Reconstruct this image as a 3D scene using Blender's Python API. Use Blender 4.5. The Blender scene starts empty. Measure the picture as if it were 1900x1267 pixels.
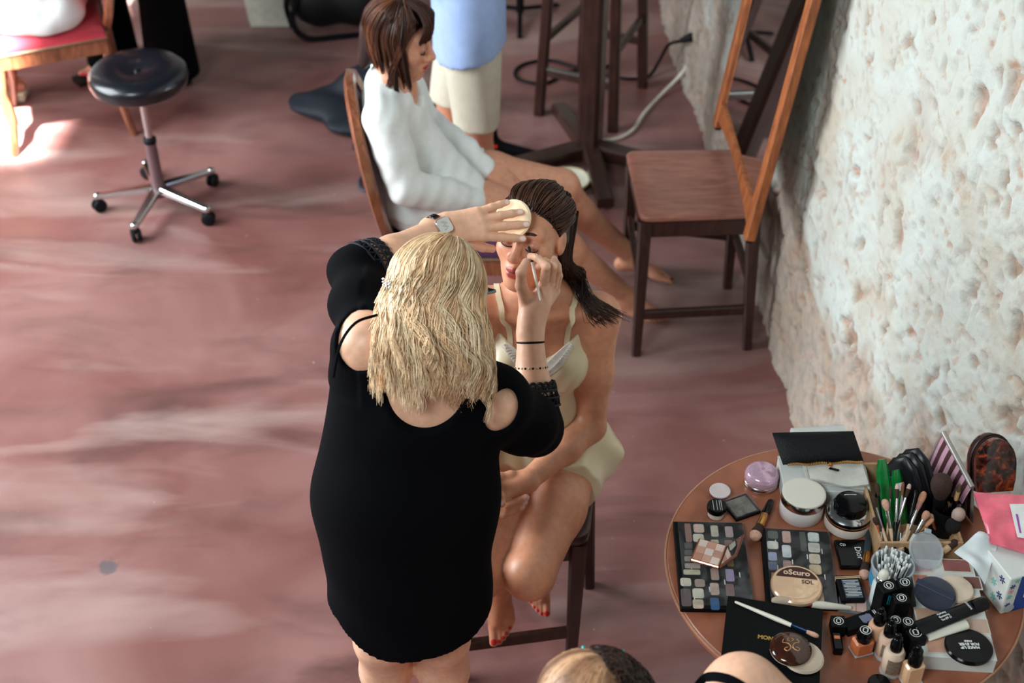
import bpy, bmesh, math, random
import numpy as np
from mathutils import Vector, Matrix

random.seed(7); np.random.seed(7)
scene = bpy.context.scene
COL = scene.collection

# ------------------------------------------------------------------ camera
PITCH = math.radians(38.5); FPX = 2640.0; CAM_H = 3.0
SN, CS = math.sin(PITCH), math.cos(PITCH)
cam_d = bpy.data.cameras.new('camera'); cam = bpy.data.objects.new('camera', cam_d); COL.objects.link(cam)
cam.location = (0, 0, CAM_H); cam.rotation_euler = (math.pi/2 - PITCH, 0, 0)
cam_d.sensor_width = 36.0; cam_d.lens = 36.0*FPX/1900.0
cam_d.clip_start = 0.05; cam_d.clip_end = 60
cam_d.dof.use_dof = True; cam_d.dof.focus_distance = 3.02; cam_d.dof.aperture_fstop = 3.2
scene.camera = cam

# ------------------------------------------------------------------ world, lights, exposure
world = bpy.data.worlds.new('world'); scene.world = world; world.use_nodes = True
bgn = world.node_tree.nodes['Background']
bgn.inputs[0].default_value = (0.80, 0.93, 1.0, 1); bgn.inputs[1].default_value = 0.095

def area(name, loc, target, sx, sy, power, color, spread=math.pi):
    l = bpy.data.lights.new(name, 'AREA'); l.shape = 'RECTANGLE'; l.size = sx; l.size_y = sy
    l.energy = power; l.color = color; l.spread = spread
    o = bpy.data.objects.new(name, l); COL.objects.link(o); o.location = loc
    d = Vector(target) - Vector(loc); o.rotation_euler = d.to_track_quat('-Z', 'Y').to_euler()
    return o
# daylight through the tall openings of the wall on the left, and the one behind the balcony
area('window_light_left', (-3.9, 3.45, 2.3), (0.0, 2.9, 0.9), 3.0, 2.6, 460, (0.90, 0.97, 1.0))
area('window_light_back', (-2.2, -0.9, 4.6), (0.0, 3.0, 0.8), 1.8, 1.4, 185, (0.88, 0.98, 1.0))
area('sun_shaft', (-2.36, 2.60, 5.0), (-2.33, 5.90, 0.0), 0.80, 1.5, 220, (0.96, 1.0, 0.98), math.radians(3.0))

vs = scene.view_settings
vs.view_transform = 'Standard'; vs.look = 'None'; vs.exposure = -0.2; vs.gamma = 1.0; vs.use_curve_mapping = False
scene.cycles.use_denoising = True
scene.cycles.max_bounces = 8

# ------------------------------------------------------------------ pixel helpers (photograph 1900 x 1267 -> world)
def PZ(x, y, z):
    u = (x-950.0)/FPX; v = (y-633.5)/FPX; d = (CAM_H-z)/(SN+v*CS)
    return Vector((u*d, d*(CS-v*SN), z))
def PY(x, y, Y):
    u = (x-950.0)/FPX; v = (y-633.5)/FPX; d = Y/(CS-v*SN)
    return Vector((u*d, Y, CAM_H-d*(SN+v*CS)))

# ------------------------------------------------------------------ materials
MATS = {}
def srgb(r, g, b):
    f = lambda c: (c/255/12.92) if c/255 <= .04045 else ((c/255+.055)/1.055)**2.4
    return (f(r), f(g), f(b), 1)
def N(nt, kind, **kw):
    n = nt.nodes.new(kind)
    for k, v in kw.items():
        if k in n.inputs: n.inputs[k].default_value = v
        else: setattr(n, k, v)
    return n
def base_mat(name):
    m = bpy.data.materials.new(name); m.use_nodes = True; MATS[name] = m
    return m, m.node_tree, m.node_tree.nodes['Principled BSDF']
def ramp(nt, stops):
    r = nt.nodes.new('ShaderNodeValToRGB'); e = r.color_ramp.elements
    while len(e) < len(stops): e.new(0.5)
    for i, (p, c) in enumerate(stops): e[i].position = p; e[i].color = c
    return r
def mat(name, col, rough=.5, metal=0.0, var=.12, scale=30.0, bump=0.0, bscale=None, trans=0.0, ior=1.45, coat=0.0, sheen=0.0, sss=0.0, alpha=1.0, stretch=None, spec=.5):
    m, nt, b = base_mat(name)
    tc = N(nt, 'ShaderNodeTexCoord')
    vec = tc.outputs['Object']
    if stretch:
        mp = N(nt, 'ShaderNodeMapping'); mp.inputs['Scale'].default_value = stretch
        nt.links.new(vec, mp.inputs[0]); vec = mp.outputs[0]
    ns = N(nt, 'ShaderNodeTexNoise', Scale=scale, Detail=4.0)
    nt.links.new(vec, ns.inputs['Vector'])
    c = Vector(col[:3])
    r = ramp(nt, [(.25, (*[max(0, x*(1-var)) for x in c], 1)), (.75, (*[min(1, x*(1+var)) for x in c], 1))])
    nt.links.new(ns.outputs['Fac'], r.inputs[0]); nt.links.new(r.outputs[0], b.inputs['Base Color'])
    b.inputs['Roughness'].default_value = rough; b.inputs['Metallic'].default_value = metal
    b.inputs['Transmission Weight'].default_value = trans; b.inputs['IOR'].default_value = ior
    b.inputs['Coat Weight'].default_value = coat; b.inputs['Sheen Weight'].default_value = sheen
    b.inputs['Subsurface Weight'].default_value = sss
    if sss: b.inputs['Subsurface Radius'].default_value = (.01, .004, .002); b.inputs['Subsurface Scale'].default_value = 1.0
    b.inputs['Alpha'].default_value = alpha; b.inputs['Specular IOR Level'].default_value = spec
    if bump:
        n2 = N(nt, 'ShaderNodeTexNoise', Scale=bscale or scale*3, Detail=5.0); nt.links.new(vec, n2.inputs['Vector'])
        bp = N(nt, 'ShaderNodeBump', Strength=bump, Distance=.004)
        nt.links.new(n2.outputs['Fac'], bp.inputs['Height']); nt.links.new(bp.outputs[0], b.inputs['Normal'])
    return m
def attr_mat(name, rough=.5, sss=0.0, bump=0.0, bscale=200.0, sheen=0.0, coat=0.0, aniso=0.0, spec=.5):
    # colour from a per-vertex attribute (strand colours, lips, nails) with a fine procedural variation
    m, nt, b = base_mat(name)
    a = N(nt, 'ShaderNodeAttribute', attribute_name='Col')
    tc = N(nt, 'ShaderNodeTexCoord')
    ns = N(nt, 'ShaderNodeTexNoise', Scale=60.0, Detail=5.0); nt.links.new(tc.outputs['Object'], ns.inputs['Vector'])
    r = ramp(nt, [(.3, (.88, .88, .88, 1)), (.7, (1.08, 1.06, 1.06, 1))]); nt.links.new(ns.outputs['Fac'], r.inputs[0])
    mx = N(nt, 'ShaderNodeMix', data_type='RGBA', blend_type='MULTIPLY'); mx.inputs[0].default_value = 1.0
    nt.links.new(a.outputs['Color'], mx.inputs[6]); nt.links.new(r.outputs[0], mx.inputs[7])
    nt.links.new(mx.outputs[2], b.inputs['Base Color'])
    b.inputs['Roughness'].default_value = rough; b.inputs['Subsurface Weight'].default_value = sss
    b.inputs['Subsurface Radius'].default_value = (.012, .005, .003); b.inputs['Subsurface Scale'].default_value = 1.0
    b.inputs['Sheen Weight'].default_value = sheen; b.inputs['Coat Weight'].default_value = coat
    b.inputs['Anisotropic'].default_value = aniso; b.inputs['Specular IOR Level'].default_value = spec
    if bump:
        n2 = N(nt, 'ShaderNodeTexNoise', Scale=bscale, Detail=4.0); nt.links.new(tc.outputs['Object'], n2.inputs['Vector'])
        bp = N(nt, 'ShaderNodeBump', Strength=bump, Distance=.002)
        nt.links.new(n2.outputs['Fac'], bp.inputs['Height']); nt.links.new(bp.outputs[0], b.inputs['Normal'])
    return m
def wood(name, c1, c2, rough=.35, stretch=(6, 6, 1.2), scale=9.0, coat=.2):
    m, nt, b = base_mat(name)
    tc = N(nt, 'ShaderNodeTexCoord'); mp = N(nt, 'ShaderNodeMapping'); mp.inputs['Scale'].default_value = stretch
    nt.links.new(tc.outputs['Object'], mp.inputs[0])
    ns = N(nt, 'ShaderNodeTexNoise', Scale=scale, Detail=6.0, Distortion=.6); nt.links.new(mp.outputs[0], ns.inputs['Vector'])
    r = ramp(nt, [(.3, c1), (.7, c2)]); nt.links.new(ns.outputs['Fac'], r.inputs[0]); nt.links.new(r.outputs[0], b.inputs['Base Color'])
    b.inputs['Roughness'].default_value = rough; b.inputs['Coat Weight'].default_value = coat; b.inputs['Coat Roughness'].default_value = .25
    bp = N(nt, 'ShaderNodeBump', Strength=.08, Distance=.002); nt.links.new(ns.outputs['Fac'], bp.inputs['Height']); nt.links.new(bp.outputs[0], b.inputs['Normal'])
    return m

# ------------------------------------------------------------------ mesh builder
class MB:
    def __init__(s): s.v = []; s.f = []; s.mi = []
    def add(s, vs, fs, mi=0):
        o = len(s.v); s.v.extend([tuple(v) for v in vs]); s.f.extend([tuple(i+o for i in f) for f in fs]); s.mi.extend([mi]*len(fs)); return s
    def box(s, c, d, M=None, mi=0, bev=0.0):
        c = Vector(c); hx, hy, hz = d[0]/2, d[1]/2, d[2]/2
        if bev > 0:
            bev = min(bev, hx*.95, hy*.95, hz*.95)
            pts = []
            for sx in (-1, 1):
                for sy in (-1, 1):
                    for sz in (-1, 1):
                        pts += [(sx*(hx-bev), sy*(hy-bev), sz*hz), (sx*(hx-bev), sy*hy, sz*(hz-bev)), (sx*hx, sy*(hy-bev), sz*(hz-bev))]
            bm = bmesh.new()
            for p in pts: bm.verts.new(p)
            bmesh.ops.convex_hull(bm, input=bm.verts); bm.verts.index_update()
            vs = [v.co.copy() for v in bm.verts]; fs = [[v.index for v in f.verts] for f in bm.faces]; bm.free()
        else:
            vs = [Vector((sx*hx, sy*hy, sz*hz)) for sx in (-1, 1) for sy in (-1, 1) for sz in (-1, 1)]
            fs = [(0, 1, 3, 2), (4, 6, 7, 5), (0, 4, 5, 1), (2, 3, 7, 6), (0, 2, 6, 4), (1, 5, 7, 3)]
        if M is not None: vs = [M @ v for v in vs]
        return s.add([v + c for v in vs], fs, mi)
    def bar(s, a, b, w, t, up=(0, 0, 1), w2=None, t2=None, mi=0, bev=0.0):
        # a squared bar from a to b, w across (perpendicular to up), t along up; may taper
        a, b = Vector(a), Vector(b); z = (b-a).normalized(); x = Vector(up).cross(z)
        if x.length < 1e-4: x = Vector((1, 0, 0)).cross(z)
        x.normalize(); y = z.cross(x)
        w2 = w if w2 is None else w2; t2 = t if t2 is None else t2
        vs = []
        for p, ww, tt in ((a, w, t), (b, w2, t2)):
            c = min(ww, tt)*.16
            for sx, sy in ((-1, -1), (1, -1), (1, 1), (-1, 1)):
                q = [(sx*(ww/2-c), sy*tt/2), (sx*ww/2, sy*(tt/2-c))]
                if sx*sy < 0: q = q
                if (sx, sy) in ((-1, -1), (1, 1)): q = q[::-1]
                for (qx, qy) in q: vs.append(p + x*qx + y*qy)
        n = 8; fs = [[i, (i+1) % n, n+(i+1) % n, n+i] for i in range(n)] + [list(range(n))[::-1], list(range(n, 2*n))]
        return s.add(vs, fs, mi)
    def lathe(s, prof, n=32, M=None, mi=0, sx=1.0, sy=1.0):
        vs = []; fs = []
        for (r, z) in prof:
            for i in range(n):
                a = 2*math.pi*i/n; vs.append(Vector((r*math.cos(a)*sx, r*math.sin(a)*sy, z)))
        for j in range(len(prof)-1):
            for i in range(n):
                k = (i+1) % n; fs.append((j*n+i, j*n+k, (j+1)*n+k, (j+1)*n+i))
        if prof[0][0] > 1e-6: fs.append(tuple(range(n))[::-1])
        if prof[-1][0] > 1e-6: fs.append(tuple(range((len(prof)-1)*n, len(prof)*n)))
        if M is not None: vs = [M @ v for v in vs]
        return s.add(vs, fs, mi)
    def tube(s, pts, r, n=8, mi=0, cap=True, flat=None):
        pts = [Vector(p) for p in pts]; m = len(pts); rs = r if hasattr(r, '__len__') else [r]*m
        t0 = (pts[1]-pts[0]).normalized(); x = t0.orthogonal().normalized() if flat is None else (Vector(flat)-t0*t0.dot(Vector(flat))).normalized()
        vs = []; fs = []
        for i, p in enumerate(pts):
            t = (pts[min(i+1, m-1)]-pts[max(i-1, 0)]).normalized()
            x = (x - t*t.dot(x)).normalized(); y = t.cross(x)
            for k in range(n):
                a = 2*math.pi*k/n; vs.append(p + (x*math.cos(a)+y*math.sin(a))*rs[i])
        for i in range(m-1):
            for k in range(n):
                q = (k+1) % n; fs.append((i*n+k, i*n+q, (i+1)*n+q, (i+1)*n+k))
        if cap: fs += [tuple(range(n))[::-1], tuple(range((m-1)*n, m*n))]
        return s.add(vs, fs, mi)
    def prism(s, poly, z0, z1, M=None, mi=0, inset=0.0):
        # poly: list of (x, y), counter-clockwise
        n = len(poly); c = sum((Vector((p[0], p[1])) for p in poly), Vector((0, 0)))/n
        rings = [(0, z0), (0, z1)] if not inset else [(inset, z0), (0, z0+inset), (0, z1-inset), (inset, z1)]
        vs = []; fs = []
        for ins, z in rings:
            for p in poly:
                q = Vector((p[0], p[1])); d = (c-q)
                if d.length > 1e-6: q = q + d.normalized()*ins
                vs.append(Vector((q.x, q.y, z)))
        for j in range(len(rings)-1):
            for i in range(n):
                k = (i+1) % n; fs.append((j*n+i, j*n+k, (j+1)*n+k, (j+1)*n+i))
        fs += [tuple(range(n))[::-1], tuple(range((len(rings)-1)*n, len(rings)*n))]
        if M is not None: vs = [M @ v for v in vs]
        return s.add(vs, fs, mi)
def link_mesh(name, me, m, parent=None):
    o = bpy.data.objects.new(name, me); COL.objects.link(o)
    for q in (m if isinstance(m, (list, tuple)) else [m]): me.materials.append(q)
    if parent is not None: o.parent = parent
    return o
def build(name, mb, m, parent=None, smooth=None, loc=None, rotz=0.0):
    me = bpy.data.meshes.new(name); me.from_pydata(mb.v, [], mb.f); me.update()
    bm = bmesh.new(); bm.from_mesh(me); bmesh.ops.recalc_face_normals(bm, faces=bm.faces); bm.to_mesh(me); bm.free()
    o = link_mesh(name, me, m, parent)
    if any(mb.mi): me.polygons.foreach_set('material_index', mb.mi)
    if smooth is not None:
        me.polygons.foreach_set('use_smooth', [True]*len(me.polygons))
        me.set_sharp_from_angle(angle=math.radians(smooth))
    if loc is not None: o.location = loc
    o.rotation_euler[2] = rotz
    return o
def tag(o, label, cat, group=None):
    o['label'] = label; o['category'] = cat
    if group: o['group'] = group
    return o
def empty(name, loc, rotz=0.0):
    o = bpy.data.objects.new(name, None); COL.objects.link(o); o.location = loc; o.rotation_euler[2] = rotz; o.empty_display_size = .02
    return o
def thing(name, label, cat, loc=(0, 0, 0), rotz=0.0, group=None):
    return tag(empty(name, loc, rotz), label, cat, group)
def struct(o): o['kind'] = 'structure'; return o
def rect_round(w, h, r, n=5):
    p = []
    for cx, cy, a0 in ((w/2-r, h/2-r, 0), (-w/2+r, h/2-r, 90), (-w/2+r, -h/2+r, 180), (w/2-r, -h/2+r, 270)):
        for i in range(n+1):
            a = math.radians(a0+90*i/n); p.append((cx+r*math.cos(a), cy+r*math.sin(a)))
    return p
def smooth_path(pts, n=8):
    # Catmull-Rom through the points
    pts = [Vector(p) for p in pts]; q = [pts[0]*2-pts[1]] + pts + [pts[-1]*2-pts[-2]]; out = []
    for i in range(1, len(q)-2):
        for j in range(n):
            t = j/n; a, b, c, d = q[i-1], q[i], q[i+1], q[i+2]
            out.append(.5*((2*b)+(c-a)*t+(2*a-5*b+4*c-d)*t*t+(3*b-a-3*c+d)*t*t*t))
    out.append(pts[-1]); return out
def text_mesh(txt, size, M, m, parent, name='lettering', depth=.0003, align='CENTER', bold=0.0, xscale=1.0):
    cu = bpy.data.curves.new('t', 'FONT'); cu.body = txt; cu.size = size; cu.align_x = align; cu.align_y = 'CENTER'; cu.extrude = depth; cu.offset = bold; cu.resolution_u = 3
    o = bpy.data.objects.new('t', cu); COL.objects.link(o)
    dg = bpy.context.evaluated_depsgraph_get(); me = bpy.data.meshes.new_from_object(o.evaluated_get(dg))
    bpy.data.objects.remove(o); bpy.data.curves.remove(cu)
    S = Matrix.Diagonal((xscale, 1, 1, 1))
    me.transform(M @ S); me.materials.clear()
    return link_mesh(name, me, m, parent)

# value noise for meshes
def vnoise(p, seed=0):
    p = np.asarray(p, dtype=np.float64); i = np.floor(p).astype(np.int64); f = p-i; f = f*f*(3-2*f)
    def h(ix, iy, iz):
        n = (ix*374761393 + iy*668265263 + iz*2147483647 + seed*1274126177) & 0xffffffff
        n = ((n ^ (n >> 13))*1274126177) & 0xffffffff
        return ((n ^ (n >> 16)) & 0xffff)/65535.0
    r = 0
    for dx in (0, 1):
        for dy in (0, 1):
            for dz in (0, 1):
                w = (f[..., 0] if dx else 1-f[..., 0])*(f[..., 1] if dy else 1-f[..., 1])*(f[..., 2] if dz else 1-f[..., 2])
                r = r + w*h(i[..., 0]+dx, i[..., 1]+dy, i[..., 2]+dz)
    return r
def fbm(p, oct=4, seed=0):
    p = np.asarray(p); r = 0; a = .5
    for o in range(oct): r = r + a*vnoise(p*(2**o), seed+o*17); a *= .5
    return r

# ------------------------------------------------------------------ the setting
def floor_material():
    m, nt, b = base_mat('polished_red_concrete')
    tc = N(nt, 'ShaderNodeTexCoord')
    def noise(sc, stretch, det=6.0, dist=.8):
        mp = N(nt, 'ShaderNodeMapping'); mp.inputs['Scale'].default_value = stretch; nt.links.new(tc.outputs['Object'], mp.inputs[0])
        n = N(nt, 'ShaderNodeTexNoise', Scale=sc, Detail=det, Distortion=dist); nt.links.new(mp.outputs[0], n.inputs['Vector']); return n.outputs['Fac']
    def mixc(f, c1, c2):
        x = N(nt, 'ShaderNodeMix', data_type='RGBA'); nt.links.new(f, x.inputs[0])
        for s, c in ((6, c1), (7, c2)):
            if isinstance(c, tuple): x.inputs[s].default_value = c
            else: nt.links.new(c, x.inputs[s])
        return x.outputs[2]
    def rmp(f, a, bb):
        r = ramp(nt, [(a, (0, 0, 0, 1)), (bb, (1, 1, 1, 1))]); nt.links.new(f, r.inputs[0]); return r.outputs[0]
    red, pink, dark, pale = srgb(120, 74, 70), srgb(146, 105, 101), srgb(82, 54, 50), srgb(180, 156, 149)
    c = mixc(rmp(noise(1.6, (1, 1, 1)), .35, .66), red, pink)
    c = mixc(rmp(noise(2.2, (.55, 1.3, 1)), .54, .76), c, dark)
    c = mixc(rmp(noise(1.2, (.42, 1.7, 1), 9.0, .9), .53, .80), c, pale)
    c = mixc(rmp(noise(2.4, (.32, 1.3, 1), 9.0, .8), .60, .88), c, pale)
    c = mixc(rmp(noise(4, (.6, 1.3, 1), 9.0, .6), .52, 1.0), c, dark)
    c = mixc(rmp(noise(60, (1, 1, 1), 2.0, 0), .76, .80), c, srgb(214, 196, 184))
    # one old grey stain in the concrete
    vd = N(nt, 'ShaderNodeVectorMath', operation='DISTANCE'); vd.inputs[1].default_value = (-1.137, 2.75, 0.0); nt.links.new(tc.outputs['Object'], vd.inputs[0])
    sw = N(nt, 'ShaderNodeMath', operation='MULTIPLY_ADD'); nt.links.new(noise(22, (1, 1, 1)), sw.inputs[0]); sw.inputs[1].default_value = .05; nt.links.new(vd.outputs['Value'], sw.inputs[2])
    sr = ramp(nt, [(.046, (.75, .75, .75, 1)), (.054, (0, 0, 0, 1))]); nt.links.new(sw.outputs[0], sr.inputs[0]); c = mixc(sr.outputs[0], c, srgb(84, 82, 88))
    nt.links.new(c, b.inputs['Base Color'])
    rr = ramp(nt, [(.3, (.30, .30, .30, 1)), (.7, (.48, .48, .48, 1))]); nt.links.new(noise(3, (.5, 1.5, 1)), rr.inputs[0]); nt.links.new(rr.outputs[0], b.inputs['Roughness'])
    bp = N(nt, 'ShaderNodeBump', Strength=.05, Distance=.003); nt.links.new(noise(9, (1, 1, 1)), bp.inputs['Height']); nt.links.new(bp.outputs[0], b.inputs['Normal'])
    return m
fm = MB(); fm.box((-2.0, 3.75, -.06), (7.0, 11.5, .12)); struct(build('floor', fm, floor_material()))

WX = [(0.2, 1.30), (1.2, 1.22), (1.9, 1.17), (2.4, 1.10), (2.9, .965), (3.34, .89), (4.0, .855), (5.06, .79), (5.87, .733), (6.6, .69), (9.4, .55)]
def wall_x(Y): return np.interp(Y, [a for a, _ in WX], [b for _, b in WX])
def make_wall():
    ys = np.concatenate([np.arange(.6, 1.8, .03), np.arange(1.8, 5.0, .0078), np.arange(5.0, 9.4, .02)])
    zs = np.concatenate([np.arange(0, 2.15, .0078), np.arange(2.15, 3.5, .03)])
    Yg, Zg = np.meshgrid(ys, zs, indexing='ij')
    P = np.stack([Yg, Zg, np.zeros_like(Yg)], -1)
    big = fbm(P*np.array([1.6, 1.3, 1]), 3, 3)-.45
    mid = fbm(P*np.array([9., 7., 1]), 4, 11)-.45
    fine = fbm(P*np.array([38., 28., 1]), 3, 23)-.45
    warp = P + .05*(np.stack([fbm(P*8, 2, 41), fbm(P*8, 2, 43), np.zeros_like(Yg)], -1)-.4)
    pit_n = fbm(warp*np.array([26., 17., 1]), 3, 57)
    dens = fbm(P*np.array([2.6, 2.0, 1]), 2, 71)
    pit = np.clip((pit_n - (.580-.16*(dens-.4)))/.030, 0, 1)
    crack = np.clip(1-np.abs(fbm(warp*np.array([7., 4., 1]), 3, 131)-.44)/.012, 0, 1)*np.clip((fbm(P*3, 2, 137)-.42)/.05, 0, 1); pit2 = np.clip((fbm(warp*np.array([52., 34., 1]), 2, 211)-(.500-.14*(dens-.4)))/.03, 0, 1); pit = np.maximum(np.maximum(pit, crack*.8), pit2*.45)
    stone = np.clip((fbm(warp*np.array([5., 4., 1]), 3, 91)-.60)/.05, 0, 1)      # larger spalled patches
    X = wall_x(Yg) + .03*Zg + .05*big + .012*mid + .005*fine + pit*.017 + stone*.007
    tn = fbm(warp*np.array([6.5, 4.6, 1]), 4, 151)*8; fr_ = tn-np.floor(tn); X += .0042*(np.floor(tn)-3+np.clip((fr_-.80)/.20, 0, 1))
    X += .004*np.abs(fbm(warp*np.array([13., 10., 1]), 2, 33)-.38)*6*.5
    V = np.stack([X, Yg, Zg], -1).reshape(-1, 3)
    ny, nz = Yg.shape; idx = np.arange(ny*nz).reshape(ny, nz)
    F = np.stack([idx[:-1, :-1], idx[:-1, 1:], idx[1:, 1:], idx[1:, :-1]], -1).reshape(-1, 4)
    me = bpy.data.meshes.new('wall_right'); me.from_pydata(V.tolist(), [], F.tolist()); me.update()
    m, nt, b = base_mat('limewashed_rubble')
    at = me.attributes.new('pit', 'FLOAT', 'POINT'); at.data.foreach_set('value', np.clip(pit*.75+stone*.22, 0, 1).reshape(-1).astype(np.float32))
    a = N(nt, 'ShaderNodeAttribute', attribute_name='pit'); tc = N(nt, 'ShaderNodeTexCoord')
    n1 = N(nt, 'ShaderNodeTexNoise', Scale=5.0, Detail=8.0, Distortion=.6); nt.links.new(tc.outputs['Object'], n1.inputs['Vector'])
    r1 = ramp(nt, [(.3, srgb(176, 168, 154)), (.46, srgb(182, 183, 175)), (.7, srgb(186, 192, 187))]); nt.links.new(n1.outputs['Fac'], r1.inputs[0])
    n2 = N(nt, 'ShaderNodeTexNoise', Scale=24.0, Detail=6.0); nt.links.new(tc.outputs['Object'], n2.inputs['Vector'])
    r2 = ramp(nt, [(.32, srgb(112, 84, 66)), (.6, srgb(162, 128, 108))]); nt.links.new(n2.outputs['Fac'], r2.inputs[0])
    # extra small crumbly spots
    r3 = ramp(nt, [(.60, (0, 0, 0, 1)), (.70, (1, 1, 1, 1))]); nt.links.new(n2.outputs['Fac'], r3.inputs[0])
    mth = N(nt, 'ShaderNodeMath', operation='MULTIPLY_ADD'); nt.links.new(r3.outputs[0], mth.inputs[0]); mth.inputs[1].default_value = .5; nt.links.new(a.outputs['Fac'], mth.inputs[2]); mth.use_clamp = True
    mx = N(nt, 'ShaderNodeMix', data_type='RGBA'); nt.links.new(mth.outputs[0], mx.inputs[0]); nt.links.new(r1.outputs[0], mx.inputs[6]); nt.links.new(r2.outputs[0], mx.inputs[7])
    # brown wall foot: some bare stone, and shade from mirror and chair painted in
    sx = N(nt, 'ShaderNodeSeparateXYZ'); nt.links.new(tc.outputs['Object'], sx.inputs[0])
    n3 = N(nt, 'ShaderNodeTexNoise', Scale=4.0, Detail=5.0); nt.links.new(tc.outputs['Object'], n3.inputs['Vector'])
    ad = N(nt, 'ShaderNodeMath', operation='MULTIPLY_ADD'); nt.links.new(n3.outputs['Fac'], ad.inputs[0]); ad.inputs[1].default_value = -.9; nt.links.new(sx.outputs['Z'], ad.inputs[2])
    r4 = ramp(nt, [(.0, (1, 1, 1, 1)), (.12, (0, 0, 0, 1))]); nt.links.new(ad.outputs[0], r4.inputs[0])
    mx2 = N(nt, 'ShaderNodeMix', data_type='RGBA'); f2 = N(nt, 'ShaderNodeMath', operation='MULTIPLY'); nt.links.new(r4.outputs[0], f2.inputs[0]); f2.inputs[1].default_value = .55
    nt.links.new(f2.outputs[0], mx2.inputs[0]); nt.links.new(mx.outputs[2], mx2.inputs[6]); nt.links.new(r2.outputs[0], mx2.inputs[7])
    nt.links.new(mx2.outputs[2], b.inputs['Base Color']); b.inputs['Roughness'].default_value = .95; b.inputs['Specular IOR Level'].default_value = .1
    n4 = N(nt, 'ShaderNodeTexNoise', Scale=70.0, Detail=6.0); nt.links.new(tc.outputs['Object'], n4.inputs['Vector'])
    bp = N(nt, 'ShaderNodeBump', Strength=.5, Distance=.006); nt.links.new(n4.outputs['Fac'], bp.inputs['Height']); nt.links.new(bp.outputs[0], b.inputs['Normal'])
    o = link_mesh('wall_right', me, m); me.polygons.foreach_set('use_smooth', [True]*len(me.polygons))
    return struct(o)
wall_right = make_wall()
M_plain = mat('pale_plaster', srgb(205, 200, 188), .9, scale=3, var=.08, bump=.3, bscale=30)
# far wall and the left wall with its two tall openings (both outside the frame; the mirror and the floor can see them)
wb = MB(); wb.box((-2.2, 9.45, 1.7), (7.4, .2, 3.4)); struct(build('wall_back', wb, M_plain))
wl = MB()
for y0, y1, z0, z1 in ((-1.9, 1.6, 0, 3.8), (5.0, 9.5, 0, 3.8), (1.6, 5.0, 0, .9), (1.6, 5.0, 3.75, 3.8)):
    wl.box((-5.1, (y0+y1)/2, (z0+z1)/2), (.2, y1-y0, z1-z0))
struct(build('wall_left', wl, M_plain))
# ------------------------------------------------------------------ furniture
M_darkwood = wood('dark_stained_wood', srgb(40, 22, 18), srgb(64, 37, 30))
M_seatwood = wood('worn_brown_seat_wood', srgb(126, 78, 64), srgb(158, 104, 88), rough=.42, stretch=(1.2, 6, 6))
M_orange = wood('orange_oiled_wood', srgb(120, 62, 30), srgb(176, 102, 54), rough=.4)
M_chairwood = wood('honey_brown_wood', srgb(112, 62, 40), srgb(158, 96, 66), rough=.25, coat=.6)
M_tablewood = wood('red_brown_tabletop', srgb(140, 80, 56), srgb(166, 100, 72), rough=.42, stretch=(2, 2, 2), scale=7)
M_edge = mat('worn_pale_wood_edge', srgb(176, 128, 102), .6)
M_bleather = mat('black_leather', srgb(16, 18, 26), .28, bump=.12, bscale=300, coat=.3)
M_chrome = mat('chrome', srgb(205, 205, 205), .18, 1.0, var=.04)
M_steel = mat('grey_steel', srgb(160, 158, 156), .35, 1.0, var=.05)
M_rubber = mat('black_rubber', srgb(13, 14, 19), .55, spec=.25)
M_black = mat('matt_black', srgb(11, 12, 16), .6, spec=.2)
M_purple = mat('purple_velvet', srgb(78, 32, 78), .7, sheen=.6, scale=80)
M_red = mat('red_velvet', srgb(176, 34, 52), .7, sheen=.4, scale=80)
M_braid = mat('gold_braid', srgb(140, 110, 84), .7, scale=300, var=.5)
m_, nt_, b_ = base_mat('mirror_glass'); b_.inputs['Metallic'].default_value = 1; b_.inputs['Roughness'].default_value = .02
_n = N(nt_, 'ShaderNodeTexNoise', Scale=3.0); _r = ramp(nt_, [(.3, (.80, .83, .83, 1)), (.7, (.86, .88, .88, 1))]); nt_.links.new(_n.outputs['Fac'], _r.inputs[0]); nt_.links.new(_r.outputs[0], b_.inputs['Base Color'])
M_mirror = m_

# --- rolling stool
c = Vector((-1.345, 4.6, 0))
t = thing('rolling_stool', 'round black leather stool on a five-armed chrome base with castors', 'stool', c)
mb = MB(); prof = [(0, .515), (.10, .512), (.150, .516), (.172, .532), (.178, .555), (.176, .575), (.160, .592), (.12, .598), (.06, .594), (.02, .584), (0, .580)]
mb.lathe(prof, 48); s_ = build('seat', mb, M_bleather, t, 60)
mb = MB(); mb.lathe([(0, .578), (.012, .579), (.010, .588), (0, .590)], 16); build('button', mb, M_bleather, s_, 60)
mb = MB(); mb.lathe([(.09, .500), (.11, .505), (.11, .514), (.0, .514)], 24); build('seat_plate', mb, M_black, t, 60)
mb = MB(); mb.lathe([(.014, .29), (.014, .51)], 20); build('piston', mb, M_chrome, t, 60)
mb = MB(); mb.lathe([(.022, .285), (.024, .29), (.024, .305), (.018, .31)], 20); build('collar', mb, M_rubber, t, 60)
mb = MB(); mb.lathe([(.034, .06), (.032, .09), (.024, .10), (.0215, .29), (.0, .29)], 24); build('column', mb, mat('mauve_grey_paint', srgb(120, 96, 100), .35, .5), t, 60)
cast = [PZ(190, 392, 0), PZ(254, 448, 0), PZ(381, 420, 0), PZ(389, 352, 0), PZ(270, 335, 0)]
a0 = math.atan2(cast[1].y-c.y, cast[1].x-c.x)
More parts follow.
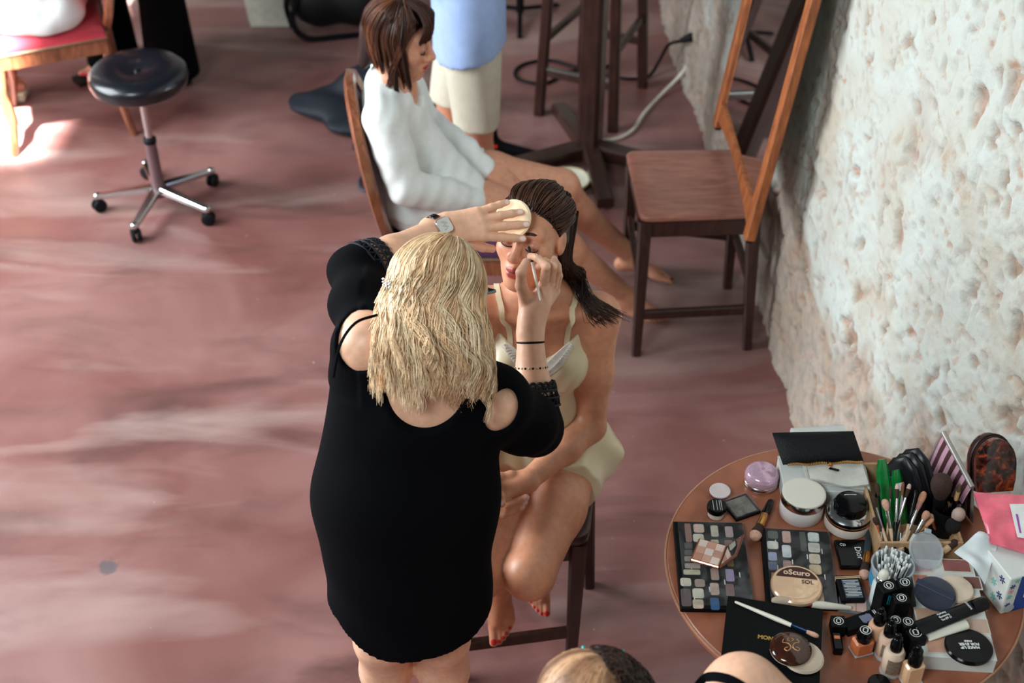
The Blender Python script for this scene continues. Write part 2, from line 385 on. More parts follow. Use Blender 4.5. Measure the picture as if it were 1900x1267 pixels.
for k in range(5):
    a = a0 + 2*math.pi*k/5; d = Vector((math.cos(a), math.sin(a), 0))
    mb = MB(); mb.bar(d*.02+Vector((0, 0, .088)), d*.235+Vector((0, 0, .066)), .040, .026, w2=.026, t2=.018)
    arm = build('arm', mb, M_chrome, t)
    mb = MB(); mb.lathe([(.013, .058), (.015, .06), (.015, .076), (.008, .08), (0, .08)], 16); e = build('arm_tip', mb, M_chrome, arm, 60); e.location = d*.232
    p = d*.232; q = Vector((-d.y, d.x, 0)); R = Matrix.Rotation(a+.6, 3, 'Z') @ Matrix.Rotation(math.pi/2, 3, 'X')
    mb = MB()
    for sgn in (-1, 1):
        mb.lathe([(0, -.008), (.020, -.008), (.026, -.004), (.026, .004), (.020, .008), (0, .008)], 20, M=Matrix.Translation(p+Vector((0, 0, .026))+(R @ Vector((0, 0, sgn*.011)))) @ R.to_4x4())
    mb.box(p+Vector((0, 0, .045)), (.022, .022, .02), M=R, bev=.004)
    build('castor', mb, M_rubber, t, 50)

# --- wooden chair / stool with a dished seat (the bride's seat and the one under the mirror)
def plank_chair(name, label, seat_poly, zs, feet, tops, rails, matseat, zt=.028, group=None):
    base = sum((Vector((f[0], f[1], 0)) for f in feet), Vector())/4
    t = thing(name, label, 'chair', base, 0, group)
    L = lambda p: Vector(p)-base
    # rounded seat from its four corners
    pts = []
    n = 4
    for i in range(4):
        p = Vector(seat_poly[i]); a = Vector(seat_poly[i-1]); b = Vector(seat_poly[(i+1) % 4])
        da = (a-p).normalized()*.035; db = (b-p).normalized()*.035
        for k in range(n+1):
            u = k/n; pts.append((p+da)*(1-u)**2 + p*2*u*(1-u) + (p+db)*u*u)
    m = len(pts); c = sum(pts, Vector((0, 0)))/m
    mb = MB(); vs = []; fs = []
    rings = [(.90, zs-zt), (.99, zs-zt*.75), (1.0, zs-zt*.3), (.985, zs-.003), (.94, zs), (.75, zs-.002), (.5, zs-.006), (.25, zs-.009)]
    for s, z in rings:
        for p in pts: q = c+(p-c)*s; vs.append(L((q.x, q.y, z)))
    for j in range(len(rings)-1):
        for i in range(m): k = (i+1) % m; fs.append((j*m+i, j*m+k, (j+1)*m+k, (j+1)*m+i))
    vs.append(L((c.x, c.y, zs-.010))); fs += [(7*m+i, 7*m+(i+1) % m, len(vs)-1) for i in range(m)]; fs.append(tuple(range(m))[::-1])
    mb.add(vs, fs); build('seat', mb, matseat, t, 50)
    for f, tp in zip(feet, tops):
        mb = MB(); mb.bar(L((*f, 0)), L((*tp, zs-zt)), .030, .030, up=(0, 1, 0), w2=.044, t2=.044); build('leg', mb, M_darkwood, t)
    for i in range(4):
        a, b = tops[i], tops[(i+1) % 4]
        mb = MB(); mb.bar(L((*a, zs-zt-.032)), L((*b, zs-zt-.032)), .022, .06); build('apron', mb, M_darkwood, t)
    for i, j, z in rails:
        def at(k): u = z/(zs-zt); return Vector((*feet[k], 0)).lerp(Vector((*tops[k], 0)), u)+Vector((0, 0, z))
        mb = MB(); mb.bar(L(at(i)), L(at(j)), .020, .034); build('rail', mb, M_darkwood, t)
    return t
plank_chair('wooden_chair', 'empty brown wooden chair with splayed legs carrying the leaning mirror', [(.405, 3.775), (.80, 3.80), (.79, 4.20), (.385, 4.19)], .50,
            [(.415, 3.70), (.79, 3.735), (.765, 4.08), (.412, 4.20)], [(.425, 3.80), (.775, 3.82), (.765, 4.15), (.41, 4.15)],
            [(0, 1, .145), (2, 3, .20), (1, 2, .24), (3, 0, .24)], M_seatwood)
plank_chair('wooden_chair', 'dark wooden chair the woman in the cream slip sits on', [(-.175, 2.40), (.19, 2.43), (.225, 2.74), (-.15, 2.72)], .455,
            [(-.152, 2.36), (.155, 2.42), (.215, 2.68), (-.13, 2.68)], [(-.145, 2.43), (.165, 2.455), (.195, 2.70), (-.125, 2.69)],
            [(0, 1, .105), (1, 2, .26), (2, 3, .18), (3, 0, .26)], M_darkwood, zt=.04)

# --- leaning mirror in an orange wooden frame, standing on the chair against the wall
t = thing('framed_mirror', 'tall mirror in an orange-brown wooden frame leaning on the rubble wall', 'mirror', (.72, 3.97, .50))
B = Vector((.72, 3.97, .50)); n0 = PY(1390, 440, 3.60); f0 = PY(1332, 232, 4.28)
ln = PY(1512, -6, 3.60); lf = f0 + (ln-n0)
up = (ln-n0).normalized(); al = (f0-n0).normalized(); nrm = al.cross(up).normalized()
if nrm.x > 0: nrm = -nrm
H_ = (ln-n0).length + .45
for a in (n0, f0):
    mb = MB(); mb.bar(a-B, a+up*H_-B, .045, .032, up=nrm); fr = build('stile', mb, M_orange, t)
    mb = MB(); mb.bar(a-up*.012-B, a-B, .030, .022, up=nrm); build('rubber_foot', mb, M_rubber, fr)
# bottom rail with a curved underside, top rail
mb = MB(); W = (f0-n0).length; vs = []; fs = []; K = 14
for i in range(K+1):
    u = i/K; x = n0 + al*(W*u); lo = .02+.045*math.sin(math.pi*u)**.7; hi = .10
    for (h, d) in ((lo, -.012), (hi, -.012), (hi, .012), (lo, .012)): vs.append(x+up*h+nrm*d-B)
for i in range(K):
    for k in range(4): q = (k+1) % 4; fs.append((i*4+k, i*4+q, i*4+4+q, i*4+4+k))
fs += [(0, 1, 2, 3), (K*4+3, K*4+2, K*4+1, K*4)]
mb.add(vs, fs); build('bottom_rail', mb, M_orange, t)
mb = MB(); mb.bar(n0+up*(H_-.03)-B, f0+up*(H_-.03)-B, .06, .03, up=nrm); build('top_rail', mb, M_orange, t)
mb = MB(); mb.add([n0+up*.09-B, f0+up*.09-B, f0+up*(H_-.05)-B, n0+up*(H_-.05)-B], [(0, 1, 2, 3)])
pts = [n0+up*.09-B, f0+up*.09-B, f0+up*(H_-.05)-B, n0+up*(H_-.05)-B]
mb = MB(); mb.add([p-nrm*.004 for p in pts]+[p+nrm*.004 for p in pts], [(0, 1, 2, 3), (7, 6, 5, 4), (0, 4, 5, 1), (1, 5, 6, 2), (2, 6, 7, 3), (3, 7, 4, 0)]); build('mirror_pane', mb, M_mirror, t)

# --- bar stool and pedestal table at the back
def bar_stool():
    feet = [PZ(1000, 212, 0), PZ(1137, 243, 0), PZ(1192, 161, 0), PZ(1080, 137, 0)]
    base = sum(feet, Vector())/4; t = thing('bar_stool', 'tall dark wooden bar stool behind the pedestal table', 'stool', base)
    tops = [base+(f-base)*.82+Vector((0, 0, .74)) for f in feet]
    for f, p in zip(feet, tops):
        mb = MB(); mb.bar(f-base, p-base, .042, .042, up=(.3, 1, 0)); build('leg', mb, M_darkwood, t)
    for i, j, z in ((0, 1, .20), (1, 2, .34), (2, 3, .22), (3, 0, .34)):
        a = feet[i].lerp(tops[i], z/.74)-base; b = feet[j].lerp(tops[j], z/.74)-base
        mb = MB(); mb.bar(a, b, .022, .034); r = build('rail', mb, M_darkwood, t)
        if i == 0:
            mb = MB(); mb.bar(a+Vector((0, 0, .019)), b+Vector((0, 0, .019)), .024, .004); build('foot_plate', mb, M_steel, r)
    mb = MB(); q = [(p-base)*1.14 for p in tops]
    mb.add([Vector((p.x, p.y, .74)) for p in q]+[Vector((p.x, p.y, .78)) for p in q], [(3, 2, 1, 0), (4, 5, 6, 7), (0, 1, 5, 4), (1, 2, 6, 5), (2, 3, 7, 6), (3, 0, 4, 7)]); build('seat', mb, M_darkwood, t)
bar_stool()
c = PZ(1093, 296, 0); t = thing('pedestal_table', 'dark wooden pedestal table with one thick post and splayed feet', 'table', c)
mb = MB(); mb.bar((0, 0, .03), (.0, 0, 1.02), .088, .088, up=(.4, 1, 0)); build('post', mb, M_darkwood, t)
for p in ((1008, 300), (1124, 380), (1178, 300), (1070, 250)):
    d = PZ(*p, .03)-c; d.z = 0; d = d.normalized()
    mb = MB(); mb.bar(Vector((0, 0, .055)), d*.38+Vector((0, 0, .035)), .075, .07, w2=.065, t2=.045); build('foot', mb, M_darkwood, t)
mb = MB(); mb.lathe([(0, 1.02), (.30, 1.02), (.31, 1.03), (.31, 1.045), (.30, 1.055), (0, 1.055)], 40); build('tabletop', mb, M_darkwood, t, 40)

# --- oval-backed chair of the woman in white
def oval_chair(name, label, base, rotz, mat_up, sw=.46, wood_m=M_chairwood):
    # local frame: +x is where the sitter faces
    t = thing(name, label, 'chair', base, rotz)
    mb = MB(); ring = []; K = 40; tilt = .20
    def bp(u, w, h, off=0.0):      # point of the oval back
        y = w*math.cos(u); z = .70+h*math.sin(u); return Vector((-.215-(z-.44)*tilt+off, y, z))
    for i in range(K): ring.append(bp(2*math.pi*i/K, .225, .255))
    vs = []; fs = []; prof = [(.030, -.008), (.026, .014), (.008, .022), (-.012, .014), (-.016, -.008), (.006, -.016)]
    for i in range(K):
        u = 2*math.pi*i/K; o = Vector((0, math.cos(u), math.sin(u)))
        for (r, x) in prof: vs.append(ring[i]+o*r+Vector((x, 0, 0)))
    P_ = len(prof)
    for i in range(K):
        for k in range(P_): q = (k+1) % P_; j = (i+1) % K; fs.append((i*P_+k, j*P_+k, j*P_+q, i*P_+q))
    mb.add(vs, fs); back = build('back_frame', mb, wood_m, t, 40)
    mb = MB(); vs = []; fs = []
    for sgn in (1, -1):
        o = len(vs); vs.append(bp(0, 0, 0, .03*sgn)+Vector((0, 0, 0)))
        for rr in (.4, .75, 1.0):
            for i in range(K): vs.append(bp(2*math.pi*i/K, .215*rr, .245*rr, sgn*.03*(1-rr**3)))
        for i in range(K): fs.append((o, o+1+i, o+1+(i+1) % K))
        for j in range(2):
            for i in range(K): a = o+1+j*K; fs.append((a+i, a+K+i, a+K+(i+1) % K, a+(i+1) % K))
    mb.add(vs, fs); build('back_cushion', mb, mat_up, back, 60)
    # seat
    mb = MB(); poly = [(-.21, -.19), (.20, -.235), (.235, -.20), (.245, 0), (.235, .20), (.20, .235), (-.21, .19)]
    mb.prism(poly, .385, .44); build('seat_rail', mb, wood_m, t, 30)
    mb = MB(); c = Vector((.02, 0)); vs = []; fs = []; m = len(poly)
    for s, z in ((.99, .44), (1.0, .455), (.96, .478), (.80, .492), (.4, .50)):
        for p in poly: q = c+(Vector(p)-c)*s; vs.append(Vector((q.x, q.y, z)))
    for j in range(4):
        for i in range(m): k = (i+1) % m; fs.append((j*m+i, j*m+k, (j+1)*m+k, (j+1)*m+i))
    fs.append(tuple(range(4*m, 5*m))); mb.add(vs, fs); cu = build('seat_cushion', mb, mat_up, t, 70)
    mb = MB(); mb.tube([Vector((p[0], p[1], .446))*1.0 for p in poly+[poly[0]]], .006, 6); build('braid', mb, M_braid, cu, 60)
    for sy in (-1, 1):
        mb = MB(); mb.tube(smooth_path([(.205, sy*.20, .42), (.225, sy*.215, .30), (.210, sy*.212, .15), (.230, sy*.215, .012), (.238, sy*.218, .0)], 6), [.030]*7+[.024]*6+[.018]*6+[.016]*6, 8); build('front_leg', mb, wood_m, t, 60)
        mb = MB(); mb.tube(smooth_path([(-.20, sy*.15, .46), (-.205, sy*.165, .36), (-.215, sy*.172, .18), (-.245, sy*.175, .0)], 6), [.022]*13+[.016]*6, 8); build('back_leg', mb, wood_m, t, 60)
    return t
oval_chair('oval_back_chair', 'wooden oval-backed chair with purple upholstery under the woman in white', (-.17, 3.83, 0), math.radians(6), M_purple)
oval_chair('oval_back_chair', 'wooden chair with a red velvet seat in the sunlight', (-1.85, 5.25, 0), math.radians(196), M_red)

# --- round table with the make-up
TZ = .75; TC = Vector((.70, 2.065, 0)); TR = .374
t = thing('round_table', 'round red-brown wooden table crowded with make-up', 'table', TC)
mb = MB(); mb.lathe([(0, TZ-.028), (TR-.012, TZ-.028), (TR-.003, TZ-.022), (TR-.001, TZ-.006), (TR-.006, TZ), (0, TZ)], 96); build('tabletop', mb, M_tablewood, t, 40)
mb = MB(); K = 96
mb.tube([Vector((math.cos(2*math.pi*i/K), math.sin(2*math.pi*i/K), 0))*(TR-.001)+Vector((0, 0, TZ-.005)) for i in range(K+1)], .0032, 6); build('worn_rim', mb, M_edge, t, 60)
mb = MB(); mb.bar((0, 0, .05), (0, 0, TZ-.02), .09, .09); build('post', mb, M_darkwood, t)
for k in range(4):
    a = math.pi/4+k*math.pi/2; d = Vector((math.cos(a), math.sin(a), 0)); mb = MB(); mb.bar(Vector((0, 0, .05)), d*.30+Vector((0, 0, .025)), .07, .06, w2=.06, t2=.04); build('foot', mb, M_darkwood, t)
# ------------------------------------------------------------------ smooth implicit bodies -> one continuous mesh
def V3(*a): return np.array(a, dtype=np.float64)
def nrm3(v): v = np.asarray(v, dtype=np.float64); return v/np.linalg.norm(v)
class SDF:
    def __init__(s): s.p = []
    def cap(s, a, b, ra, rb, k=.02, op='u', flat=None, fk=1.0):
        s.p.append(('c', np.array(a, float), np.array(b, float), ra, rb, k, op, None if flat is None else nrm3(flat), fk)); return s
    def chain(s, pts, rs, k=.02, op='u'):
        for i in range(len(pts)-1): s.cap(pts[i], pts[i+1], rs[i], rs[i+1], k, op)
        return s
    def ell(s, c, r, R=None, k=.02, op='u'):
        s.p.append(('e', np.array(c, float), np.array(r, float), np.eye(3) if R is None else np.array(R, float), k, op)); return s
    def bb(s, pad=.02):
        lo = np.full(3, 9.); hi = np.full(3, -9.)
        for p in s.p:
            if p[0] == 'c':
                if p[6] != 'u': continue
                r = max(p[3], p[4]); a = np.minimum(p[1], p[2])-r; b = np.maximum(p[1], p[2])+r
            else:
                if p[5] != 'u': continue
                r = np.abs(p[3]) @ p[2] if False else np.full(3, p[2].max()); a = p[1]-r; b = p[1]+r
            lo = np.minimum(lo, a); hi = np.maximum(hi, b)
        return lo-pad, hi+pad
    def field(s, xs, ys, zs):
        D = np.full((len(xs), len(ys), len(zs)), .5, np.float32)
        for p in s.p:
            if p[0] == 'c': r = max(p[3], p[4])*1.0; a = np.minimum(p[1], p[2])-r; b = np.maximum(p[1], p[2])+r; k, op = p[5], p[6]
            else: r = p[2].max(); a = p[1]-r; b = p[1]+r; k, op = p[4], p[5]
            m = k+.02; a = a-m; b = b+m
            i0, i1 = np.searchsorted(xs, a[0]), np.searchsorted(xs, b[0]); j0, j1 = np.searchsorted(ys, a[1]), np.searchsorted(ys, b[1]); k0, k1 = np.searchsorted(zs, a[2]), np.searchsorted(zs, b[2])
            if i0 >= i1 or j0 >= j1 or k0 >= k1: continue
            X = xs[i0:i1, None, None]; Y = ys[None, j0:j1, None]; Z = zs[None, None, k0:k1]
            if p[0] == 'c':
                A, B = p[1], p[2]; ba = B-A; L2 = max(ba@ba, 1e-10)
                px, py, pz = X-A[0], Y-A[1], Z-A[2]
                t = np.clip((px*ba[0]+py*ba[1]+pz*ba[2])/L2, 0, 1)
                qx, qy, qz = px-t*ba[0], py-t*ba[1], pz-t*ba[2]
                if p[7] is not None:
                    ax = p[7]; w = (qx*ax[0]+qy*ax[1]+qz*ax[2])*(p[8]-1); qx, qy, qz = qx+ax[0]*w, qy+ax[1]*w, qz+ax[2]*w
                d = np.sqrt(qx*qx+qy*qy+qz*qz)-(p[3]+(p[4]-p[3])*t)
            else:
                C, r3, R = p[1], p[2], p[3]; px, py, pz = X-C[0], Y-C[1], Z-C[2]
                l = [(px*R[0, i]+py*R[1, i]+pz*R[2, i])/r3[i] for i in range(3)]
                k0_ = np.sqrt(l[0]**2+l[1]**2+l[2]**2); k1_ = np.sqrt((l[0]/r3[0])**2+(l[1]/r3[1])**2+(l[2]/r3[2])**2)+1e-6
                d = k0_*(k0_-1)/k1_
            S = D[i0:i1, j0:j1, k0:k1]; d = d.astype(np.float32)
            if op == 'u': h = np.clip(.5+.5*(S-d)/k, 0, 1); S[...] = S+(d-S)*h-k*h*(1-h)
            else: d = -d; h = np.clip(.5-.5*(S-d)/k, 0, 1); S[...] = S+(d-S)*h+k*h*(1-h)
        return D
def surface_nets(D, xs, ys, zs):
    ins = D < 0
    nx, ny, nz = D.shape
    c = [ins[i:nx-1+i, j:ny-1+j, k:nz-1+k] for i in (0, 1) for j in (0, 1) for k in (0, 1)]
    cnt = sum(a.astype(np.int8) for a in c); act = (cnt > 0) & (cnt < 8)
    I, J, K = np.nonzero(act); n = len(I); idx = np.full(act.shape, -1, np.int64); idx[I, J, K] = np.arange(n)
    G = [xs, ys, zs]
    acc = np.zeros((n, 3)); w = np.zeros(n)
    corners = [(i, j, k) for i in (0, 1) for j in (0, 1) for k in (0, 1)]
    for a in corners:
        for ax in range(3):
            if a[ax]: continue
            b = list(a); b[ax] = 1
            da = D[I+a[0], J+a[1], K+a[2]].astype(np.float64); db = D[I+b[0], J+b[1], K+b[2]].astype(np.float64)
            m = (da < 0) != (db < 0); t = np.where(m, da/(da-db+1e-12), 0)
            pa = [xs[I+a[0]], ys[J+a[1]], zs[K+a[2]]]
            pb = [xs[I+b[0]], ys[J+b[1]], zs[K+b[2]]]
            for q in range(3): acc[:, q] += np.where(m, pa[q]+t*(pb[q]-pa[q]), 0)
            w += m
    V = acc/w[:, None]; F = []
    for ax in range(3):
        o = [(0, 0, 0)]; u, v = (ax+1) % 3, (ax+2) % 3
        sl0 = [slice(None)]*3; sl1 = [slice(None)]*3; sl0[ax] = slice(0, -1); sl1[ax] = slice(1, None)
        s0, s1 = ins[tuple(sl0)], ins[tuple(sl1)]
        E = np.argwhere(s0 != s1); fl = s0[s0 != s1]
        ok = (E[:, u] > 0) & (E[:, v] > 0) & (E[:, u] < D.shape[u]-1) & (E[:, v] < D.shape[v]-1); E = E[ok]; fl = fl[ok]
        def cell(du, dv): e = E.copy(); e[:, u] -= du; e[:, v] -= dv; return idx[e[:, 0], e[:, 1], e[:, 2]]
        q = np.stack([cell(1, 1), cell(0, 1), cell(0, 0), cell(1, 0)], -1); q[~fl] = q[~fl][:, ::-1]; F.append(q)
    F = np.concatenate(F); F = F[(F >= 0).all(1)]
    return V, F
def sdf_mesh(S, h, blocks=(), clip=None, disp=None, lo=None, hi=None):
    # coarse body plus finer blocks (head, hands); overlaps a little at the seams so the surface stays closed
    l, u = S.bb()
    if lo is not None: l = np.maximum(l, lo)
    if hi is not None: u = np.minimum(u, hi)
    VV, FF, off = [], [], 0
    jobs = [(l, u, h, None)] + [(np.array(a, float), np.array(b, float), hh, True) for a, b, hh in blocks]
    for n, (a, b, hh, fine) in enumerate(jobs):
        pad = hh*2 if fine else 0
        xs, ys, zs = [np.arange(a[i]-pad, b[i]+pad+hh, hh) for i in range(3)]
        D = S.field(xs, ys, zs)
        if disp is not None: D = D + disp(xs[:, None, None], ys[None, :, None], zs[None, None, :]).astype(np.float32)
        if clip is not None: D = np.maximum(D, clip(xs[:, None, None], ys[None, :, None], zs[None, None, :]).astype(np.float32))
        V, F = surface_nets(D, xs, ys, zs)
        if len(F) == 0: continue
        c = V[F].mean(1)
        if fine: keep = np.all((c > a-h) & (c < b+h), 1) if False else np.all((c >= a) & (c <= b), 1)
        else:
            keep = np.ones(len(F), bool)
            for a2, b2, _ in blocks: keep &= ~np.all((c > np.array(a2)+h*.9) & (c < np.array(b2)-h*.9), 1)
        F = F[keep]; used = np.unique(F); mp = np.full(len(V), -1, np.int64); mp[used] = np.arange(len(used)); V = V[used]; F = mp[F]
        VV.append(V); FF.append(F+off); off += len(V)
    return np.concatenate(VV), np.concatenate(FF)
def np_object(name, V, F, m, parent=None, col=None, origin=None, smooth=True):
    me = bpy.data.meshes.new(name)
    o0 = np.zeros(3) if origin is None else np.array(origin, float)
    V = np.asarray(V)-o0
    n, k = F.shape
    me.vertices.add(len(V)); me.vertices.foreach_set('co', V.astype(np.float32).ravel())
    me.loops.add(n*k); me.loops.foreach_set('vertex_index', F.astype(np.int32).ravel())
    me.polygons.add(n); me.polygons.foreach_set('loop_start', np.arange(0, n*k, k, dtype=np.int32))
    me.update(calc_edges=True); me.validate()
    if smooth: me.polygons.foreach_set('use_smooth', np.ones(len(me.polygons), bool))
    if col is not None:
        a = me.attributes.new('Col', 'FLOAT_COLOR', 'POINT'); c = np.ones((len(V), 4), np.float32); c[:, :3] = col; a.data.foreach_set('color', c.ravel())
    o = link_mesh(name, me, m, parent)
    if parent is None and origin is not None: o.location = o0
    return o
def paint(V, base, spots):
    C = np.tile(np.array(base[:3], float), (len(V), 1))
    for (c, r, col, soft) in spots:
        if isinstance(c, tuple) and c[0] == 'e':      # ellipsoid spot: centre, radii, axes
            d = np.linalg.norm(((V-c[1]) @ c[3])/c[2], axis=1)*r
        else: d = np.linalg.norm(V-np.array(c, float), axis=1)
        w = np.clip((r-d)/(soft+1e-9)+.5, 0, 1)[:, None]; C = C*(1-w)+np.array(col[:3])*w
    return C

M_skin = attr_mat('skin', .42, sss=.06, bump=.06, bscale=260, spec=.45)
M_hair = attr_mat('hair', .42, aniso=.3, spec=.32)

class Head:
    # c centre of the head, f forward (face), u up; local x is the person's own left
    def __init__(s, c, f, u, sc=1.0):
        s.c = np.array(c, float); s.f = nrm3(f); u = np.array(u, float); s.u = nrm3(u-s.f*(u@s.f)); s.r = np.cross(s.u, s.f); s.s = sc
        s.R = np.stack([s.r, s.f, s.u], 1)
    def w(s, x, y, z): return s.c + s.R @ (np.array([x, y, z])*s.s)
    def local(s, V): return ((V-s.c) @ s.R)/s.s
    def add(s, S, neck, neck_r=.052, ears=True, male=False):
        k = s.s; E = lambda c, r, kk=.02, op='u': S.ell(s.w(*c), np.array(r)*k, s.R, kk*k, op)
        C = lambda a, b, ra, rb, kk=.012, op='u': S.cap(s.w(*a), s.w(*b), ra*k, rb*k, kk*k, op)
        E((0, -.014, .034), (.073, .092, .080)); E((0, .030, -.028), (.057, .062, .082), .03)
        for x in (-1, 1):
            C((x*.052, -.002, -.052), (x*.016, .066, -.098), .020, .017, .03)
            E((x*.043, .052, -.022), (.024, .026, .024), .03)
        E((0, .070, -.100), (.019, .017, .016), .02)
        C((-.036, .070, .030), (.036, .070, .030), .017, .017, .02)
        for x in (-1, 1):
            E((x*.031, .104, .006), (.019, .018, .013), .014, 's')
            E((x*.031, .0735, .004), (.0175, .0170, .0150), .0045)
        C((0, .084, .018), (0, .108, -.026), .0080, .0122, .014)
        E((0, .106, -.030), (.0138, .0125, .0112), .008)
        for x in (-1, 1):
            E((x*.0148, .095, -.034), (.0090, .012, .0090), .007)
            E((x*.006, .104, -.043), (.0038, .006, .004), .003, 's')
        E((0, .078, -.066), (.030, .020, .022), .015)
        C((-.016, .090, -.062), (0, .0970, -.0590), .0045, .0066, .006); C((.016, .090, -.062), (0, .0970, -.0590), .0045, .0066, .006)
        C((-.012, .091, -.0735), (.012, .091, -.0735), .0072, .0072, .006)
        C((-.02, .094, -.0668), (.02, .094, -.0668), .0016, .0016, .003, 's')
        if ears:
            for x in (-1, 1):
                E((x*.074, -.010, .002), (.009, .019, .031), .008); E((x*.086, -.004, .004), (.008, .011, .020), .006, 's')
        if neck is not None: S.cap(s.w(0, -.018, -.055), neck, neck_r*k, neck_r*1.08*k, .03)
    def spots(s, lip=srgb(150, 72, 62), lid=srgb(176, 128, 108)):
        o = []
        e = lambda c, r, col, soft: o.append((('e', s.w(*c), np.array(r)*s.s, s.R), 1.0, col, soft))
        e((0, .096, -.0610), (.0245, .024, .0080), lip, .25); e((0, .094, -.0740), (.0205, .024, .0098), tuple(min(1, v*1.10) for v in lip), .25)
        e((0, .1, -.0668), (.022, .02, .0016), tuple(v*.35 for v in lip), .6)
        for x in (-1, 1): e((x*.031, .085, .005), (.018, .02, .011), lid, .5)
        return o
def strip(pts, w, m, name, parent, origin, nrm, th=.0012):
    # thin tapered band for brows, lashes, straps
    mb = MB(); pts = [Vector(p)-Vector(origin) for p in pts]; n = len(pts)
    ws = w if hasattr(w, '__len__') else [w]*n; nn = Vector(nrm).normalized(); vs = []; fs = []
    for i, p in enumerate(pts):
        t = (pts[min(i+1, n-1)]-pts[max(i-1, 0)]).normalized(); s = t.cross(nn).normalized()
        vs += [p+s*ws[i]/2-nn*th, p+s*ws[i]/2+nn*th, p-s*ws[i]/2+nn*th, p-s*ws[i]/2-nn*th]
    for i in range(n-1):
        for k in range(4): q = (k+1) % 4; fs.append((i*4+k, i*4+q, i*4+4+q, i*4+4+k))
    fs += [(3, 2, 1, 0), (n*4-4, n*4-3, n*4-2, n*4-1)]
    mb.add(vs, fs); return build(name, mb, m, parent, 60)

def finger_chain(p, d0, nrm, lens, curls):
    # joints of one finger: starts at p along d0 and curls away from nrm (the back of the hand)
    pts = [np.array(p, float)]; d = nrm3(d0); n = nrm3(nrm - d*(np.dot(nrm, d)))
    for L, c in zip(lens, curls):
        a = math.radians(c); d, n = d*math.cos(a)-n*math.sin(a), n*math.cos(a)+d*math.sin(a)
        pts.append(pts[-1]+d*L)
    return pts, d, n
class Hand:
    # wrist w, d towards the fingers, n out of the back of the hand, side +1: thumb lies along n x d, -1: along d x n
    def __init__(s, w, d, n, side, sc=.94):
        s.w = np.array(w, float); s.d = nrm3(d); s.n = nrm3(np.array(n, float)-s.d*np.dot(n, s.d)); s.t = np.cross(s.n, s.d)*side; s.s = sc; s.tips = []; s.nails = []
    def P(s, a, b, c): return s.w + (s.d*a+s.t*b+s.n*c)*s.s
    def add(s, S, fingers, thumb, arm_r=.026):
        k = s.s; mcp = [(.088, .028, .002), (.091, .009, .004), (.086, -.010, .003), (.078, -.027, 0)]
        S.cap(s.P(-.03, 0, 0), s.P(.02, .002, 0), arm_r, arm_r*.95, .02, flat=s.n, fk=1.25)
        for (a, b, c) in mcp: S.cap(s.P(.012, b*.55, 0), s.P(a, b, c), .0165*k, .0125*k, .014)
        S.cap(s.P(.03, .016, -.006), s.P(.07, -.004, -.006), .014*k, .012*k, .014)
        lens = [(.043, .026, .021), (.047, .029, .021), (.043, .027, .021), (.034, .021, .019)]
        rs = [.0100, .0102, .0096, .0086]
        for i in range(4):
            spread, c1, c2, c3 = fingers[i]
            d0 = s.d*math.cos(math.radians(spread))+s.t*math.sin(math.radians(spread))
            pts, d, n = finger_chain(s.P(*mcp[i]), d0, s.n, [l*k for l in lens[i]], (c1, c2, c3))
            r = rs[i]*k; S.chain(pts, [r*1.12, r*1.02, r*.94, r*.82], .0035)
            s.tips.append(pts[-1]+d*r*.6); s.nails.append((pts[-1]+n*r*.75-d*.002, d, n, r))
        (td, tt, tn), c1, c2 = thumb
        d0 = nrm3(s.d*td+s.t*tt+s.n*tn); bend = nrm3(np.cross(d0, s.t)) if abs(np.dot(d0, s.t)) < .95 else s.n
        b0 = s.P(.022, .020, -.010); p1 = b0+d0*.044*k
        S.cap(s.P(.01, .010, -.006), b0, .018*k, .016*k, .012); S.cap(b0, p1, .0155*k, .0118*k, .010)
        inward = nrm3(-s.t*.8+s.d*.6-s.n*.2); inward = nrm3(inward-d0*np.dot(inward, d0))
        d1 = d0*math.cos(math.radians(c1))+inward*math.sin(math.radians(c1)); p2 = p1+d1*.033*k
        d2 = d0*math.cos(math.radians(c1+c2))+inward*math.sin(math.radians(c1+c2)); p3 = p2+d2*.024*k
        S.chain([p1, p2, p3], [.0115*k, .0108*k, .0092*k], .004)
        out = nrm3(np.cross(np.cross(d2, inward), d2)); s.tips.append(p3+d2*.006); s.nails.append((p3-nrm3(inward-d2*np.dot(inward, d2))*.008*k, d2, s.n, .0092*k))
        return s
    def spots(s, col=srgb(214, 180, 170)):
        return [(('e', p, np.array([r*.58, r*.85, r*.5]), np.stack([np.cross(d, n), d, n], 1)), 1.0, col, .2) for p, d, n, r in s.nails]
    def box(s, pad=.03):
        q = np.array(s.tips+[s.P(0, .03, 0), s.P(0, -.03, 0), s.P(-.01, 0, .02), s.P(-.01, 0, -.02), s.P(.05, .04, -.02)]); return q.min(0)-pad*.6, q.max(0)+pad*.6
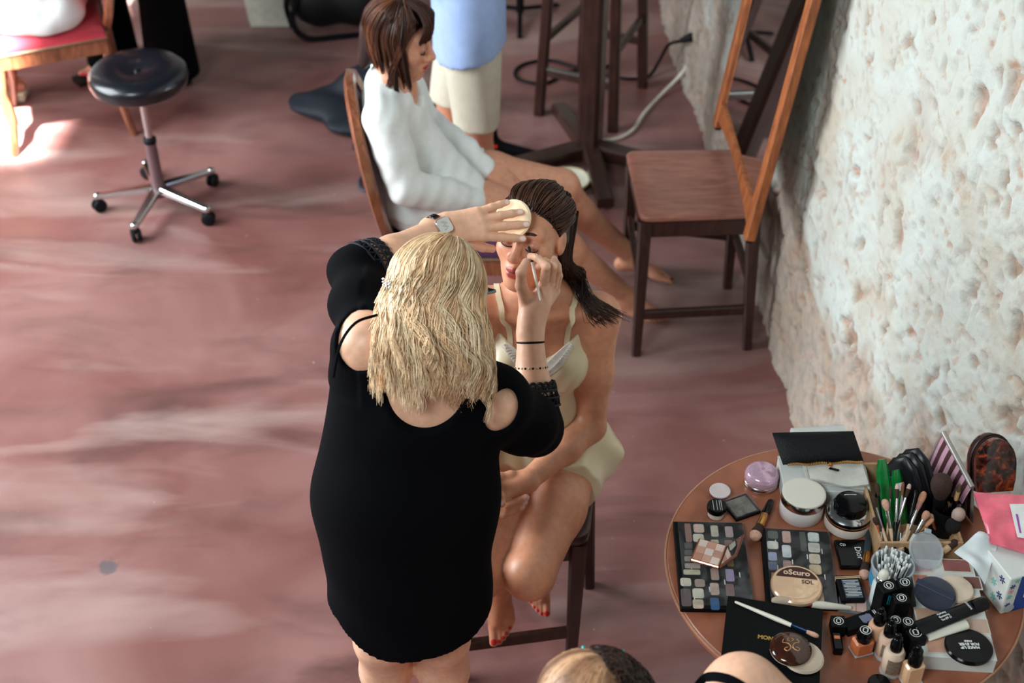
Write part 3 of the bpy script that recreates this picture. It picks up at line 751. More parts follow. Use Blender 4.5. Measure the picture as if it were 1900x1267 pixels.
class Foot:
    def __init__(s, ankle, d, up, side, sc=.95): s.a = np.array(ankle, float); s.d = nrm3(d); s.u = nrm3(np.array(up)-s.d*np.dot(up, s.d)); s.t = np.cross(s.d, s.u)*side; s.s = sc; s.nails = []   # t: towards the big toe
    def P(s, a, b, c): return s.a+(s.d*a+s.t*b+s.u*c)*s.s
    def add(s, S):
        k = s.s
        S.cap(s.P(-.035, 0, -.045), s.P(.0, 0, -.02), .027*k, .032*k, .02); S.cap(s.P(0, .002, -.012), s.P(.11, .016, -.050), .031*k, .020*k, .025)
        S.cap(s.P(-.02, -.008, -.052), s.P(.10, -.022, -.058), .022*k, .015*k, .02)
        for i, (a, b, L, r) in enumerate(((.125, .026, .042, .0125), (.132, .008, .034, .0088), (.126, -.006, .030, .0082), (.118, -.018, .026, .0078), (.106, -.030, .022, .0078))):
            p = s.P(a, b, -.057); q = s.P(a+L, b+.002*i, -.060)
            S.cap(s.P(a-.03, b*.9, -.052), p, r*1.25*k, r*1.1*k, .008); S.cap(p, q, r*1.05*k, r*k, .003); s.nails.append((q+s.u*r*k*.8, r*k))
        return s
    def spots(s, col): return [(p, r*.75, col, r*.3) for p, r in s.nails]
    def box(s): q = np.array([s.P(.19, .03, -.03), s.P(.19, -.05, -.03), s.P(-.06, .03, -.09), s.P(-.05, -.05, -.06), s.P(.1, 0, .03), s.P(.15, .04, -.08)]); return q.min(0)-.01, q.max(0)+.01

def sdf_at(S, Q):
    # the implicit value at loose points (N,3)
    Q = np.asarray(Q, float); S_ = np.full(len(Q), .5)
    for p in S.p:
        if p[0] == 'c':
            A, B = p[1], p[2]; ba = B-A; q = Q-A; t = np.clip(q@ba/max(ba@ba, 1e-10), 0, 1)[:, None]; q = q-t*ba
            if p[7] is not None: q = q+p[7]*((q@p[7])*(p[8]-1))[:, None]
            d = np.linalg.norm(q, axis=1)-(p[3]+(p[4]-p[3])*t[:, 0]); k, op = p[5], p[6]
        else:
            l = ((Q-p[1])@p[3])/p[2]; k0 = np.linalg.norm(l, axis=1); d = k0*(k0-1)/(np.linalg.norm(l/p[2], axis=1)+1e-6); k, op = p[4], p[5]
        if op == 'u': h = np.clip(.5+.5*(S_-d)/k, 0, 1); S_ = S_+(d-S_)*h-k*h*(1-h)
        else: d = -d; h = np.clip(.5-.5*(S_-d)/k, 0, 1); S_ = S_+(d-S_)*h+k*h*(1-h)
    return S_
def snap_all(S, Q, off, only_inside=False):
    # move points onto the implicit surface, 'off' outside it (or only push out those that lie inside)
    Q = np.array(Q, float); e = .003
    for _ in range(6):
        d = sdf_at(S, Q); g = np.stack([(sdf_at(S, Q+v)-sdf_at(S, Q-v))/(2*e) for v in np.eye(3)*e], 1); n = np.linalg.norm(g, axis=1)+1e-6
        st = np.clip(d-off, -.03, .03)
        if only_inside: st = np.minimum(st, 0)
        Q = Q-(st/np.maximum(n, .5)/n)[:, None]*g
    return Q
def snap(S, p, off): return Vector(snap_all(S, [list(p)], off)[0])
# ------------------------------------------------------------------ hair
def strand_mesh(paths, r, cols, sides=3):
    # paths (S,K,3), r (S,K) radii, cols (S,3) -> vertices, triangles-as-quads, colours
    P = np.asarray(paths, float); S_, K, _ = P.shape; r = np.broadcast_to(r, (S_, K))
    T = np.gradient(P, axis=1); T /= np.linalg.norm(T, axis=2, keepdims=True)+1e-9
    ref = np.tile(np.array([.31, .52, .79]), (S_, K, 1)); A = np.cross(T, ref); A /= np.linalg.norm(A, axis=2, keepdims=True)+1e-9; B = np.cross(T, A)
    rings = [P+(A*math.cos(2*math.pi*i/sides)+B*math.sin(2*math.pi*i/sides))*r[..., None] for i in range(sides)]
    V = np.stack(rings, 2).reshape(-1, 3)
    base = (np.arange(S_)[:, None, None]*K+np.arange(K-1)[None, :, None])*sides; k = np.arange(sides)[None, None, :]; q = (k+1) % sides
    F = np.stack([base+k, base+q, base+sides+q, base+sides+k], -1).reshape(-1, 4)
    C = np.repeat(np.asarray(cols), K*sides, axis=0)
    return V, F, C
def join_np(parts):
    V, F, C, o = [], [], [], 0
    for v, f, c in parts: V.append(v); F.append(f+o); C.append(c if np.ndim(c) == 2 else np.tile(np.array(c[:3]), (len(v), 1))); o += len(v)
    return np.concatenate(V), np.concatenate(F), np.concatenate(C)
def resample(P, K):
    P = np.asarray(P, float); d = np.concatenate([[0], np.cumsum(np.linalg.norm(np.diff(P, axis=0), axis=1))]); t = np.linspace(0, d[-1], K)
    return np.stack([np.interp(t, d, P[:, i]) for i in range(3)], 1)
# ------------------------------------------------------------------ people
SK_B = srgb(206, 144, 112); SK_A = srgb(228, 178, 148); SK_S = srgb(212, 150, 120)
M_dress = mat('black_jersey', srgb(6, 7, 11), .9, spec=.08, scale=400, bump=.05, bscale=900)
M_lace = mat('black_lace', srgb(14, 16, 28), .8, scale=200)
M_satin = mat('cream_satin', srgb(226, 212, 178), .30, sheen=.3, var=.05, scale=12)
M_whitelace = mat('white_lace', srgb(232, 230, 222), .6, scale=120)
M_linen = mat('white_linen', srgb(226, 230, 228), .9, var=.05, scale=60, bump=.25, bscale=40)
M_blue = mat('light_blue_shirt', srgb(150, 172, 214), .85, var=.08, scale=30, bump=.15, bscale=60)
M_khaki = mat('stone_cotton_shorts', srgb(196, 190, 172), .9, var=.06, scale=30, bump=.2, bscale=50)
M_white = mat('white_cotton', srgb(225, 226, 224), .9, var=.04, scale=30, bump=.2, bscale=30)
M_trousers = mat('black_trousers', srgb(6, 7, 10), .9, scale=100, spec=.08)
M_brow = mat('dark_hair_brow', srgb(46, 28, 22), .6)
M_shoe = mat('black_shoe', srgb(12, 12, 15), .45)

# ============ the woman in the cream slip (seated, eyes closed)
def bride():
    S = SDF(); org = (.07, 2.62, 0)
    hd = Head((.0465, 2.686, 1.1646), (-.3734, -.8598, .3483), (.1417, .3181, .9374), .93)
    hd.add(S, (.062, 2.715, 1.015), .050)
    Sh = [V3(.205, 2.685, .945), V3(-.085, 2.690, .960)]      # her left (image right), her right
    S.ell((.065, 2.70, .86), (.140, .088, .155), k=.05); S.ell((.07, 2.69, .68), (.118, .085, .15), k=.06); S.ell((.07, 2.66, .55), (.165, .115, .11), k=.06)
    for s_ in Sh: S.cap((.062, 2.705, .985), s_, .036, .046, .05)
    S.cap((.05, 2.625, .965), (.17, 2.648, .978), .008, .008, .03); S.cap((.05, 2.625, .965), (-.06, 2.65, .985), .008, .008, .03)    # collar bones
    for x in (-.004, .128): S.ell((x, 2.628, .845), (.050, .048, .052), k=.03)
    # left arm to the clasped hands
    el, wr = V3(.192, 2.605, .660), np.array(PZ(978, 893, .655))
    S.chain([Sh[0], Sh[0]*.5+el*.5, el], [.052, .043, .036], .03); S.chain([el, el*.6+wr*.4, wr], [.037, .036, .025], .02)
    el2, wr2 = V3(-.105, 2.60, .67), np.array(PZ(893, 915, .645))
    S.chain([Sh[1], Sh[1]*.5+el2*.5, el2], [.052, .043, .036], .03); S.chain([el2, el2*.6+wr2*.4, wr2], [.037, .035, .025], .02)
    pz = lambda *q: np.array(PZ(*q))
    # her left hand lies in her right; the right thumb closes over it and the right fingers wrap from below
    H1, H2 = Hand(wr, (-.8, -.45, -.05), (0, -.35, .93), -1), Hand(wr2, (.8, -.3, 0), (0, .3, -.9), -1)
    kn = [pz(936, 893, .662), pz(930, 903, .664), pz(927, 914, .660), pz(928, 926, .652)]
    for q in kn: S.cap(wr, q, .021, .013, .014)
    for q, dx in zip(kn, (0, -2, -2, 0)):
        t1, t2 = q+V3(-.036, -.006, -.010), q+V3(-.056, -.012, -.032); S.chain([q, t1, t2], [.0115, .010, .0085], .004); H1.tips += [q, t2]
    S.chain([wr+V3(-.01, .01, .0), pz(948, 884, .672), pz(926, 886, .676), pz(914, 892, .672)], [.018, .013, .0112, .0095], .008); H1.tips.append(pz(948, 884, .672))
    S.chain([wr2, pz(906, 890, .690), pz(917, 904, .692), pz(927, 921, .684), pz(931, 934, .674)], [.022, .015, .0128, .0112, .0092], .006)
    H2.nails.append((pz(931, 934, .674)+V3(0, -.004, .007), nrm3(pz(931, 934, .674)-pz(927, 921, .684)), nrm3(V3(.1, -.5, .85)), .0100)); H2.tips += [pz(931, 934, .674), pz(906, 890, .690)]
    for dy, dz, ex in ((0, 0, 0), (-9, .010, 5), (-17, .020, 8)):
        f_ = [pz(914, 950+dy, .622+dz), pz(936+ex*.5, 954+dy, .622+dz), pz(955+ex, 948+dy, .628+dz), pz(968+ex, 940+dy, .636+dz)]; S.chain([wr2]+f_, [.020, .0112, .0105, .0098, .0084], .0035)
        d_ = nrm3(f_[3]-f_[2]); n_ = nrm3(V3(.2, -.8, .5)-d_*np.dot(V3(.2, -.8, .5), d_)); H2.nails.append((f_[3]+n_*.0065, d_, n_, .0088)); H2.tips += [f_[3], f_[1]]
    # legs
    kl, kr = V3(.042, 2.275, .492), V3(-.085, 2.265, .490)
    S.chain([V3(.145, 2.63, .535), V3(.098, 2.46, .525), kl], [.088, .078, .058], .03); S.chain([V3(-.005, 2.63, .535), V3(-.05, 2.45, .525), kr], [.088, .078, .058], .03)
    S.ell(kl+V3(-.005, -.012, .01), (.046, .044, .05), k=.03)
    al, ar = V3(.062, 2.600, .172), V3(-.032, 2.425, .300)
    S.chain([kl, kl*.65+al*.35+V3(0, .02, -.005), al], [.052, .052, .031], .025); S.chain([kr, kr*.65+ar*.35+V3(0, .03, 0), ar], [.052, .052, .031], .025)
    F1 = Foot(al, (.08, -.42, -.80), (-.05, -.85, .45), 1, .88).add(S) if False else Foot(al, (.05, -.58, -.72), (-.05, -.78, .58), -1, .84).add(S)
    F2 = Foot(ar, (.05, -.66, -.50), (0, -.55, .72), 1, .88).add(S)
    hb = (hd.w(-.10, -.12, -.13), hd.w(.10, .13, .13)); hl = np.minimum(*hb); hu = np.maximum(*hb)
    hl = hd.c-np.array([.115, .14, .125]); hu = hd.c+np.array([.115, .12, .14])
    b1, b2 = H1.box(), H2.box(); hb2 = (np.minimum(b1[0], b2[0]), np.maximum(b1[1], b2[1]))
    f1, f2 = F1.box(), F2.box(); fb = (np.minimum(f1[0], f2[0]), np.maximum(f1[1], f2[1]))
    V, F = sdf_mesh(S, .006, [(hl, hu, .0019), (hb2[0], hb2[1], .002), (fb[0], fb[1], .0026)])
    red = srgb(190, 20, 34)
    C = paint(V, SK_B, hd.spots(lip=srgb(158, 70, 62), lid=srgb(190, 132, 106))+H1.spots(srgb(226, 190, 186))+H2.spots(srgb(222, 180, 176))+F1.spots(red)+F2.spots(red))
    o = np_object('person', V, F, M_skin, None, C, org); tag(o, 'seated woman in a cream satin slip with closed eyes having her make-up done', 'person')
    # brows and lashes
    for x in (-1, 1):
        pts = [hd.w(x*(.012+.040*u), .0885+.003*math.sin(3*u)-.013*u*u, .0255+.011*math.sin(math.pi*(.15+.7*u))-.004*u) for u in np.linspace(0, 1, 9)]
        strip(pts, [.0045, .0062, .0066, .0064, .006, .0052, .0042, .003, .0016], M_brow, 'eyebrow', o, org, hd.f, .0016)
        pts = [hd.w(x*.031+.0165*math.cos(a), .0905-.006*abs(math.cos(a))**2, -.0005-.0085*math.sin(a)) for a in np.linspace(.08, math.pi-.08, 11)]
        strip(pts, .0018, M_brow, 'lash_line', o, org, hd.f, .0018)
        mb = MB()
        for a in np.linspace(.15, math.pi-.15, 12):
            p = hd.w(x*.031+.0165*math.cos(a), .0895-.006*abs(math.cos(a))**2, -.001-.0085*math.sin(a)); q = hd.w(x*.031+.0185*math.cos(a), .0945-.006*abs(math.cos(a))**2, -.0025-.0108*math.sin(a))
            mb.tube([Vector(p)-Vector(org), Vector(q)-Vector(org)], [.0006, .0002], 4)
        build('eyelashes', mb, M_brow, o)
    # ---- hair: swept back from the hairline, pinned, long at the back
    HS = SDF(); HS.ell(hd.w(0, -.022, .040), np.array([.0790, .094, .0835])*.93, hd.R, .02); HS.ell(hd.w(0, -.075, .060), np.array([.055, .045, .055])*.93, hd.R, .03)
    HS.cap(hd.w(.03, -.08, -.02), hd.w(.035, -.095, -.12), .045, .035, .03)
    def clip(X, Y, Z):
        lx = ((X-hd.c[0])*hd.R[0, 0]+(Y-hd.c[1])*hd.R[1, 0]+(Z-hd.c[2])*hd.R[2, 0])/.93
        ly = ((X-hd.c[0])*hd.R[0, 1]+(Y-hd.c[1])*hd.R[1, 1]+(Z-hd.c[2])*hd.R[2, 1])/.93
        lz = ((X-hd.c[0])*hd.R[0, 2]+(Y-hd.c[1])*hd.R[1, 2]+(Z-hd.c[2])*hd.R[2, 2])/.93
        return (ly*.70-(lz-.052)*.62-.030+.06*np.abs(lx))*.9   # keep behind the hairline
    hv, hf = sdf_mesh(HS, .004, clip=clip)
    parts = [(hv, hf, srgb(30, 20, 18))]
    rng = np.random.RandomState(3); paths = []; cols = []; rad = []
    knot = np.array([.0, -.098, .085])
    for i in range(900):
        u = rng.uniform(-1, 1); a = u*1.45             # along the hairline, ear to ear
        x0 = .074*math.sin(a); z0 = .020+.062*math.cos(a)**.8 if math.cos(a) > 0 else .02
        y0 = .048*math.cos(a)+.020; st = rng.uniform(0, .55)
        p0 = np.array([x0, y0, z0]); lift = rng.uniform(.0, .008)+(.010*math.cos(a))
        P = []
        for t in np.linspace(st, 1, 14):
            q = p0*(1-t)+(knot+np.array([x0*.45, 0, -.02*abs(u)]))*t
            e = (q-np.array([0, -.022, .040]))/np.array([.0790, .094, .0835]); n = np.linalg.norm(e)
            q = np.array([0, -.022, .040])+(e/n*(1.02+.02*math.sin(i)))*np.array([.0790, .094, .0835]); q = q+e/n*lift*math.sin(math.pi*min(1, t*1.05))
            q += np.array([math.sin(t*9+u*14), 0, math.cos(t*8+u*11)])*.0028+np.array([math.sin(t*11+i), 0, math.cos(t*9+i)])*.0012
            P.append(hd.w(*q))
        paths.append(resample(P, 14)); s_ = rng.rand(); cols.append(np.array(srgb(36, 22, 17)[:3])*(1-s_)+np.array(srgb(96, 62, 46)[:3])*s_)
    paths = np.array(paths); r = np.linspace(.0013, .0010, 14)[None, :]*np.ones((len(paths), 1)); parts.append(strand_mesh(paths, r, np.array(cols)))
    # wispy curls on the crown, pins
    paths = []; cols = []
    for i in range(110):
        a = rng.uniform(-1.1, 1.1); c0 = np.array([.055*math.sin(a), -.075+.03*math.cos(a), .118-.018*a*a]); P = []
        ph = rng.uniform(0, 6); rr = rng.uniform(.004, .010)
        for t in np.linspace(0, 1, 14): P.append(hd.w(*(c0+np.array([rr*math.cos(ph+5*t)+.01*(t-.5)*math.sin(a), rr*math.sin(ph+5*t)-.02*t, .010*math.sin(2.6*t)]))))
        paths.append(P); s_ = rng.rand(); cols.append(np.array(srgb(28, 18, 17)[:3])*(1-s_)+np.array(srgb(74, 50, 40)[:3])*s_)
    parts.append(strand_mesh(np.array(paths), .0010, np.array(cols)))
    # long lengths falling behind her left ear and over the shoulder
    paths = []; cols = []
    for i in range(420):
        u = rng.rand(); w_ = rng.uniform(-1, 1); p0 = hd.w(.058+.022*u, -.03-.055*u, .075-.10*rng.rand())
        e1 = hd.w(.072+.016*u, -.05-.03*u, -.06); e2 = V3(.118+.055*u, 2.715-.02*u, 1.045-.02*w_); e3 = V3(.165+.050*rng.rand(), 2.670-.03*rng.rand(), .992+.012*w_) if i % 4 == 0 else V3(.12+.05*rng.rand(), 2.75, .94)
        e4 = e3 + (V3(.045+.02*w_, -.01, -.030) if i % 4 == 0 else V3(.01*w_, .01, -.10-.05*rng.rand()))
        P = np.array([list(p) for p in smooth_path([p0, e1, e2, e3, e4], 6)]); P = resample(P, 22)
        t = np.linspace(0, 1, 22)[:, None]; P = P + .5*t*np.stack([np.sin(t[:, 0]*12+i*.15), np.cos(t[:, 0]*10+i*.11), np.sin(t[:, 0]*9+i*.2)], 1)*.006
        paths.append(P); s_ = rng.rand()**1.5; cols.append(np.array(srgb(26, 17, 16)[:3])*(1-s_)+np.array(srgb(88, 58, 46)[:3])*s_)
    paths = np.array(paths); PP = paths[:, 9:].reshape(-1, 3); paths[:, 9:] = snap_all(S, PP, .003, True).reshape(len(paths), -1, 3)
    parts.append(strand_mesh(paths, np.linspace(.0013, .0005, 22)[None, :], np.array(cols)))
    # her right side, behind the neck
    paths = []; cols = []
    for i in range(160):
        u = rng.rand(); P = np.array([list(p) for p in smooth_path([hd.w(-.06, -.04-.05*u, .05), hd.w(-.070, -.06-.03*u, -.05), V3(-.02+.05*u, 2.775, 1.0), V3(.0+.06*u, 2.80, .88+.05*rng.rand())], 6)]); P = resample(P, 18)
        paths.append(P); s_ = rng.rand()**1.5; cols.append(np.array(srgb(26, 17, 16)[:3])*(1-s_)+np.array(srgb(84, 56, 44)[:3])*s_)
    parts.append(strand_mesh(np.array(paths), .0012, np.array(cols)))
    Vh, Fh, Ch = join_np(parts); hob = np_object('hair', Vh, Fh, M_hair, o, Ch, org); hob['label'] = 'dark brown hair swept back and pinned, long at the back'
    # ---- slip: camisole and shorts
    D = SDF()
    D.ell((.065, 2.698, .86), (.147, .098, .155), k=.05); D.ell((.07, 2.685, .68), (.132, .100, .16), k=.06); D.ell((.07, 2.655, .56), (.180, .128, .110), k=.06)
    for x in (-.004, .128): D.ell((x, 2.628, .838), (.056, .054, .058), k=.04)
    D.cap((.145, 2.63, .535), (.112, 2.50, .532), .100, .098, .03); D.cap((-.005, 2.63, .535), (-.03, 2.50, .532), .100, .098, .03)
    D.cap((.235, 2.66, .56), (.245, 2.62, .55), .02, .03, .05)      # loose flap at the hip
    def clip2(X, Y, Z):
        xx = X-.062
        neck = Z-(.862+.62*np.abs(xx)**1.0*1.15)               # V neck
        arm = (np.abs(xx)-(.128+.0*Z))*1.0
        armh = np.where(Z > .80, np.abs(xx)-(.155-.42*(Z-.80)), -1)
        back = np.where(Y > 2.70, Z-.88, -1)
        hem = -(Y-2.497-.18*(np.abs(X-.06)-.05))*.9-0*Z
        return np.maximum(np.maximum(neck, armh), np.maximum(hem, np.maximum(back, -(Z-.462))))
    dv = lambda X, Y, Z: .0035*np.sin(60*Z+38*X+4*np.sin(20*X))*np.where(Z < .80, 1, .25)+.002*np.sin(95*X-50*Z)
    V, F = sdf_mesh(D, .0048, clip=clip2, disp=dv); ob = np_object('satin_slip', V, F, M_satin, o, None, org); ob['label'] = 'cream satin camisole and shorts'
    # straps and the lace of the V neck
    for pts in ([(.128, 2.585, .895), (.133, 2.603, .925), (.138, 2.625, .962), (.142, 2.662, .988), (.144, 2.70, .985), (.14, 2.75, .95)], [(-.004, 2.585, .895), (-.010, 2.603, .925), (-.020, 2.625, .970), (-.028, 2.66, .997), (-.030, 2.70, .993), (-.03, 2.75, .95)],
                [(.155, 2.75, .94), (.172, 2.71, .985), (.176, 2.675, .982)]):
        P = [snap(S, p, .002) for p in smooth_path(pts, 6)]; strip(P, .013, M_satin, 'shoulder_strap', o, org, (0, -.6, .8), .0014)
    for sx in (-1, 1):
        P = [Vector((.062+sx*(.010+.066*u), 2.585-.010*math.sin(math.pi*u)+.018*u, .845+.078*u)) for u in np.linspace(0, 1, 9)]
        strip(P, [.020, .026, .030, .030, .030, .028, .024, .018, .012], M_whitelace, 'lace_trim', o, org, (sx*.15, -.85, .5), .0016)
        mb = MB()
        for i in range(16):
            u = i/15; p = Vector((.062+sx*(.013+.066*u), 2.5815-.010*math.sin(math.pi*u)+.018*u, .840+.078*u))-Vector(org)
            mb.tube([p+Vector((.006*math.cos(a), 0, .006*math.sin(a))) for a in np.linspace(0, 2*math.pi, 9)], .0009, 4)
        build('lace_loops', mb, M_whitelace, o)
    return o, hd
BR, BHD = bride()

# ============ the make-up artist (standing, back to the camera)
def artist():
    S = SDF(); org = (-.22, 2.12, 0)
    hd = Head((-.146, 2.290, 1.288), (.42, .83, -.36), (.10, .36, .92), .97)
    hd.add(S, (-.160, 2.205, 1.205), .052)
    SL, SR = V3(-.283, 2.195, 1.248), V3(-.035, 2.20, 1.098); EL, WL = V3(-.322, 2.425, 1.258), V3(-.150, 2.592, 1.258); ER, WR = V3(.046, 2.365, .885), V3(.040, 2.497, 1.070)
    S.ell((-.185, 2.185, 1.09), (.150, .095, .15), k=.05); S.ell((-.215, 2.18, .95), (.140, .10, .14), k=.06); S.ell((-.225, 2.17, .84), (.170, .12, .14), k=.06)
    S.cap((-.165, 2.185, 1.20), SL, .052, .056, .05); S.cap((-.165, 2.185, 1.19), SR, .052, .056, .05)
    S.chain([SL, SL*.5+EL*.5, EL], [.058, .050, .040], .03); S.chain([EL, EL*.62+WL*.38, WL], [.041, .038, .026], .02)
    S.chain([SR, SR*.5+ER*.5, ER], [.058, .050, .042], .03); S.chain([ER, ER*.62+WR*.38, WR], [.042, .039, .026], .02)
    # left hand flat on the pad, right hand pinching the brush
    HL = Hand(WL, (.985, .06, .06), (-.20, -.80, .56), -1, .98); HL.add(S, [(8, 8, 6, 6), (0, 6, 8, 6), (-6, 6, 8, 6), (-14, 8, 10, 8)], ((.80, .45, -.45), 5, 10), .0255)
    HR = Hand(WR, (.10, .30, .94), (.22, -.90, .36), -1, .92)
    def fj(*q): return [np.array(PY(x, y, Y)) for x, y, Y in q]
    FJ = [fj((1009, 527, 2.528), (1013, 494, 2.500), (997, 478, 2.518), (984, 475, 2.540)), fj((1019, 527, 2.540), (1026, 494, 2.520), (1012, 485, 2.552), (999, 494, 2.570)),
          fj((1026, 532, 2.556), (1034, 500, 2.545), (1026, 487, 2.572), (1014, 492, 2.586)), fj((1030, 541, 2.572), (1037, 512, 2.574), (1035, 493, 2.580), (1028, 479, 2.588))]
    TJ = fj((978, 560, 2.520), (967, 530, 2.508), (967, 505, 2.508), (976, 486, 2.528))
    S.cap(WR-(WR-ER)*.1, (WR+FJ[1][0])*.5, .0255, .027, .02, flat=HR.n, fk=1.2)
    for k_, fjn in enumerate(FJ): S.cap(WR*.8+fjn[0]*.2, fjn[0], .0175, .0120, .014)
    S.cap(WR, TJ[0], .022, .019, .014); S.chain(TJ, [.0175, .0125, .0112, .0090], .006)
    for fjn, r_ in zip(FJ, (.0090, .0092, .0088, .0078)): S.chain(fjn, [r_*1.15, r_*1.08, r_*.95, r_*.82], .0035)
    for fjn, r_ in zip(FJ+[TJ], (.0085, .0085, .0082, .0074, .009)):
        d_ = nrm3(fjn[3]-fjn[2]); n_ = nrm3(V3(0, -.8, .6)-d_*np.dot(V3(0, -.8, .6), d_)); HR.tips.append(fjn[3]+d_*r_); HR.nails.append((fjn[3]+n_*r_*.75, d_, n_, r_))
        HR.tips.append(fjn[0]); HR.tips.append(fjn[1])
    # legs
    for x, kx in ((-.295, -.292), (-.155, -.158)):
        S.chain([V3(x, 2.13, .78), V3(kx, 2.085, .49), V3(kx, 2.10, .36), V3(kx, 2.13, .10)], [.090, .060, .056, .036], .025)
        S.cap((kx, 2.12, .05), (kx+.02, 2.27, .035), .038, .032, .03)
    bl, br = HL.box(), HR.box()
    V, F = sdf_mesh(S, .006, [(bl[0], bl[1], .0019), (br[0], br[1], .0019)])
    C = paint(V, SK_A, HL.spots(srgb(236, 214, 206))+HR.spots(srgb(226, 190, 178))+[(WR, .14, srgb(198, 138, 108), .12)])
    C = paint(V, SK_A, HL.spots(srgb(240, 216, 206))+HR.spots(srgb(222, 180, 162)))
    o = np_object('person', V, F, M_skin, None, C, org); tag(o, 'blonde make-up artist in a black dress standing with her back to the camera', 'person')
    # ---- dress
    D = SDF()
    D.ell((-.185, 2.185, 1.085), (.158, .106, .155), k=.05); D.ell((-.212, 2.175, .99), (.176, .118, .16), k=.06); D.ell((-.226, 2.165, .87), (.190, .135, .15), k=.08)
    D.cap((-.226, 2.14, .84), (-.224, 2.090, .52), .186, .178, .06, flat=(0, 1, 0), fk=1.38)
    D.cap((-.165, 2.185, 1.195), SL, .060, .066, .05); D.cap((-.165, 2.185, 1.185), SR, .060, .066, .05)
    mL = SL*.45+EL*.55; D.chain([SL, mL, EL+V3(-.004, 0, -.004)], [.064, .062, .056], .03); eL = EL*.86+WL*.14; D.cap(EL, eL, .058, .052, .02)
    mR = SR*.4+ER*.6; D.chain([SR, mR+V3(.01, -.01, -.01), ER+V3(.004, -.006, -.014)], [.068, .068, .062], .035); eR = ER*.72+WR*.28; D.cap(ER, eR, .064, .054, .02)
    D.cap((-.300, 2.195, 1.16), (-.312, 2.18, .95), .064, .056, .05)
    # neckline and the two shoulder cut-outs
    D.cap((-.185, 2.13, 1.30), (-.168, 2.075, 1.205), .100, .088, .006, 's', flat=(0, 1, .3), fk=.8)
    D.ell((-.165, 2.20, 1.36), (.10, .12, .13), k=.01, op='s')
    cl = V3(-.292, 2.155, 1.290); D.ell(cl, (.052, .075, .060), nrm_frame(V3(.35, -.3, .75)), .006, 's')
    cr = V3(-.020, 2.135, 1.118); D.ell(cr, (.034, .075, .048), nrm_frame(V3(.25, .2, .95)), .006, 's')
    def clip(X, Y, Z):
        hem = -(Z-(.548+.055*np.clip(np.abs(X+.21)/.17, 0, 1)**2+.010*np.sin(26*X)))
        cuffL = ((X-eL[0])*(WL-EL)[0]+(Y-eL[1])*(WL-EL)[1]+(Z-eL[2])*(WL-EL)[2])/np.linalg.norm(WL-EL)
        cuffL = np.where((np.abs(X-eL[0]) < .13) & (Y > 2.36) & (Z > 1.16), cuffL, -1)
        a = (WR-ER)/np.linalg.norm(WR-ER); cuffR = (X-eR[0])*a[0]+(Y-eR[1])*a[1]+(Z-eR[2])*a[2]
        cuffR = np.where((Y > 2.30) & (X > -.06) & (Z > .85), cuffR, -1)
        return np.maximum(hem, np.maximum(cuffL, cuffR))
    dv = lambda X, Y, Z: .003*np.sin(30*X+12*Z+3*np.sin(9*Z))*np.clip((1.0-Z)/.4, 0, 1)+.0035*np.sin(70*(Y*.7+Z*.2))*np.where((X < -.30) & (Z > 1.15), 1, 0)
    V, F = sdf_mesh(D, .0058, clip=clip, disp=dv); d = np_object('dress', V, F, M_dress, o, None, org); d['label'] = 'loose black dress with cut-out shoulders'
    # ---- lace cuffs: scalloped openwork bands
    for (c0, ax, r0, n_) in ((eL, nrm3(WL-EL), .056, 20), (eR, nrm3(WR-ER), .058, 20)):
        x = nrm3(np.cross(ax, V3(.2, .3, .9))); y = np.cross(ax, x); mb = MB()
        def ringpt(a, h, r): return Vector(c0+ax*h+(x*math.cos(a)+y*math.sin(a))*r-np.array(org))
        K = 60
        for h, r in ((-.022, r0+.004), (-.004, r0+.002), (.012, r0-.003)): mb.tube([ringpt(2*math.pi*i/K, h, r) for i in range(K+1)], .0028, 6, cap=False)
        for j in range(n_):
            a0 = 2*math.pi*j/n_; da = math.pi/n_
            mb.tube([ringpt(a0+da*1.05*math.cos(u), .016+.014*math.sin(u), r0-.004-.004*math.sin(u)) for u in np.linspace(0, math.pi, 9)], .0034, 5)
            mb.tube([ringpt(a0+da*.5*math.cos(u), .016+.006*math.sin(u), r0-.004) for u in np.linspace(0, 2*math.pi, 8)], .002, 5)
            for q in (-1, 1): mb.tube([ringpt(a0+q*da, -.022, r0+.004), ringpt(a0, -.004, r0+.002), ringpt(a0-q*da, .012, r0-.003)], .0016, 4)
        build('lace_cuff', mb, M_lace, o, 60)
    # thin bra strap in the left cut-out and one beside the right
    for ps in ([PY(619, 700, 2.135), PY(632, 640, 2.128), PY(660, 600, 2.142), PY(700, 585, 2.175)], [PY(838, 782, 2.075), PY(856, 758, 2.080), PY(868, 740, 2.09)]):
        P = smooth_path([(p.x, p.y-.004, p.z+.004) for p in ps], 6); mb = MB(); mb.tube([p-Vector(org) for p in P], .0028, 6); build('bra_strap', mb, M_dress, o, 60)
    # ---- hair: wavy blonde bob
    rng = np.random.RandomState(11); sc = .97
    RX, RF, RU = .092, .110, .100; cl0 = np.array([0, -.016, .030])
    base = SDF(); base.ell(hd.w(*cl0), np.array([RX-.012, RF-.014, RU-.012])*sc, hd.R, .02)
    base.cap(hd.w(0, -.06, .0), V3(-.160, 2.165, 1.19), .074, .070, .03, flat=(0, 1, 0), fk=1.7); base.cap(hd.w(.06, -.03, -.02), V3(-.225, 2.19, 1.22), .026, .020, .03); base.cap(hd.w(-.06, -.03, -.02), V3(-.085, 2.21, 1.19), .026, .020, .03)
    bv, bf = sdf_mesh(base, .006); parts = [(bv, bf, srgb(150, 108, 76))]
    light, mid, dark = np.array(srgb(254, 233, 198)[:3]), np.array(srgb(238, 196, 150)[:3]), np.array(srgb(162, 113, 78)[:3])
    paths, cols, rads = [], [], []; K = 30; NC = 84
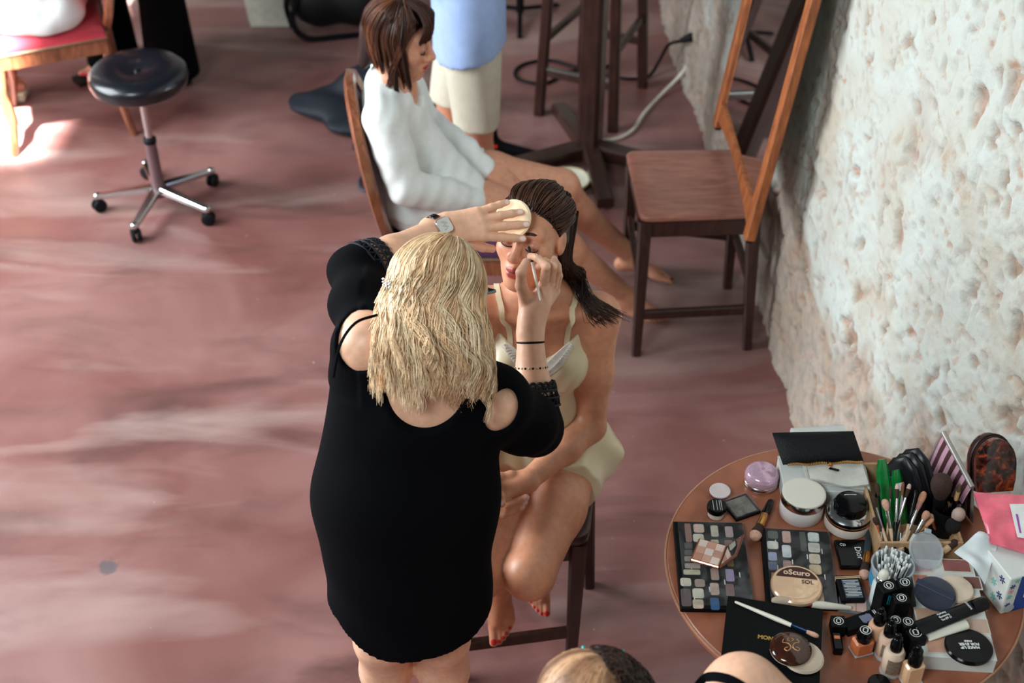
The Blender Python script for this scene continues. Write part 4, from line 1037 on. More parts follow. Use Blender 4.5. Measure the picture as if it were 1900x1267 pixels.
    rngc = np.random.RandomState(21); ct, st_ = math.cos(.55), math.sin(.55)       # the crown sits forward of the head's top
    for c_ in range(NC):
        phc = (c_+.5)/NC*2*math.pi*.80-math.pi*.80; th_c = rngc.uniform(.10, .95); lay_c = rngc.rand(); sh_c = rngc.rand(); pw = 1.6*math.sin(phc*1.5+1)+rngc.normal(0, .45); wl_c = .098+.012*math.sin(phc*3)+rngc.normal(0, .006); am_c = rngc.uniform(.7, 1.3); fl_c = rngc.normal(0, 1); ln_c = rngc.normal(0, 1)
        for i in range(48):
            phi = phc+rng.normal(0, .042); th0 = max(.02, th_c+rng.normal(0, .14)) if i % 3 else rng.uniform(.02, .3); sx, sy = math.sin(phi), -math.cos(phi); shell = 1.0+.055*lay_c-.04*(th0/1.2)
            P = [hd.w(*(cl0+np.array([math.sin(th)*sx*RX, (math.sin(th)*sy*ct+math.cos(th)*st_)*RF, (math.cos(th)*ct-math.sin(th)*sy*st_)*RU])*shell)) for th in np.linspace(th0, 1.50+.5*max(0, -sy), 13)]
            out = hd.R @ np.array([sx, sy, 0]); out[2] = 0; cb = max(0., math.cos(phi)); back = .5+.5*math.cos(phi)
            xr = 802-106*np.clip(sx*1.10+.02*fl_c, -1.06, 1.06); yr = 706+30*back+15*ln_c+rng.normal(0, 6)-14*max(0, sx); Ye = 2.235-.150*back**.8-.012*lay_c
            E_ = np.array(PY(xr, yr, Ye)); p = P[-1]; tn = nrm3(P[-1]-P[-2]); Lh = np.linalg.norm(E_-p)
            c1_ = p+tn*Lh*.30+out*.008; c2_ = E_+np.array([0, -.004, 1.])*Lh*.42+out*.012
            for s_ in np.linspace(0, 1, 20)[1:]: P.append(p*(1-s_)**3+c1_*3*s_*(1-s_)**2+c2_*3*s_*s_*(1-s_)+E_*s_**3)
            P = resample(P, K); d = np.linspace(0, 1, K)*np.linalg.norm(np.diff(P, axis=0), axis=1).sum(); amp = .0090*am_c*np.clip((d-.06)/.14, 0, 1); side = nrm3(np.cross(out, [0, 0, 1.])); ph = pw+rng.normal(0, .06)
            tuck = (1-.75*np.clip((d/d[-1]-.6)/.4, 0, 1))[:, None]      # strands of a lock draw together at the ends
            P = P + side[None]*(amp*np.sin(2*math.pi*d/wl_c+ph))[:, None]+out[None]*(amp*.35*np.cos(2*math.pi*d/wl_c+ph))[:, None]+rng.normal(0, .0026, 3)[None]*tuck
            paths.append(P); tt = np.clip(.16+.60*sh_c+.36*rng.rand()+.10*lay_c, 0, 1); cc = dark*(1-tt*2)+mid*tt*2 if tt < .5 else mid*(2-2*tt)+light*(2*tt-1); cols.append(cc); w0 = rng.uniform(.0008, .0014)
            rads.append(w0*np.concatenate([np.linspace(.8, 1, K//2), np.linspace(1, .30, K-K//2)]))
    # a flick of ends thrown out over the left shoulder
    for i in range(60):
        s0 = hd.w(.082, -.02, -.03-.02*rng.rand()); e = PY(668+rng.normal(0, 7), 652+rng.normal(0, 8), 2.15); mdl = s0*.5+np.array(e)*.5+np.array([0, -.01, -.012])
        paths.append(resample(np.array([list(q) for q in smooth_path([s0, mdl, e], 10)]), K)); cols.append(mid*.5+light*.5); rads.append(np.linspace(.0014, .0005, K))
    parts.append(strand_mesh(np.array(paths), np.array(rads), np.array(cols)))
    Vh, Fh, Ch = join_np(parts); hob = np_object('hair', Vh, Fh, M_hair, o, Ch, org); hob['label'] = 'wavy shoulder-length blonde hair'
    # ---- jewellery and glasses
    ax = nrm3(WL-EL); wc = WL-ax*.018; nb = HL.n-ax*np.dot(HL.n, ax); nb = nrm3(nb); sb = np.cross(ax, nb); mb = MB(); L = 22; Ow = np.array(org)
    fr = Matrix(np.stack([sb, ax, nb], 1).tolist())
    wt = empty('wristwatch', Vector(wc-Ow)); wt.parent = o
    for i in range(L):
        a = 2*math.pi*i/L; rad = nb*math.cos(a)*.031+sb*math.sin(a)*.0345
        if math.cos(a) > .80: continue
        t3 = nrm3(-nb*math.sin(a)*.031+sb*math.cos(a)*.0345); n3 = nrm3(np.cross(ax, t3)); Mx = Matrix(np.stack([ax, t3, n3], 1).tolist())
        mb.box(Vector(rad), (.017, .0078, .003), M=Mx, bev=.0008)
    build('bracelet_link', mb, M_gun, wt)
    mb = MB(); Mx = Matrix(np.stack([sb, ax, nb], 1).tolist()).to_4x4(); cp = Vector(nb*.0325)
    mb.prism(rect_round(.035, .036, .008), -.004, .004, M=Matrix.Translation(cp) @ Mx, inset=.001); build('watch_case', mb, M_chrome, wt, 40)
    mb = MB(); mb.prism(rect_round(.027, .029, .005), .004, .0046, M=Matrix.Translation(cp) @ Mx); build('dial', mb, mat('silver_dial', srgb(206, 208, 206), .3, .4), wt)
    mb = MB()
    for j in range(-3, 4): mb.box(cp+Mx.to_3x3() @ Vector((j*.003, .003*(j % 3)-.002, .0048)), (.0012, .009, .0004), M=Mx.to_3x3())
    build('dial_marks', mb, M_steel, wt)
    for (c0, rr, col, beads) in ((WR*.80+ER*.20, .0285, M_black, 0), (WR*.55+ER*.45, .0345, None, 26)):
        ax = nrm3(WR-ER); x = nrm3(np.cross(ax, V3(0, 1, .2))); y = np.cross(ax, x); mb = MB(); mb2 = MB()
        pt = lambda a: Vector(c0+(x*math.cos(a)+y*math.sin(a))*rr-Ow)
        if not beads:
            mb.tube([pt(2*math.pi*i/32) for i in range(33)], .0032, 8, cap=False); build('hair_tie', mb, M_black, o, 60)
        else:
            for i in range(beads):
                (mb if i % 2 else mb2).lathe([(0, -.0032), (.0024, -.0022), (.0033, 0), (.0024, .0022), (0, .0032)], 8, M=Matrix.Translation(pt(2*math.pi*i/beads)))
            e = empty('bead_bracelet', (0, 0, 0)); e.parent = o; build('dark_bead', mb, M_black, e, 60); build('pale_bead', mb2, mat('pale_bead', srgb(190, 160, 130), .4), e, 60)
    # corner of the glasses at her right temple
    mb = MB(); g0 = hd.w(-.070, .075, .010); g1 = hd.w(-.082, .0, .012)
    mb.tube([Vector(g0-Ow), Vector(g1-Ow)], .0028, 6)
    g2 = np.array(PY(917, 540, 2.36)); mb.tube([Vector(g0-Ow), Vector(g2-Ow), Vector(g2-Ow)+Vector((-.012, -.012, .014))], [.003, .0050, .0035], 6)
    for x in (-.034, .034): mb.tube([Vector(hd.w(x+.027*math.cos(a), .098-.012*abs(x+.027*math.cos(a))/.06, .0+.021*math.sin(a))-Ow) for a in np.linspace(0, 2*math.pi, 25)], .0026, 6)
    build('glasses', mb, mat('teal_glasses', srgb(18, 86, 92), .2, coat=.5), o, 60)
    mb = MB(); p = Vector(PY(712, 528, 2.24))-Vector(org)
    for dx in range(3):
        for dz in range(3): mb.lathe([(0, -.003), (.003, 0), (0, .003)], 6, M=Matrix.Translation(p+Vector((dx*.006, -.004*dx, dz*.007))))
    build('earring', mb, M_chrome, o)
    return o, hd, HL, HR, WL, WR
def nrm_frame(u):
    u = nrm3(u); x = nrm3(np.cross(V3(0, 1, 0), u)); y = np.cross(u, x); return np.stack([x, y, u], 1)
M_gun = mat('gunmetal', srgb(70, 68, 68), .3, 1.0, var=.1)
AR, AHD, AHL, AHR, AWL, AWR = artist()
# ============ the woman in the white shirt (seated, facing right)
def seated_woman():
    S = SDF(); org = (-.17, 3.85, 0)
    hd = Head((-.326, 3.779, 1.117), (.9517, -.2285, -.2049), (.1982, -.0523, .9788), .95)
    hd.add(S, (-.355, 3.80, .965), .050)
    SR, SL = V3(-.375, 3.655, .925), V3(-.365, 3.955, .930); ER, WR = V3(-.315, 3.600, .725), V3(-.110, 3.730, .585); EL, WL = V3(-.285, 4.01, .72), V3(-.075, 3.90, .585)
    S.ell((-.365, 3.805, .84), (.090, .140, .16), k=.05); S.ell((-.345, 3.82, .66), (.090, .125, .14), k=.06); S.ell((-.31, 3.84, .565), (.125, .165, .10), k=.06)
    for q in (SR, SL): S.cap((-.358, 3.805, .945), q, .045, .050, .05)
    for a, b, c in ((SR, ER, WR), (SL, EL, WL)): S.chain([a, a*.5+b*.5, b], [.050, .042, .036], .03); S.chain([b, b*.6+c*.4, c], [.036, .034, .025], .02)
    H1 = Hand(WR, (.75, .45, -.2), (.1, -.3, .9), 1, .9).add(S, [(4, 20, 25, 15), (1, 22, 25, 15), (-2, 24, 25, 15), (-5, 26, 25, 15)], ((.8, .5, -.2), 8, 8))
    H2 = Hand(WL, (.8, -.35, -.2), (.1, -.1, .95), -1, .9).add(S, [(4, 20, 25, 15), (1, 22, 25, 15), (-2, 24, 25, 15), (-5, 26, 25, 15)], ((.8, .5, -.2), 8, 8))
    kl, kr = V3(.165, 3.995, .475), V3(.115, 3.785, .475); al, ar = V3(.425, 4.140, .095), V3(.390, 3.905, .095)
    S.chain([V3(-.30, 3.92, .55), V3(-.07, 3.96, .535), kl], [.090, .080, .058], .03); S.chain([V3(-.30, 3.76, .55), V3(-.09, 3.775, .535), kr], [.090, .080, .058], .03)
    S.chain([kl, kl*.68+al*.32+V3(-.02, 0, -.01), al], [.053, .052, .032], .025); S.chain([kr, kr*.68+ar*.32+V3(-.02, 0, -.01), ar], [.053, .052, .032], .025)
    F1 = Foot(al, (.93, -.15, -.12), (.1, 0, 1), 1, .93).add(S); F2 = Foot(ar, (.94, -.25, -.12), (.1, 0, 1), -1, .93).add(S)
    hl = hd.c-.125; hu = hd.c+.135
    V, F = sdf_mesh(S, .007, [(hl, hu, .0028)])
    C = paint(V, SK_S, hd.spots(lip=srgb(168, 66, 62))+F1.spots(srgb(120, 30, 36))+F2.spots(srgb(120, 30, 36)))
    o = np_object('person', V, F, M_skin, None, C, org); tag(o, 'barefoot woman in a white shirt with brown bobbed hair sitting and looking down', 'person')
    for x in (-1, 1):
        strip([hd.w(x*(.012+.040*u), .0885+.003*math.sin(3*u)-.013*u*u, .0255+.011*math.sin(math.pi*(.15+.7*u))-.004*u) for u in np.linspace(0, 1, 7)], .005, M_brow, 'eyebrow', o, org, hd.f, .0016)
        strip([hd.w(x*.031+.0165*math.cos(a), .0905-.006*abs(math.cos(a))**2, -.0005-.0085*math.sin(a)) for a in np.linspace(.08, math.pi-.08, 9)], .0034, M_brow, 'lash_line', o, org, hd.f, .0018)
    # shirt
    D = SDF(); D.ell((-.362, 3.805, .84), (.106, .148, .165), k=.05); D.ell((-.335, 3.82, .67), (.122, .150, .15), k=.05); D.ell((-.290, 3.84, .57), (.165, .190, .085), k=.05)
    D.cap((-.24, 3.70, .60), (-.11, 3.74, .575), .062, .045, .05); D.cap((-.24, 3.95, .60), (-.08, 3.93, .575), .062, .045, .05); D.cap((-.27, 3.80, .72), (-.13, 3.80, .60), .085, .05, .05)
    for q in (SR, SL): D.cap((-.358, 3.805, .945), q, .056, .064, .04)
    for a, b, c in ((SR, ER, WR), (SL, EL, WL)): D.chain([a, a*.5+b*.5, b], [.064, .060, .055], .012); D.chain([b, b*.4+c*.6, c*.93+b*.07], [.055, .051, .040], .012)
    D.cap((-.362, 3.80, .955), (-.35, 3.795, 1.0), .062, .056, .02); D.cap((-.35, 3.80, .99), (-.33, 3.79, 1.06), .050, .05, .012, 's'); D.ell((-.26, 3.775, .985), (.060, .040, .085), k=.012, op='s')
    dv = lambda X, Y, Z: .0042*np.sin(44*(X*.9+.55*Z)+10*Y+3*np.sin(11*Z))*(.4+.6*np.sin(7*X+9*Z+2)**2)+.0022*np.sin(95*(X-.6*Z)+20*Y)*np.sin(13*Z+5*X)**2
    V, F = sdf_mesh(D, .006, disp=dv); d = np_object('shirt', V, F, M_linen, o, None, org); d['label'] = 'loose white linen shirt'
    D = SDF(); D.ell((-.29, 3.84, .555), (.16, .185, .09), k=.05); D.cap((-.27, 3.92, .55), (-.10, 3.955, .537), .102, .096, .03); D.cap((-.27, 3.755, .55), (-.12, 3.772, .537), .102, .098, .03)
    V, F = sdf_mesh(D, .007, clip=lambda X, Y, Z: np.maximum(X+.09, -(Z-.478))); d = np_object('shorts', V, F, M_white, o, None, org); d['label'] = 'white shorts'
    # hair: brown bob with a fringe
    rng = np.random.RandomState(5); RX, RF, RU = .088, .104, .096; c0 = np.array([0, -.014, .036]); K = 17
    base = SDF(); base.ell(hd.w(*c0), np.array([RX-.004, RF-.004, RU-.004])*.95, hd.R, .02); base.cap(hd.w(0, -.07, 0), hd.w(0, -.085, -.10), .055, .035, .03)
    cl = lambda X, Y, Z: ((X-hd.c[0])*hd.R[0, 1]+(Y-hd.c[1])*hd.R[1, 1]+(Z-hd.c[2])*hd.R[2, 1])*.8-((X-hd.c[0])*hd.R[0, 2]+(Y-hd.c[1])*hd.R[1, 2]+(Z-hd.c[2])*hd.R[2, 2]-.05)*.6-.035
    bv, bf = sdf_mesh(base, .006, clip=cl); parts = [(bv, bf, srgb(30, 17, 14))]
    paths, cols = [], []
    for i in range(1100):
        phi = rng.uniform(-2.05, 2.05); th0 = rng.uniform(.03, .9); sh = 1.0+.05*rng.rand(); P = []
        sx, sy = math.sin(phi), -math.cos(phi); thE = 1.62
        for th in np.linspace(th0, thE, 10): P.append(hd.w(*(c0+np.array([math.sin(th)*sx*RX, math.sin(th)*sy*RF, math.cos(th)*RU])*sh)))
        p = P[-1].copy(); out = hd.R @ np.array([sx, sy, 0]); fall = rng.uniform(.08, .125)+(.03 if abs(phi) > 1.7 else 0)
        for s_ in np.linspace(0, 1, 10)[1:]: P.append(p+(np.array([0, 0, -1.])+out*.05+hd.f*(.15 if abs(phi) > 1.5 else 0))*fall*s_-out*.03*s_*s_)
        P = resample(P, K); w = (ci_ := int((phi+3)*7)); t = np.linspace(0, 1, K)[:, None]
        P = P+np.array([math.sin(w*3.1), math.cos(w*2.3), 0])[None]*.006*t*t+rng.normal(0, .0012, 3)
        paths.append(P); a = (vnoise(np.array([[phi*3.2, th0, 0]]), 9)[0])**1.3; cols.append(np.array(srgb(32, 17, 14)[:3])*(1-a)+np.array(srgb(112, 66, 44)[:3])*a)
    for i in range(260):       # temple hair drawn back over the ear
        sg = -1 if i % 2 else 1; ph_ = rng.uniform(1.75, 2.45); P = []
        for th in np.linspace(.15, 1.0, 7): P.append(hd.w(*(c0+np.array([math.sin(th)*sg*math.sin(ph_)*RX, -math.sin(th)*math.cos(ph_)*RF, math.cos(th)*RU])*1.03)))
        P += [hd.w(sg*.090, .015+.02*rng.rand(), .0), hd.w(sg*.088, .004+.02*rng.rand(), -.06), hd.w(sg*.078, .0+.02*rng.rand(), -.10-.03*rng.rand())]
        paths.append(resample(np.array([list(q) for q in smooth_path(P, 4)]), K)+rng.normal(0, .0015, 3)); a = rng.rand()**1.6; cols.append(np.array(srgb(30, 16, 13)[:3])*(1-a)+np.array(srgb(128, 74, 48)[:3])*a)
    for i in range(300):       # fringe
        u = rng.uniform(-1, 1); P = [hd.w(u*.02, -.03, .134), hd.w(u*.03, .040, .126), hd.w(u*.050, .076, .098), hd.w(u*.060, .092-.012*u*u, .068), hd.w(u*.062, .094-.020*u*u, .040-.012*rng.rand())]
        paths.append(resample(np.array([list(q) for q in smooth_path(P, 8)]), K)+rng.normal(0, .0012, 3)); a = rng.rand()**2; cols.append(np.array(srgb(28, 15, 13)[:3])*(1-a)+np.array(srgb(110, 62, 42)[:3])*a)
    for i in range(60):        # long piece in front of the shoulder
        P = [hd.w(-.083, .02, .03), hd.w(-.085, .024, -.06), hd.w(-.076, .030+.01*rng.rand(), -.13-.02*rng.rand()), hd.w(-.07, .04, -.17)]
        paths.append(resample(np.array([list(q) for q in smooth_path(P, 8)]), K)+rng.normal(0, .003, 3)); cols.append(np.array(srgb(42, 22, 17)[:3]))
    parts.append(strand_mesh(np.array(paths), np.linspace(.0017, .0009, K)[None, :], np.array(cols)))
    Vh, Fh, Ch = join_np(parts); hob = np_object('hair', Vh, Fh, M_hair, o, Ch, org); hob['label'] = 'chin-length brown hair with a fringe'
    mb = MB(); mb.lathe([(0, -.005), (.005, 0), (0, .005)], 8, M=Matrix.Translation(Vector(hd.w(-.078, -.012, -.035))-Vector(org))); build('earring', mb, M_chrome, o)
    return o
seated_woman()

# ============ standing man in shorts, seen from the shirt down
def standing_man():
    S = SDF(); org = (-.185, 4.5, 0); hipc = V3(-.145, 4.52, .86)
    S.ell(hipc, (.115, .155, .13), k=.05); S.ell((-.15, 4.53, 1.15), (.11, .17, .26), k=.06)
    hd = Head((-.16, 4.53, 1.60), (-.95, .2, -.1), (0, 0, 1), 1.05); hd.add(S, (-.15, 4.53, 1.40), .058)
    for sx in (-1, 1): S.chain([V3(-.15, 4.53+sx*.18, 1.36), V3(-.13, 4.53+sx*.22, 1.10), V3(-.33, 4.53+sx*.14, 1.02)], [.06, .045, .03], .03); S.cap((-.15, 4.53, 1.38), (-.15, 4.53+sx*.18, 1.36), .05, .06, .04)
    for kx, ky, s_ in ((-.125, 4.43, 1), (-.215, 4.62, -1)):
        S.chain([V3(-.145, 4.52-s_*.08, .80), V3(kx, ky, .48), V3(kx-.005, ky+.03, .34), V3(kx, ky+.03, .09)], [.10, .062, .060, .036], .025)
        Foot(V3(kx, ky+.03, .085), (-.9, -.1, -.05), (0, 0, 1), s_, 1.1).add(S)
    V, F = sdf_mesh(S, .009); o = np_object('person', V, F, M_skin, None, paint(V, SK_S, []), org); tag(o, 'standing man in a light blue shirt and pale knee-length shorts', 'person')
    D = SDF(); D.ell((-.15, 4.53, 1.15), (.135, .20, .30), k=.05); D.cap((-.148, 4.52, .95), (-.146, 4.51, .68), .200, .205, .05, flat=(1, 0, 0), fk=1.60)
    for sx in (-1, 1): D.chain([V3(-.15, 4.53, 1.36), V3(-.15, 4.53+sx*.18, 1.36), V3(-.135, 4.53+sx*.215, 1.17)], [.07, .075, .07], .03)
    dv = lambda X, Y, Z: .004*np.sin(26*X+22*Z+3*np.sin(11*Z))
    V, F = sdf_mesh(D, .009, clip=lambda X, Y, Z: np.maximum(-(Z-(.735+.03*np.sin(7*X+1))), Z-1.42), disp=dv); d = np_object('shirt', V, F, M_blue, o, None, org); d['label'] = 'light blue shirt worn loose'
    D = SDF(); D.ell(hipc, (.125, .165, .14), k=.04)
    for kx, ky, s_ in ((-.125, 4.43, 1), (-.215, 4.62, -1)): D.chain([V3(-.145, 4.52-s_*.08, .80), V3(kx, ky, .45)], [.105, .086], .012)
    dv = lambda X, Y, Z: .005*np.sin(40*X+30*Y+6*Z)
    V, F = sdf_mesh(D, .008, clip=lambda X, Y, Z: -(Z-.462), disp=dv); d = np_object('shorts', V, F, M_khaki, o, None, org); d['label'] = 'pale stone-coloured shorts'
    hv = SDF(); hv.ell(hd.w(0, -.02, .045), np.array([.084, .10, .09]), hd.R, .02); V, F = sdf_mesh(hv, .008, clip=lambda X, Y, Z: -(X+.23)*.7-(Z-1.66)*.7); np_object('hair', V, F, M_hair, o, paint(V, srgb(50, 36, 28), []), org)
standing_man()

# ============ person in white on the red chair, and the one in black trousers (both cut by the frame)
def person_white():
    S = SDF(); org = (-1.86, 5.06, 0)
    hip = V3(-1.80, 5.06, .58); S.ell(hip, (.14, .18, .12), k=.06); S.ell((-1.78, 5.06, .85), (.11, .155, .24), k=.06); hd = Head((-1.80, 5.06, 1.27), (-1, -.1, -.1), (0, 0, 1)); hd.add(S, (-1.785, 5.06, 1.08))
    for s_ in (-1, 1):
        S.chain([V3(-1.78, 5.06, 1.05), V3(-1.78, 5.06+s_*.17, 1.03), V3(-1.84, 5.06+s_*.21, .80), V3(-2.05, 5.06+s_*.13, .70)], [.05, .055, .042, .03], .03)
        k = V3(-2.22, 5.06+s_*.10, .53); a = V3(-2.10 if s_ > 0 else -2.16, 5.20+s_*.07, .10)
        S.chain([V3(-1.80, 5.06+s_*.09, .57), k], [.092, .062], .03); S.chain([k, k*.65+a*.35, a], [.055, .055, .034], .025); Foot(a, (-.9, -.15, -.1), (0, 0, 1), -s_, .95).add(S)
    V, F = sdf_mesh(S, .009); SH = V3(-.05, .19, 0); org = (org[0]-.05, org[1]+.19, 0); V = V+SH; o = np_object('person', V, F, M_skin, None, paint(V, SK_S, []), org); tag(o, 'person in a white top sitting on the red chair, cut off by the frame', 'person')
    D = SDF(); D.ell(hip, (.165, .205, .125), k=.06); D.ell((-1.78, 5.06, .85), (.135, .18, .25), k=.06); D.chain([V3(-1.80, 5.15, .57), V3(-2.12, 5.16, .54)], [.112, .09], .04); D.chain([V3(-1.80, 4.97, .57), V3(-2.12, 4.96, .54)], [.112, .09], .04); D.cap((-2.08, 4.90, .535), (-1.70, 4.94, .545), .062, .072, .06)
    for s_ in (-1, 1): D.chain([V3(-1.78, 5.06, 1.04), V3(-1.78, 5.06+s_*.17, 1.03), V3(-1.83, 5.06+s_*.20, .86)], [.062, .068, .06], .03)
    dv = lambda X, Y, Z: .008*np.sin(30*Z+16*X+2*np.sin(9*Y))+.003*np.sin(50*X-30*Z)
    V, F = sdf_mesh(D, .009, disp=dv, clip=lambda X, Y, Z: -(Z-.495)); d = np_object('white_top', V+SH, F, M_white, o, None, org)
    hv = SDF(); hv.ell(hd.w(0, -.02, .045), np.array([.086, .10, .09]), hd.R, .02); V, F = sdf_mesh(hv, .009, clip=lambda X, Y, Z: -(X+1.87)*.7-(Z-1.33)*.6); np_object('hair', V+SH, F, M_hair, o, paint(V, srgb(60, 40, 30), []), org)
    for s_ in (-1, 1):
        a = V3(-2.10 if s_ > 0 else -2.16, 5.20+s_*.07, .10); mb = MB(); p = Vector(a+SH)-Vector(org)
        mb.prism([(.06+p.x, p.y-.035), (.06+p.x, p.y+.035), (p.x-.10, p.y+.03), (p.x-.19, p.y+.01), (p.x-.19, p.y-.035), (p.x-.10, p.y-.05)][::-1], .0, .032, inset=.006); build('platform_sandal', mb, mat('beige_sandal%d' % s_, srgb(206, 190, 166), .7), o)
person_white()
def person_trousers():
    S = SDF(); org = (-1.60, 5.65, 0); S.ell((-1.60, 5.66, .92), (.17, .12, .14), k=.05); S.ell((-1.60, 5.67, 1.18), (.16, .11, .24), k=.05); hd = Head((-1.62, 5.66, 1.60), (-.8, -.5, -.2), (0, 0, 1)); hd.add(S, (-1.60, 5.67, 1.42))
    for s_ in (-1, 1):
        S.chain([V3(-1.60, 5.67, 1.39), V3(-1.60+s_*.17, 5.67, 1.37), V3(-1.60+s_*.22, 5.64, 1.10), V3(-1.60+s_*.15, 5.48, .98)], [.05, .055, .042, .03], .03)
    ft = [(-1.76, 5.70), (-1.475, 5.58)]
    for x, y in ft: S.chain([V3(-1.60+(x+1.6)*.55, 5.66, .85), V3(x, y, .48), V3(x, y, .09)], [.09, .06, .036], .03); Foot(V3(x, y, .10), (-.78, -.62, -.08), (0, 0, 1), 1, .95).add(S)
    V, F = sdf_mesh(S, .009); red = srgb(200, 30, 50); o = np_object('person', V, F, M_skin, None, paint(V, SK_S, [((-1.76-.12, 5.70-.11, .03), .03, red, .01)]), org); tag(o, 'person in wide black trousers standing behind the rolling stool, cut off by the frame', 'person')
    D = SDF(); D.ell((-1.60, 5.66, .92), (.185, .135, .15), k=.05)
    for x, y in ft: D.chain([V3(-1.60+(x+1.6)*.6, 5.66, .85), V3(x, y, .45), V3(x, y, .06)], [.105, .094, .115], .02)
    V, F = sdf_mesh(D, .009, clip=lambda X, Y, Z: -(Z-.055)); np_object('trousers', V, F, M_trousers, o, None, org)
    D = SDF(); D.ell((-1.60, 5.67, 1.20), (.18, .13, .27), k=.05)
    for s_ in (-1, 1): D.chain([V3(-1.60, 5.67, 1.38), V3(-1.60+s_*.17, 5.67, 1.37), V3(-1.60+s_*.21, 5.645, 1.15)], [.06, .068, .06], .03)
    V, F = sdf_mesh(D, .009); np_object('black_top', V, F, M_trousers, o, None, org)
    hv = SDF(); hv.ell(hd.w(0, -.02, .045), np.array([.086, .10, .09]), hd.R, .02); V, F = sdf_mesh(hv, .009, clip=lambda X, Y, Z: -(X+1.70)*.7-(Z-1.66)*.6); np_object('hair', V, F, M_hair, o, paint(V, srgb(40, 28, 22), []), org)
    for x, y in ft:
        mb = MB(); d = Vector((-.78, -.62, 0)).normalized(); mb.bar(Vector((x, y, .012))-d*.06-Vector(org), Vector((x, y, .010))+d*.19-Vector(org), .085, .022); build('sandal_sole', mb, M_shoe, o)
        mb = MB(); q = Vector((x, y, .0))+d*.07-Vector(org); sdv = Vector((-d.y, d.x, 0)); mb.tube([q+sdv*.045*math.cos(a)+Vector((0, 0, .02+.045*math.sin(a))) for a in np.linspace(0, math.pi, 11)], .007, 6); build('sandal_strap', mb, M_shoe, o, 60)
person_trousers()

